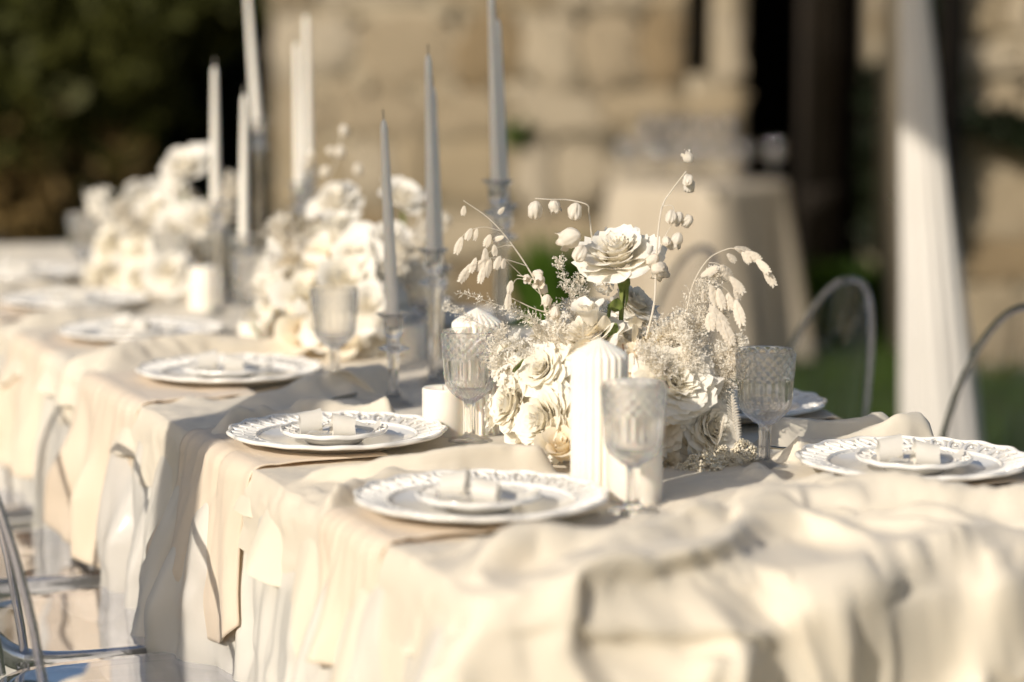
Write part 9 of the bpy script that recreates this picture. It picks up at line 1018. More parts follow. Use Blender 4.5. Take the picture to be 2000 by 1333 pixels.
def stick_mesh(H_):
    """crystal candlestick: foot, faceted stem, disc, cup, flared rim"""
    mb = MB()
    st_ = [(0, 0), (.032, 0), (.0325, .003), (.027, .006), (.015, .012), (.0105, .022)]
    top = H_-.062
    for f in np.linspace(0, 1, 8): st_.append((.0088-.0015*math.sin(f*math.pi)+.002*f, .026+(top-.03)*f))
    st_ += [(.011, top-.002), (.022, top+.001), (.0265, top+.003), (.0265, top+.0045), (.020, top+.007), (.0105, top+.011), (.0095, top+.020), (.014, top+.026), (.0165, top+.033), (.0165, top+.049), (.0155, top+.052), (.024, top+.059), (.0262, top+.061), (.0262, top+.0625), (.0235, top+.0615), (.0140, top+.055), (.0128, top+.050), (.0125, top+.036), (0, top+.035)]
    n = len(st_)
    md = lambda T, r, z: (r*np.where((z > .02) & (z < top+.058), 1-.10*np.abs(np.sin(T*4))**.8, np.where(z >= top+.058, 1+.07*np.cos(T*6), 1)), z)
    mb.add(*lathe(st_, 48, md)); return mb.mesh('candlestick')
def taper_mesh(L_, r0=.0112, r1=.0055):
    prof = [(0, 0), (r0*.9, 0), (r0, .004)]+[(r0+(r1-r0)*f**1.25, L_*f) for f in np.linspace(.04, .955, 14)]+[(r1*.92, L_*.97), (r1*.6, L_*.985), (r1*.15, L_*.997), (0, L_)]
    return MB().add(*lathe(prof, 24)).mesh('candle_body')
def taper(base_px, Y, rim_py, tip, label, slabel, z_base=TOP+.006):
    """candlestick standing at the surveyed spot and its taper, leaning as photographed"""
    b_ = P(base_px, 600, Y); b_.z = z_base; rim = P(base_px, rim_py, Y).z; Hs = rim-z_base
    o = put('candlestick', stick_mesh(Hs), M['crystal'], None, b_, (0, 0, random.uniform(0, 1))); tag(o, slabel, 'candlestick', 'crystal candlesticks')
    cb = Vector((b_.x, b_.y, rim-.026)); tp = P(tip[0], tip[1], Y); d = tp-cb
    t = thing('taper_candle', label, 'candle', cb, 0, 'tall taper candles'); t.rotation_mode = 'QUATERNION'; t.rotation_quaternion = quat_z(d)
    put('candle_body', taper_mesh(d.length), M['taper'], t)
    put('wick', MB().add(*tube(spline([(0, 0, d.length-.003), (.0008, 0, d.length+.004), (.005, 0, d.length+.011), (.010, .001, d.length+.014)], 8), .0012, 6)).mesh('wick'), M['wick'], t)
taper(768, 3.92, 612, (749, 232), 'taper leaning left, the shortest and nearest of the three shaded candles', 'crystal candlestick of the nearest shaded candle')
taper(846, 4.10, 486, (836, 104), 'middle shaded taper with a bent wick', 'crystal candlestick with flared rim left of the pointed pillar candle')
taper(856, 4.20, 520, (845, 168), 'shaded taper standing close behind the middle one', 'candlestick just behind the middle shaded candle')
taper(972, 4.24, 352, (958, -45), 'tallest shaded taper, running out of the picture top', 'tall crystal candlestick left of the dried seed stems')
taper(984, 4.36, 400, (972, 36), 'shaded taper just behind the tallest one', 'candlestick behind the tallest crystal one')
taper(424, 5.15, 392, (419, 128), 'sunlit taper against the dark hedge, leftmost of all', 'blurred crystal candlestick, leftmost')
taper(478, 4.95, 458, (477, 182), 'short sunlit taper in front of the leaning tall one', 'blurred low crystal candlestick below the short sunlit taper')
taper(508, 5.45, 235, (482, -35), 'tall sunlit taper leaning left out of the picture top', 'blurred tall crystal candlestick against the dark hedge')
taper(588, 5.2, 356, (579, 82), 'sunlit taper left of a close pair in front of the wall', 'blurred crystal candlestick left of the middle flowers')
taper(606, 5.5, 330, (598, 28), 'sunlit taper right of a close pair in front of the wall', 'blurred crystal candlestick just behind the pair')
# ------------------------------------------------------------------ clear chairs
def chair_meshes():
    parts = []
    # seat: rounded square slab with turned-down rim, front is +x (toward the table)
    n = 80; th = np.linspace(0, 2*math.pi, n, endpoint=False)
    sq = lambda a, k: np.sign(np.cos(a))*np.abs(np.cos(a))**k
    cx, cy = .20*sq(th, .5), .205*np.sign(np.sin(th))*np.abs(np.sin(th))**.5
    rings = [(0.0, .455), (.5, .456), (.9, .460), (.97, .461), (1.0, .457), (1.0, .430), (.975, .430), (.975, .449), (.9, .452), (.5, .448), (0, .447)]
    V = np.stack([np.stack([cx*k, cy*k, np.full(n, z)], -1) for k, z in rings], 1); parts.append(('seat', mesh('seat', V, gridF(n, len(rings), True)), 'acrylic_rim'))
    # back: curved sheet with an arched top
    nu, nv = 33, 22; U, Vv = np.meshgrid(np.linspace(-1, 1, nu), np.linspace(0, 1, nv), indexing='ij')
    half = .205*np.ones_like(Vv); topz = .50+.395*np.sqrt(np.clip(1-np.abs(U)**2.3, 0, 1))
    z = .46+(topz-.46)*Vv; ang = U*.62; yy = .27*np.sin(ang)*1.06*(1+.06*np.sin(Vv*math.pi)); xx = -.175-.27*(np.cos(ang)-math.cos(.62))-.045*(z-.46)/.4+.0
    g = [np.stack([xx, yy, z], -1)]
    V1 = g[0]; V2 = V1+np.array([-.005, 0, 0]); F = gridF(nu, nv)
    parts.append(('backrest', mesh('backrest', np.concatenate([V1.reshape(-1, 3), V2.reshape(-1, 3)]), np.concatenate([F, F[:, ::-1]+nu*nv])), 'acrylic'))
    us = np.concatenate([np.full(6, -1.0), np.linspace(-1, 1, 61), np.full(6, 1.0)]); vs = np.concatenate([np.linspace(0, .9, 6), np.full(61, 1.0), np.linspace(.9, 0, 6)])
    tz = .50+.395*np.sqrt(np.clip(1-np.abs(us)**2.3, 0, 1)); zz = .46+(tz-.46)*vs; a = us*.62
    pth = [(-.1775-.27*(math.cos(q)-math.cos(.62))-.045*(z_-.46)/.4, .27*math.sin(q)*1.06, z_) for q, z_ in zip(a, zz)]
    parts.append(('back_frame', mesh('back_frame', *tube(pth, .0065, 10)), 'acrylic_rim'))
    for sx, sy in ((1, 1), (1, -1), (-1, 1), (-1, -1)):
        p = [(sx*.175, sy*.175, .445), (sx*.178, sy*.178, .25), (sx*.19+(-.04 if sx < 0 else 0), sy*.185, 0)]
        parts.append(('leg', mesh('leg', *tube(spline(p, 8), [.017-.0009*i for i in range(9)], 10)), 'acrylic_rim'))
    for n_, me, mm in parts: me.materials.append(M[mm])
    return parts
CHM = chair_meshes()
def chair(s_, t_, side, label, turn=0.0):
    c = thing('clear_chair', label, 'chair', W(s_, t_, .003), PHI+(0 if side < 0 else math.pi)+turn, 'clear acrylic chairs along the table')
    for n_, me, mm in CHM: put(n_, me, None, c)
for s_, t_, l, tr in [(.82, 3.22, 'clear acrylic chair at the lower left corner, nearest the camera', .0), (.87, 3.665, 'clear acrylic chair, second along the left side', .03),
                      (.87, 4.175, 'clear acrylic chair, third along the left side', 0), (.86, 4.80, 'clear acrylic chair, fourth along the left side', .02), (.86, 5.42, 'clear acrylic chair, fifth along the left side', 0)]:
    chair(s_, t_, -1, l, tr)
chair(2.19, 3.50, 1, 'clear acrylic chair cut off by the right edge of the picture'); chair(2.15, 4.02, 1, 'clear acrylic chair with rounded back between the flowers and the draped post', .04)
chair(2.2, 4.75, 1, 'clear acrylic chair on the far side, hidden behind the flowers')
# ------------------------------------------------------------------ buffet table at the wall
bt = P(1362, 352, 10.0); bx = bt.x
b = thing('buffet_table', 'small beige-clothed buffet table standing before the stone wall', 'table', (bx, 10.0, 0))
put('table_top', mesh('table_top', *box(-.28, .28, -.28, .28, .70, .742), False), M['wood_dark'], b); b.rotation_euler = (0, 0, math.radians(-37))
put('pedestal', MB().add(*lathe([(.22, 0), (.2, .03), (.05, .06), (.04, .7)], 24)).mesh('pedestal'), M['wood_dark'], b)
def bmod(T, r, z):
    f = np.clip((.74-z)/.74, 0, 1); p_ = 7; q = (np.abs(np.cos(T))**p_+np.abs(np.sin(T))**p_)**(-1/p_)
    return r*q*(1+f*(.13+.11*np.abs(np.sin(2*T))**4+.13*np.sin(T*12+.7)+.05*np.sin(T*19+2))), z
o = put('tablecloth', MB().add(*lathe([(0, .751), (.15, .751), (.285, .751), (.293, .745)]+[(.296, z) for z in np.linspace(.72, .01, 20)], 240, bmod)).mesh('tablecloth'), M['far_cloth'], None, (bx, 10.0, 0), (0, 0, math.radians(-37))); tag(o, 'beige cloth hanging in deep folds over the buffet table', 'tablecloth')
tr_ = thing('serving_stand', 'clear raised stand on the buffet table holding the upper glasses', 'stand', (bx-.02, 10.12, .752))
put('shelf', mesh('shelf', *box(-.24, .20, -.10, .10, .155, .163), False), M['acrylic'], tr_)
for a_ in (-.22, .18): put('leg', mesh('leg', *box(a_-.006, a_+.006, -.09, .09, 0, .153), False), M['acrylic'], tr_)
def tumbler():
    prof = [(0, 0), (.026, 0), (.028, .002), (.034, .10), (.0325, .10), (.0265, .008), (0, .008)]
    return MB().add(*lathe(prof, 28)).mesh('tumbler')
TM = tumbler(); TM.materials.append(M['party_glass'])
def wine():
    prof = [(0, 0), (.032, 0), (.03, .002), (.006, .006), (.004, .05), (.005, .07), (.022, .085), (.036, .11), (.038, .13), (.033, .165), (.032, .165), (.036, .13), (.034, .11), (.02, .088), (0, .078)]
    return MB().add(*lathe(prof, 28)).mesh('stem_glass')
WG = wine(); WG.materials.append(M['party_glass'])
for k, xx in enumerate([-.33, -.27, -.19, -.12, -.05, .02, .10, .19, .33]):
    o = put('stem_glass', WG, None, None, (bx+xx*.95, 9.99+.06*(k % 2)-.1*(abs(xx) < .2), .752)); tag(o, ['stem glass at the left end of the buffet row', 'second stem glass of the buffet row', 'third stem glass of the buffet row', 'fourth stem glass of the buffet row', 'fifth stem glass, middle of the buffet row', 'sixth stem glass of the buffet row', 'seventh stem glass of the buffet row', 'eighth stem glass, left of the gap in the buffet row', 'stem glass standing alone at the right end of the buffet'][k], 'glass', 'glasses on the buffet table')
for k in range(5):
    o = put('tumbler', TM, None, None, (bx-.20+.085*k, 10.12, .9155)); tag(o, ['leftmost', 'second', 'middle', 'fourth', 'rightmost'][k]+' tumbler on the raised buffet stand', 'glass', 'tumblers on the raised stand')
# ------------------------------------------------------------------ flowers
def petal(o, Lp, r0, z0, th, wd, curl, seed, nu=9, nv=10, ruf=.05):
    U, Vv = np.meshgrid(np.linspace(-1, 1, nu), np.linspace(0, 1, nv), indexing='ij')
    # path of the petal from base to rim
    dv = np.linspace(0, 1, 40); phi = (.10+1.15*o)*(1-.35*dv)+(-.35*(1-o))*dv+curl*dv**3.5*1.9
    rr = np.concatenate([[0], np.cumsum(np.sin(phi))/40])[:40]; zz = np.concatenate([[0], np.cumsum(np.cos(phi))/40])[:40]
    vv = Vv*(1-.22*np.abs(U)**2.6+.05*np.sin(U*3+seed))
    R_ = r0+Lp*np.interp(vv, dv, rr); Z = z0+Lp*np.interp(vv, dv, zz)
    prof = (.30+.85*np.sin(np.clip(Vv, 0, 1)*math.pi*.62)**.85)
    ang = th+U*wd*prof/(1+.9*o)*(1.0)
    rf = ruf*Lp*Vv**1.6*(vnoise(U*2.6+seed*3.1, Vv*1.6, seed)+.7*Vv*vnoise(U*8+seed, Vv*3.0, seed+5))
    R_ = R_+rf+.05*Lp*o*(U**2)*(-.7)*Vv; Z = Z+rf*.8+.10*Lp*o*U**2*Vv
    return np.stack([R_*np.cos(ang), R_*np.sin(ang), Z], -1).reshape(-1, 3), gridF(nu, nv)
def rose_petals(n, seed, openness=1.0, ruf=.06, res=(9, 10), dense=1.0):
    r = random.Random(seed); out = []
    for k in range(n):
        f = k/(n-1); o = (f**1.25)*openness*r.uniform(.9, 1.1)
        th = k*2.39996+r.uniform(-.25, .25); Lp = .42+.50*f**.8; r0 = .03+.14*f; z0 = .22-.26*f
        out.append(petal(max(.02, o+r.uniform(-.10, .10)), Lp*r.uniform(.82, 1.12), r0*r.uniform(.8, 1.2), z0+r.uniform(-.05, .05), th, (2.1-.95*f)*dense*r.uniform(.72, 1.1), .25+.75*f*r.uniform(.5, 1.2), seed*7+k, *res, ruf=ruf))
    return out
def rose_mesh(name, n, seed, op=1.0, ruf=.06, res=(8, 8)):
    mb = MB()
    for V, F in rose_petals(n, seed, op, ruf, res): mb.add(V, F)
    return mb.mesh(name)
ROSE = [rose_mesh('rose', 60, s_, op, .10, (12, 10)) for s_, op in ((1, 1.0), (2, .85), (3, 1.1), (4, .95))]
DAHL = [rose_mesh('garden_rose', 100, s_, 1.12, .13, (10, 9)) for s_ in (11, 12)]
BUD = [rose_mesh('rose_bud', 14, s_, .30, .04, (8, 8)) for s_ in (21, 22)]
LOW = [rose_mesh('rose', 24, s_, 1.0, .07, (6, 6)) for s_ in (31, 32, 33)]
def with_mat(me, k): 
    me2 = me.copy() if me.materials else me
    me2.materials.clear(); me2.materials.append(M[k]); return me2
R_ = {(g, i, k): with_mat(me, k) for g, l in (('rose', ROSE), ('garden_rose', DAHL), ('rose_bud', BUD), ('low', LOW)) for i, me in enumerate(l) for k in ('petal', 'petal_warm', 'petal_white')}
def floret_cluster(n, rad, size, seed, name='hydrangea'):
    r = np.random.default_rng(seed); V = []; F = []; c = 0
    for k in range(n):
        d = r.normal(size=3); d[2] = abs(d[2])*.9-.1; d /= np.linalg.norm(d); p = d*rad*r.uniform(.82, 1.05)
        a = np.cross(d, r.normal(size=3)); a /= np.linalg.norm(a); b_ = np.cross(d, a); sz = size*r.uniform(.7, 1.2)
        for q in range(4):
            t_ = q*math.pi/2+.3*r.normal(); e = a*math.cos(t_)+b_*math.sin(t_); f = np.cross(d, e)
            up = d*sz*r.uniform(-.05, .5)
            pts = [p, p+e*sz*.45+f*sz*.42+up*.3, p+e*sz*1.0+f*sz*.22+up, p+e*sz*1.0-f*sz*.22+up*.8, p+e*sz*.45-f*sz*.42+up*.3, p+e*sz*.55+d*sz*.12]
            V += pts; F += [(c, c+1, c+5), (c+1, c+2, c+5), (c+2, c+3, c+5), (c+3, c+4, c+5), (c+4, c, c+5)]; c += 6
    return mesh(name, np.array(V), np.array(F))
HYD = [floret_cluster(90, .042, .0085, s_) for s_ in (1, 2, 3)]
for me in HYD: me.materials.append(M['petal_white'])
def beads(n, rad, sz, seed):
    r = np.random.default_rng(seed); mb = MB()
    O = np.array([(1, 0, 0), (0, 1, 0), (-1, 0, 0), (0, -1, 0), (0, 0, 1), (0, 0, -1)]); OF = np.array([(0, 1, 4), (1, 2, 4), (2, 3, 4), (3, 0, 4), (1, 0, 5), (2, 1, 5), (3, 2, 5), (0, 3, 5)])
    for k in range(n):
        d = r.normal(size=3); d /= np.linalg.norm(d); mb.add(O*sz*r.uniform(.6, 1.4)+d*rad*r.uniform(.78, 1.06)*(1+.18*vnoise(d[0]*2.5, d[1]*2.5, d[2]*2.5+seed)), OF)
    return mb.mesh('seed_head')
SEED = [beads(900, .020, .0016, 3), beads(900, .020, .0016, 4)]
for me in SEED: me.materials.append(M['label_beads'])
def plume_mesh(pts, spread, n, seed, sl=.010, sw=.0011, curl=1.0):
    """feathery plume: twigs with fine forked slivers along a stem"""
    r = np.random.default_rng(seed); q = spline(pts, 24); mb = MB(); mb.add(*tube(q, [.0013*(1-.03*i) for i in range(25)], 5))
    V = []; F = []; c = 0
    for k in range(n):
        f = r.uniform(.08, 1.0); i = min(int(f*24), 23); p0 = np.array(q[i].lerp(q[i+1], f*24-i)); ax = np.array((q[i+1]-q[i]).normalized())
        side = np.cross(ax, r.normal(size=3)); side /= np.linalg.norm(side)
        L_ = spread*(1.02-f)**.6*r.uniform(.35, 1.05)+.004; d = ax*.85+side*.75; d /= np.linalg.norm(d)
        nb = max(3, int(L_/.0035))
        for j in range(nb):
            g = (j+1)/nb; pc = p0+d*L_*g+side*.25*L_*g*g+r.normal(size=3)*.0008
            for sgn in (-1, 1):
                e = d*.7+np.cross(d, side)*sgn*.7+r.normal(size=3)*.45*curl; e /= np.linalg.norm(e); w_ = np.cross(e, r.normal(size=3)); w_ /= np.linalg.norm(w_)
                l = sl*r.uniform(.35, 1)*(1.05-.5*g)
                V += [pc-w_*sw*.5, pc+e*l*.55+w_*sw*.8, pc+e*l, pc+e*l*.5-w_*sw*.8]; F.append((c, c+1, c+2, c+3)); c += 4
        V += [p0-ax*.0004, p0+ax*.0004, p0+d*L_+side*.25*L_]; V.append(p0+d*L_+side*.25*L_+ax*.0003); F.append((c, c+1, c+3, c+2)); c += 4
    mb.add(np.array(V), np.array(F)); return mb.mesh('plume')
def oat_mesh(L_=.022, w=.0065, seed=1):
    """flat sea-oat spikelet with overlapping serrated scales, hanging along -z"""
    mb = MB(); n = 6
    for k in range(n):
        f = k/(n-1); z0 = -L_*.70*f; ww = w*(.30+.62*math.sin(math.pi*(.2+.65*f))); tl = L_*(.34-.06*f)
        for s_ in (-1, 1):
            o_ = .0005*(k % 2)*s_; sx = s_*ww
            V = [(0, .0007+o_, z0), (sx*.55, .0009+o_, z0-tl*.30), (sx*.80, .0004, z0-tl*.62), (sx*.95, 0, z0-tl*1.05), (sx*.22, .0008+o_, z0-tl*.92), (0, .0010+o_, z0-tl*.5),
                 (0, -.0007+o_, z0), (sx*.55, -.0009+o_, z0-tl*.30), (sx*.80, -.0004, z0-tl*.62), (sx*.22, -.0008+o_, z0-tl*.92), (0, -.0010+o_, z0-tl*.5)]
            mb.add(V, np.array([(0, 1, 5, 5), (1, 2, 4, 5), (2, 3, 4, 4), (6, 10, 7, 7), (7, 10, 9, 8), (8, 9, 3, 3), (0, 6, 7, 1), (1, 7, 8, 2), (2, 8, 3, 3)])[[1, 4, 6, 7]]); mb.add(V, np.array([(0, 1, 5), (2, 3, 4), (6, 10, 7), (8, 9, 3), (2, 8, 3)]))
    return mb.mesh('spikelet', False)
OAT = [oat_mesh(.024, .0058), oat_mesh(.019, .0062)]
for me in OAT: me.materials.append(M['bleached'])
def pod_mesh(seed, star=False):
    def md(T, r, z):
        f = np.clip(-z/.022, 0, 1)
        k = (1+.20*np.cos(T*5+1)*f**2+.30*vnoise(np.cos(T)*1.6, np.sin(T)*1.6+seed*3, z*110)+.12*vnoise(np.cos(T)*5, np.sin(T)*5+seed*3, z*250)); 
        return r*k, z+(.004*np.cos(T*5)*f**3 if star else .0012*np.cos(T*7)*f)
    prof = [(0, 0), (.003, -.0006), (.0078, -.004), (.0104, -.010), (.0108, -.016), (.0098, -.0205)]+([(.0125, -.0235), (.0115, -.0232), (.0082, -.019)] if star else [(.0062, -.0235), (.001, -.0245)])
    return MB().add(*lathe([(a*.70, b_*.80) for a, b_ in prof], 48, md)).mesh('papery_pod')
POD = [pod_mesh(1), pod_mesh(2, True), pod_mesh(3)]
for me in POD: me.materials.append(M['bleached'])
def leaf_mesh(L_, w, bend=.25, seed=0):
    U, Vv = np.meshgrid(np.linspace(-1, 1, 7), np.linspace(0, 1, 10), indexing='ij')
    ww = w*np.sin(np.clip(Vv, 0, 1)**.8*math.pi)**.75+.0003
    return mesh('leaf', np.stack([U*ww, L_*bend*Vv**2+.12*w*np.abs(U)+.06*L_*vnoise(U*2, Vv*3, seed), Vv*L_], -1), gridF(7, 10))
LEAF = [leaf_mesh(.030, .011, .3, 1), leaf_mesh(.026, .012, -.2, 4)]
for me in LEAF: me.materials.append(M['petal_white'])
LEAFW = LEAF[0].copy(); LEAFW.materials.clear(); LEAFW.materials.append(M['petal_warm'])
GLEAF = leaf_mesh(.035, .012, .2, 7); GLEAF.materials.append(M['stem_green'])
def fern_mesh(L_, w, n=17):
    mb = MB(); mb.add(*tube([(0, 0, 0), (0, .002, L_*.5), (0, .008, L_)], .0007, 5))
    for k in range(n):
        f = (k+1)/(n+1); l = w*math.sin(math.pi*(.12+.85*f))**.7; z = L_*f; y = .008*f*f
        for s_ in (-1, 1):
            V = [(0, y, z-.0012), (s_*l*.5, y+.001, z+.0035), (s_*l, y+.002, z+.006), (s_*l*.5, y+.0005, z+.0068), (0, y, z+.0012)]
            mb.add(V, np.array([(0, 1, 3, 4)])); mb.add([V[1], V[2], V[3], V[3]], np.array([(0, 1, 2, 2)])) if False else mb.add([V[1], V[2], V[3], ((V[1][0]+V[3][0])/2, V[1][1], (V[1][2]+V[3][2])/2)], np.array([(0, 1, 2, 3)]))
    return mb.mesh('fern_frond')
FERN = fern_mesh(.07, .016); FERN.materials.append(M['bleached'])

def arrangement(label, loc):
    return thing('flower_arrangement', label, 'flowers', loc, 0, 'white flower arrangements on the table')
A1loc = W(1.49, 3.16, TOP+.006)
A1 = arrangement('sharp cream rose and dried grass arrangement behind the fluted pillar candle', A1loc)
def L1(px, py, Y): return P(px, py, Y)-A1loc
S35 = 3.45/FPX
def fl(kind, i, col, px, py, rad_px, Y, face, par, L=L1, nm=None, spin=None):
    me = R_[(kind, i, col)]; face = Vector(face).normalized()
    sc = rad_px*Y/FPX/ {'rose': .78, 'garden_rose': .80, 'rose_bud': .42, 'low': .78}[kind]
    c = L(px, py, Y) if callable(L) else L
    q = quat_z(face, random.uniform(0, 6.28) if spin is None else spin)
    return put(nm or ('rose' if kind == 'low' else kind), me, None, par, c-face*sc*.42, q, sc)
# the tall rose on its green stem
sc = 80*3.44/FPX/.86; face = Vector((-.22, -.50, .84)).normalized(); c = L1(1207, 494, 3.44)
tall = put('rose', None, None, A1, c-face*sc*.36, quat_z(face, .4), sc)
for k, (V, F) in enumerate(rose_petals(56, 71, 1.0, .10, (15, 13))):
    put('petal', mesh('petal', V, F), M['petal_white'] if k % 3 else M['petal'], tall)
hb = L1(1218, 545, 3.44)
mb = MB(); mb.add(*tube(spline([L1(1214, 700, 3.47), L1(1213, 625, 3.45), L1(1216, 585, 3.44), L1(1219, 545, 3.44)], 16), [.0036]*12+[.0042, .006, .0085, .0098, .0085], 10)); put('rose_stem', mb.mesh('rose_stem'), M['stem_green'], A1)
for k in range(5):
    a = k*1.2566+.4; V = []
    for f, w_ in ((0, .0035), (.35, .0042), (.7, .003), (1, .0003)):
        rr = .0088-.0045*f+.0015*math.sin(f*6+k); z = -.044*f*(.7+.1*k); ca, sa = math.cos(a), math.sin(a); V += [(hb.x+rr*ca-sa*w_, hb.y+rr*sa+ca*w_, hb.z+z+.006), (hb.x+rr*ca+sa*w_, hb.y+rr*sa-ca*w_, hb.z+z+.006)]
    put('sepal', mesh('sepal', np.array(V), np.array([(0, 1, 3, 2), (2, 3, 5, 4), (4, 5, 7, 6)])), M['stem_green'], A1)
main = [
 ('garden_rose', 0, 'petal', 1062, 822, 72, 3.37, (-.75, -.62, .18)), ('rose', 1, 'petal', 992, 790, 52, 3.42, (-.85, -.4, .25)), ('rose_bud', 0, 'petal_warm', 1098, 872, 38, 3.33, (-.3, -.7, .75)),
 ('garden_rose', 1, 'petal', 1322, 745, 76, 3.36, (.22, -.85, .45)), ('garden_rose', 0, 'petal', 1395, 835, 58, 3.38, (.55, -.72, .3)), ('rose', 0, 'petal_white', 1148, 652, 66, 3.42, (-.25, -.45, .86)),
 ('rose', 2, 'petal_white', 1245, 590, 44, 3.50, (.5, -.3, .8)), ('rose_bud', 1, 'petal_white', 1150, 612, 26, 3.40, (-.3, -.3, .9)), ('rose', 3, 'petal', 1058, 720, 50, 3.40, (-.5, -.7, .5)),
 ('rose', 0, 'petal', 985, 700, 50, 3.50, (-.8, -.3, .5)), ('garden_rose', 1, 'petal_warm', 1285, 830, 55, 3.36, (.1, -.9, .3)), ('garden_rose', 0, 'petal_warm', 1300, 905, 50, 3.36, (.25, -.9, .1)),
 ('rose', 1, 'petal_warm', 1235, 880, 52, 3.38, (.0, -.9, .2)), ('rose', 2, 'petal_warm', 1240, 800, 52, 3.40, (.0, -.9, .3)), ('rose', 3, 'petal_warm', 1245, 710, 52, 3.40, (.1, -.7, .7)),
 ('rose', 1, 'petal', 1120, 770, 50, 3.40, (-.2, -.9, .3)), ('rose', 2, 'petal_white', 1100, 690, 50, 3.45, (-.3, -.5, .8)), ('rose', 0, 'petal', 1190, 770, 55, 3.44, (0, -.9, .4)),
 ('rose', 3, 'petal', 1360, 700, 46, 3.46, (.4, -.4, .8)), ('rose', 1, 'petal', 1410, 760, 44, 3.47, (.8, -.3, .5)), ('rose', 2, 'petal_white', 1190, 640, 50, 3.50, (.1, -.2, 1)), ('rose', 0, 'petal', 1300, 660, 50, 3.52, (.3, .1, 1)),
 ('rose', 1, 'petal_white', 1070, 650, 42, 3.50, (-.4, -.2, .9)), ('rose', 3, 'petal', 1030, 760, 46, 3.50, (-.9, -.2, .4)), ('rose_bud', 0, 'petal', 1020, 850, 30, 3.42, (-.8, -.5, .1)), ('rose', 2, 'petal', 960, 800, 34, 3.46, (-.9, -.1, .2)),
 ('rose', 0, 'petal', 1150, 700, 60, 3.62, (0, .6, .8)), ('rose', 1, 'petal', 1260, 700, 60, 3.66, (.2, .8, .5)), ('rose', 2, 'petal', 1360, 780, 60, 3.62, (.6, .7, .3)), ('rose', 3, 'petal', 1080, 760, 60, 3.62, (-.6, .7, .3)), ('rose', 3, 'petal_warm', 1200, 830, 70, 3.52, (0, -.6, .3)),
]
for (k_, i, cmat, px, py, rp, Y_, fc) in main: fl(k_, i, cmat, px, py, rp, Y_, fc, A1)
for px, py, Y_, s_ in ((1030, 700, 3.42, 1), (1005, 740, 3.40, .9), (1280, 690, 3.40, 1.1), (1230, 660, 3.46, 1), (1330, 650, 3.5, 1), (1380, 740, 3.45, .9), (1085, 760, 3.38, .8), (1100, 640, 3.5, .9), (1350, 880, 3.40, .9), (1150, 860, 3.42, 1), (1180, 560, 3.5, .45)):
    put('hydrangea', random.choice(HYD), None, A1, L1(px, py, Y_+.03), quat_z((random.uniform(-.4, .3), -.8, .5), random.uniform(0, 6)), s_*.72)
for px, py, Y_, s_ in ((1372, 922, 3.34, 1.35), (1400, 895, 3.36, .9), (1448, 888, 3.38, 1.0), (1430, 905, 3.36, .7), (1335, 925, 3.34, .7)):
    put('seed_head', random.choice(SEED), None, A1, L1(px, py, Y_), (random.uniform(0, 3), 0, random.uniform(0, 6)), s_*1.05)
# loose petals and leaves between the heads
r = random.Random(77)
for k in range(110):
    a = r.uniform(-1, 1); hgt = r.random(); px = 1205+a*225*(1-.35*hgt**2); py = 905-hgt*265; Y_ = 3.52-.17*math.sqrt(max(0, 1-a*a))-r.uniform(-.02, .02)+.06*hgt
    me = r.choice(LEAF+[LEAFW]) if not (px > 1200 and py > 780) else LEAFW
    put('leaf', me, None, A1, L1(px, py, Y_), quat_z((a*.8+r.uniform(-.5, .5), -.55+r.uniform(-.5, .5), r.uniform(-.5, 1)), r.uniform(0, 6)), r.uniform(.7, 1.25))
for px, py, Y_, d in ((1190, 625, 3.42, (-.3, -.4, .9)), (1200, 610, 3.43, (.15, -.3, .9)), (1205, 632, 3.41, (-.6, -.3, -.5)), (1003, 728, 3.40, (.3, -.3, .8)), (1040, 640, 3.6, (-.3, .3, .9))):
    put('green_leaf', GLEAF, None, A1, L1(px, py, Y_), quat_z(d, r.uniform(0, 6)), .75)
put('twig', MB().add(*tube([L1(1216, 672, 3.35), L1(1220, 700, 3.345)], .0012, 6)).mesh('twig'), M['twig'], A1)
# plumes
def plume(pts, spread, n, seed, sl=.010, sw=.0011, curl=1.0, L=L1, par=A1, m='fluff'):
    o = put('plume', plume_mesh([L(*p) for p in pts], spread, n, seed, sl, sw, curl), M[m], par, kind='stuff')
plume([(1150, 690, 3.5), (1125, 620, 3.48), (1092, 505, 3.46)], .030, 150, 1, .010, .0016)
plume([(1180, 680, 3.5), (1140, 610, 3.5), (1130, 540, 3.48)], .026, 110, 2, .010, .0016)
plume([(1110, 690, 3.46), (1060, 640, 3.44), (1010, 610, 3.42), (900, 572, 3.40)], .020, 120, 3, .009, .0010)
plume([(1080, 720, 3.42), (1020, 680, 3.40), (950, 640, 3.38), (870, 598, 3.36)], .022, 130, 4, .009, .0010)
plume([(1280, 700, 3.46), (1330, 640, 3.44), (1385, 560, 3.42), (1400, 530, 3.42)], .036, 230, 5, .010, .0013)
plume([(1300, 700, 3.44), (1350, 650, 3.42), (1420, 600, 3.42)], .034, 190, 6, .010, .0013)
plume([(1260, 720, 3.42), (1290, 660, 3.40), (1340, 620, 3.40)], .034, 190, 7, .010, .0012)
plume([(1350, 760, 3.42), (1400, 710, 3.40), (1450, 660, 3.40)], .036, 260, 8, .012, .0009, 1.8)
plume([(1370, 790, 3.42), (1420, 740, 3.40), (1440, 700, 3.38)], .034, 240, 9, .012, .0009, 1.8)
plume([(1300, 760, 3.36), (1290, 710, 3.34), (1250, 680, 3.34)], .030, 200, 10, .011, .0010, 1.6)
plume([(1320, 740, 3.36), (1350, 690, 3.36), (1330, 640, 3.38)], .030, 200, 11, .011, .0010, 1.6)
plume([(1060, 700, 3.42), (1090, 660, 3.42), (1080, 600, 3.44)], .028, 150, 12, .010, .0014)
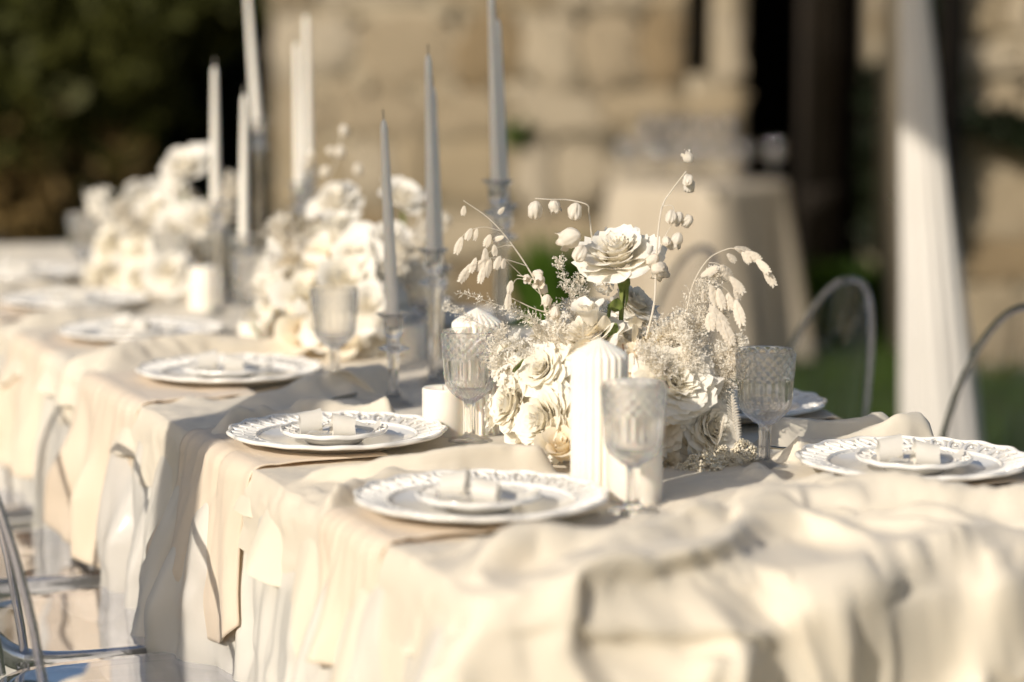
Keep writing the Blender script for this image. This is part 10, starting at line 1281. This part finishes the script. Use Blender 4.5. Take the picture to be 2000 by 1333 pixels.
plume([(1000, 740, 3.46), (960, 690, 3.46), (985, 640, 3.46)], .024, 110, 13, .010, .0011)
put('fern_frond', FERN, None, A1, L1(1440, 868, 3.35), quat_z((-.22, -.1, .95), .2), 1.0)
put('fern_frond', FERN, None, A1, L1(1395, 880, 3.36), quat_z((.35, -.1, .9), .5), .7)
def stem(pts, rad, L=L1, par=A1, m='bleached', n=24):
    q = spline([L(*p) for p in pts], n); put('dried_stem', MB().add(*tube(q, [rad*(1-.5*i/n) for i in range(n+1)], 7)).mesh('dried_stem'), M[m], par); return q
def hang_oats(q, f0, f1, n, seed, par=A1, big=1.0, twig=.02):
    r = random.Random(seed)
    for k in range(n):
        f = f0+(f1-f0)*(k+.5)/n; i = min(int(f*(len(q)-1)), len(q)-2); p = q[i]; d = (q[i+1]-q[i]).normalized()
        put('spikelet', r.choice(OAT), None, par, p+Vector((r.uniform(-.002, .002), r.uniform(-.006, .006), 0)), (r.uniform(-.4, .4), (r.uniform(-.35, .35)-.6*d.x), r.uniform(-.9, .9)), big*r.uniform(.8, 1.15))
# left sea-oat spray
stem([(1075, 640, 3.44), (1050, 560, 3.43), (1010, 492, 3.42), (960, 432, 3.41), (905, 392, 3.40)], .0013)
def oats(px, py, ang, Y_, big, par=A1, L=L1, spin=None):
    put('spikelet', random.choice(OAT), None, par, L(px, py, Y_), (random.uniform(-.2, .2), math.radians(ang), random.uniform(-.5, .5) if spin is None else spin), big)
for a_ in ([(980, 452, 3.41), (945, 444, 3.40), (915, 452, 3.39), (895, 470, 3.39)], [(1000, 480, 3.41), (985, 480, 3.41), (960, 490, 3.40), (945, 505, 3.40)], [(1030, 520, 3.42), (990, 508, 3.41), (950, 505, 3.40), (915, 520, 3.40)], [(1055, 575, 3.43), (1010, 530, 3.42), (985, 505, 3.41)], [(1050, 560, 3.43), (1010, 545, 3.42), (995, 580, 3.42)]):
    stem(a_, .0005)
for px, py, ang, b_ in ((921, 446, 25, 1.0), (903, 462, 22, 1.2), (932, 446, 15, .8), (958, 458, 25, 1.1), (948, 484, 2, 1.2), (965, 478, -5, .9), (958, 505, 12, 1.2), (930, 503, 20, 1.0), (922, 515, 32, 1.4), (977, 500, 22, 1.1), (985, 505, 10, .8), (940, 508, 16, 1.0), (945, 520, 14, 1.1), (999, 548, 12, 1.0), (994, 570, 5, 1.1), (985, 462, 70, .8), (985, 405, 40, .7), (907, 402, 10, .8)):
    oats(px, py, ang, 3.405, b_)
# pods cluster on the crooked stem lower left
stem([(1090, 622, 3.44), (1065, 585, 3.44), (1062, 565, 3.43), (1040, 545, 3.42), (1010, 538, 3.42)], .0014)
stem([(1085, 615, 3.44), (1045, 604, 3.43), (1000, 583, 3.42)], .0012)
for px, py, ang, b_, mk in ((1052, 540, 60, 1.0, 1), (1070, 575, 10, .9, 1), (1040, 535, 90, .8, 0), (1084, 598, 20, .9, 2), (1063, 556, -30, .8, 2), (1025, 540, 70, .7, 1)):
    put('papery_pod', POD[mk], None, A1, L1(px, py, 3.43), (.2, math.radians(ang), random.uniform(0, 3)), b_)
# arched stem with hanging pods, upper middle
stem([(1158, 480, 3.45), (1153, 440, 3.44), (1150, 415, 3.44), (1146, 400, 3.43), (1110, 391, 3.43), (1075, 390, 3.42), (1045, 388, 3.42)], .0013, n=36)
for px, py, ang, b_, mk in ((1048, 393, 8, 1.30, 0), (1080, 389, -15, 1.0, 1), (1126, 396, -8, 1.25, 2)):
    put('papery_pod', POD[mk], None, A1, L1(px, py, 3.425), (.1, math.radians(ang), random.uniform(0, 3)), b_)
put('papery_pod', POD[1], None, A1, L1(1133, 458, 3.40), (.9, math.radians(60), .4), 1.7); put('papery_pod', POD[0], None, A1, L1(1140, 480, 3.40), (.6, math.radians(20), 2), 1.3)
# tall stem with papery pods, right of the tall rose
stem([(1262, 662, 3.40), (1278, 590, 3.40), (1281, 520, 3.40), (1286, 450, 3.40), (1294, 402, 3.40), (1312, 372, 3.40), (1340, 335, 3.40)], .0017, n=40)
stem([(1295, 403, 3.40), (1312, 402, 3.40), (1318, 415, 3.40)], .0007); stem([(1284, 500, 3.40), (1300, 460, 3.40), (1312, 440, 3.4)], .0006)
for px, py, ang, b_, mk, rx in ((1350, 318, 150, .85, 1, .2), (1345, 342, 40, .95, 0, .3), (1352, 352, -20, 1.0, 2, .4), (1312, 410, 10, 1.0, 0, .2), (1330, 415, -30, .95, 1, .3), (1350, 425, -55, 1.05, 2, .3), (1328, 455, -10, 1.1, 1, .4), (1298, 462, 30, .8, 0, .5), (1300, 472, -60, .9, 2, .1), (1284, 500, -50, 1.0, 1, .5), (1272, 525, -80, .9, 1, .2), (1280, 515, -20, 1.5, 1, -.9)):
    put('papery_pod', POD[mk], None, A1, L1(px, py, 3.395), (rx, math.radians(ang), random.uniform(0, 3)), b_)
# right sea-oat spray
stem([(1330, 680, 3.42), (1345, 590, 3.41), (1358, 545, 3.40), (1385, 505, 3.40), (1420, 487, 3.40), (1440, 486, 3.39)], .0011, n=30)
for a_ in ([(1440, 486, 3.39), (1470, 497, 3.39), (1495, 525, 3.39)], [(1385, 513, 3.40), (1405, 517, 3.39), (1430, 540, 3.39)], [(1362, 545, 3.40), (1400, 553, 3.39), (1430, 580, 3.39), (1445, 620, 3.39)], [(1362, 545, 3.40), (1380, 580, 3.39), (1400, 620, 3.39)], [(1365, 548, 3.4), (1385, 555, 3.39), (1400, 570, 3.39)]):
    stem(a_, .0005)
for px, py, ang, b_ in ((1434, 484, -72, 1.3), (1455, 492, -60, 1.4), (1475, 505, -48, 1.3), (1490, 522, -32, 1.4), (1449, 492, -35, 1.1), (1420, 496, -48, 1.0), (1408, 518, -42, 1.5), (1425, 540, -40, 1.4), (1437, 548, -12, 1.3), (1368, 540, -118, 1.2), (1388, 556, -14, 1.4), (1402, 562, -14, 1.4), (1422, 572, -6, 1.4), (1436, 585, -16, 1.7), (1446, 608, -8, 1.2), (1386, 596, -32, 2.2), (1410, 625, -22, 1.8), (1385, 610, -6, 1.5), (1375, 565, -5, 1.0)):
    oats(px, py, ang, 3.39, b_)
put('spikelet', OAT[0], None, A1, L1(1352, 668, 3.38), (0, math.radians(-70), 0), .8)

# the two blurred arrangements farther along the table
def far_arr(label, base, w, d, h, n, seed, tops):
    loc = W(base[0], base[1], TOP+.006); A = arrangement(label, loc); r = random.Random(seed)
    for k in range(n):
        a = r.uniform(0, 2*math.pi); e = math.asin(r.uniform(-.05, .98)); dd = Vector((math.cos(a)*math.cos(e), math.sin(a)*math.cos(e), math.sin(e)))
        j = r.uniform(.78, 1.02); loc_ = Vector((dd.x*w*j*(1-.25*dd.z), dd.y*d*j, .03+dd.z*h*j)); loc2 = Vector((VX*loc_.x-VY*loc_.y, VY*loc_.x+VX*loc_.y, loc_.z))
        f = Vector((VX*dd.x-VY*dd.y, VY*dd.x+VX*dd.y, dd.z+.25)); kind, i = r.choice([('low', 0), ('low', 1), ('low', 2), ('garden_rose', 0), ('rose_bud', 1)])
        sc = r.uniform(.034, .055)/.8
        put({'low': 'rose', 'garden_rose': 'garden_rose', 'rose_bud': 'rose_bud'}[kind], R_[(kind, i, r.choice(['petal', 'petal', 'petal_white', 'petal_warm']))], None, A, loc2-f.normalized()*sc*.4, quat_z(f, r.uniform(0, 6)), sc*(1.7 if kind == 'rose_bud' else 1))
    LA = lambda px, py, Y_: P(px, py, Y_)-loc
    for (px, py, rp, Y_, fc, st_) in tops:
        fl('low', r.randrange(3), 'petal_white', px, py, rp, Y_, fc, A, LA)
        if st_: put('rose_stem', MB().add(*tube(spline([LA(px, py+rp*.8, Y_), LA(px+6, py+rp*1.5, Y_), LA(px+10, st_, Y_)], 8), .0035, 8)).mesh('rose_stem'), M['stem_green'], A)
    for k in range(24):
        a = r.uniform(0, 6.28); z = r.uniform(0, h)
        put('hydrangea', r.choice(HYD), None, A, (math.cos(a)*w*.8, math.sin(a)*d*.8, z), quat_z((math.cos(a), math.sin(a), .5)), r.uniform(.7, 1.1)) if k < 9 else put('leaf' if k % 5 else 'green_leaf', r.choice(LEAF) if k % 5 else GLEAF, None, A, (math.cos(a)*w*.95, math.sin(a)*d*.95, z), quat_z((math.cos(a), math.sin(a), 1)), r.uniform(1, 1.6))
    return A, LA
A2, L2 = far_arr('blurred cream flower arrangement behind the three shaded candles', (1.50, 4.42), .15, .27, .20, 46, 5,
   [(652, 388, 50, 4.75, (-.3, -.5, .8), 520), (785, 378, 46, 4.6, (.2, -.5, .8), 500), (690, 498, 58, 4.45, (-.3, -.8, .5), 0), (556, 500, 42, 4.8, (-.5, -.6, .6), 0), (765, 470, 45, 4.55, (.1, -.8, .6), 0), (640, 560, 50, 4.5, (-.4, -.8, .3), 0), (720, 600, 55, 4.35, (0, -.9, .3), 0), (620, 640, 45, 4.4, (-.5, -.8, .1), 0)])
A3, L3 = far_arr('farthest blurred flower arrangement at the left with one tall rose', (1.47, 5.62), .16, .30, .22, 46, 9,
   [(356, 318, 52, 5.5, (-.2, -.6, .8), 470), (300, 410, 48, 5.5, (-.5, -.6, .6), 0), (345, 450, 52, 5.4, (-.1, -.9, .4), 0), (270, 470, 42, 5.6, (-.6, -.6, .3), 0), (400, 430, 45, 5.4, (.2, -.8, .6), 0), (330, 530, 50, 5.3, (0, -.9, .3), 0)])
for (LA, A_, pl) in ((L2, A2, [(612, 300), (640, 290), (668, 285), (698, 320), (670, 245), (640, 325), (600, 310)]),):
    stem([(660, 480, 4.7), (640, 380, 4.7), (660, 300, 4.7), (672, 240, 4.7)], .0014, LA, A_)
    for px, py in pl: put('papery_pod', random.choice(POD), None, A_, LA(px, py, 4.7), (random.uniform(0, 1), random.uniform(-1, 1), 0), 1.15)
plume([(750, 560, 4.4), (790, 480, 4.4), (870, 430, 4.4)], .05, 80, 51, .02, .003, 1, L2, A2)
plume([(600, 520, 4.6), (560, 470, 4.6), (540, 430, 4.6)], .05, 80, 52, .02, .003, 1, L2, A2)
plume([(400, 470, 5.4), (440, 400, 5.4), (455, 340, 5.4)], .05, 90, 53, .02, .003, 1, L3, A3)
plume([(300, 470, 5.4), (250, 430, 5.4), (230, 400, 5.4)], .05, 90, 54, .02, .003, 1, L3, A3)
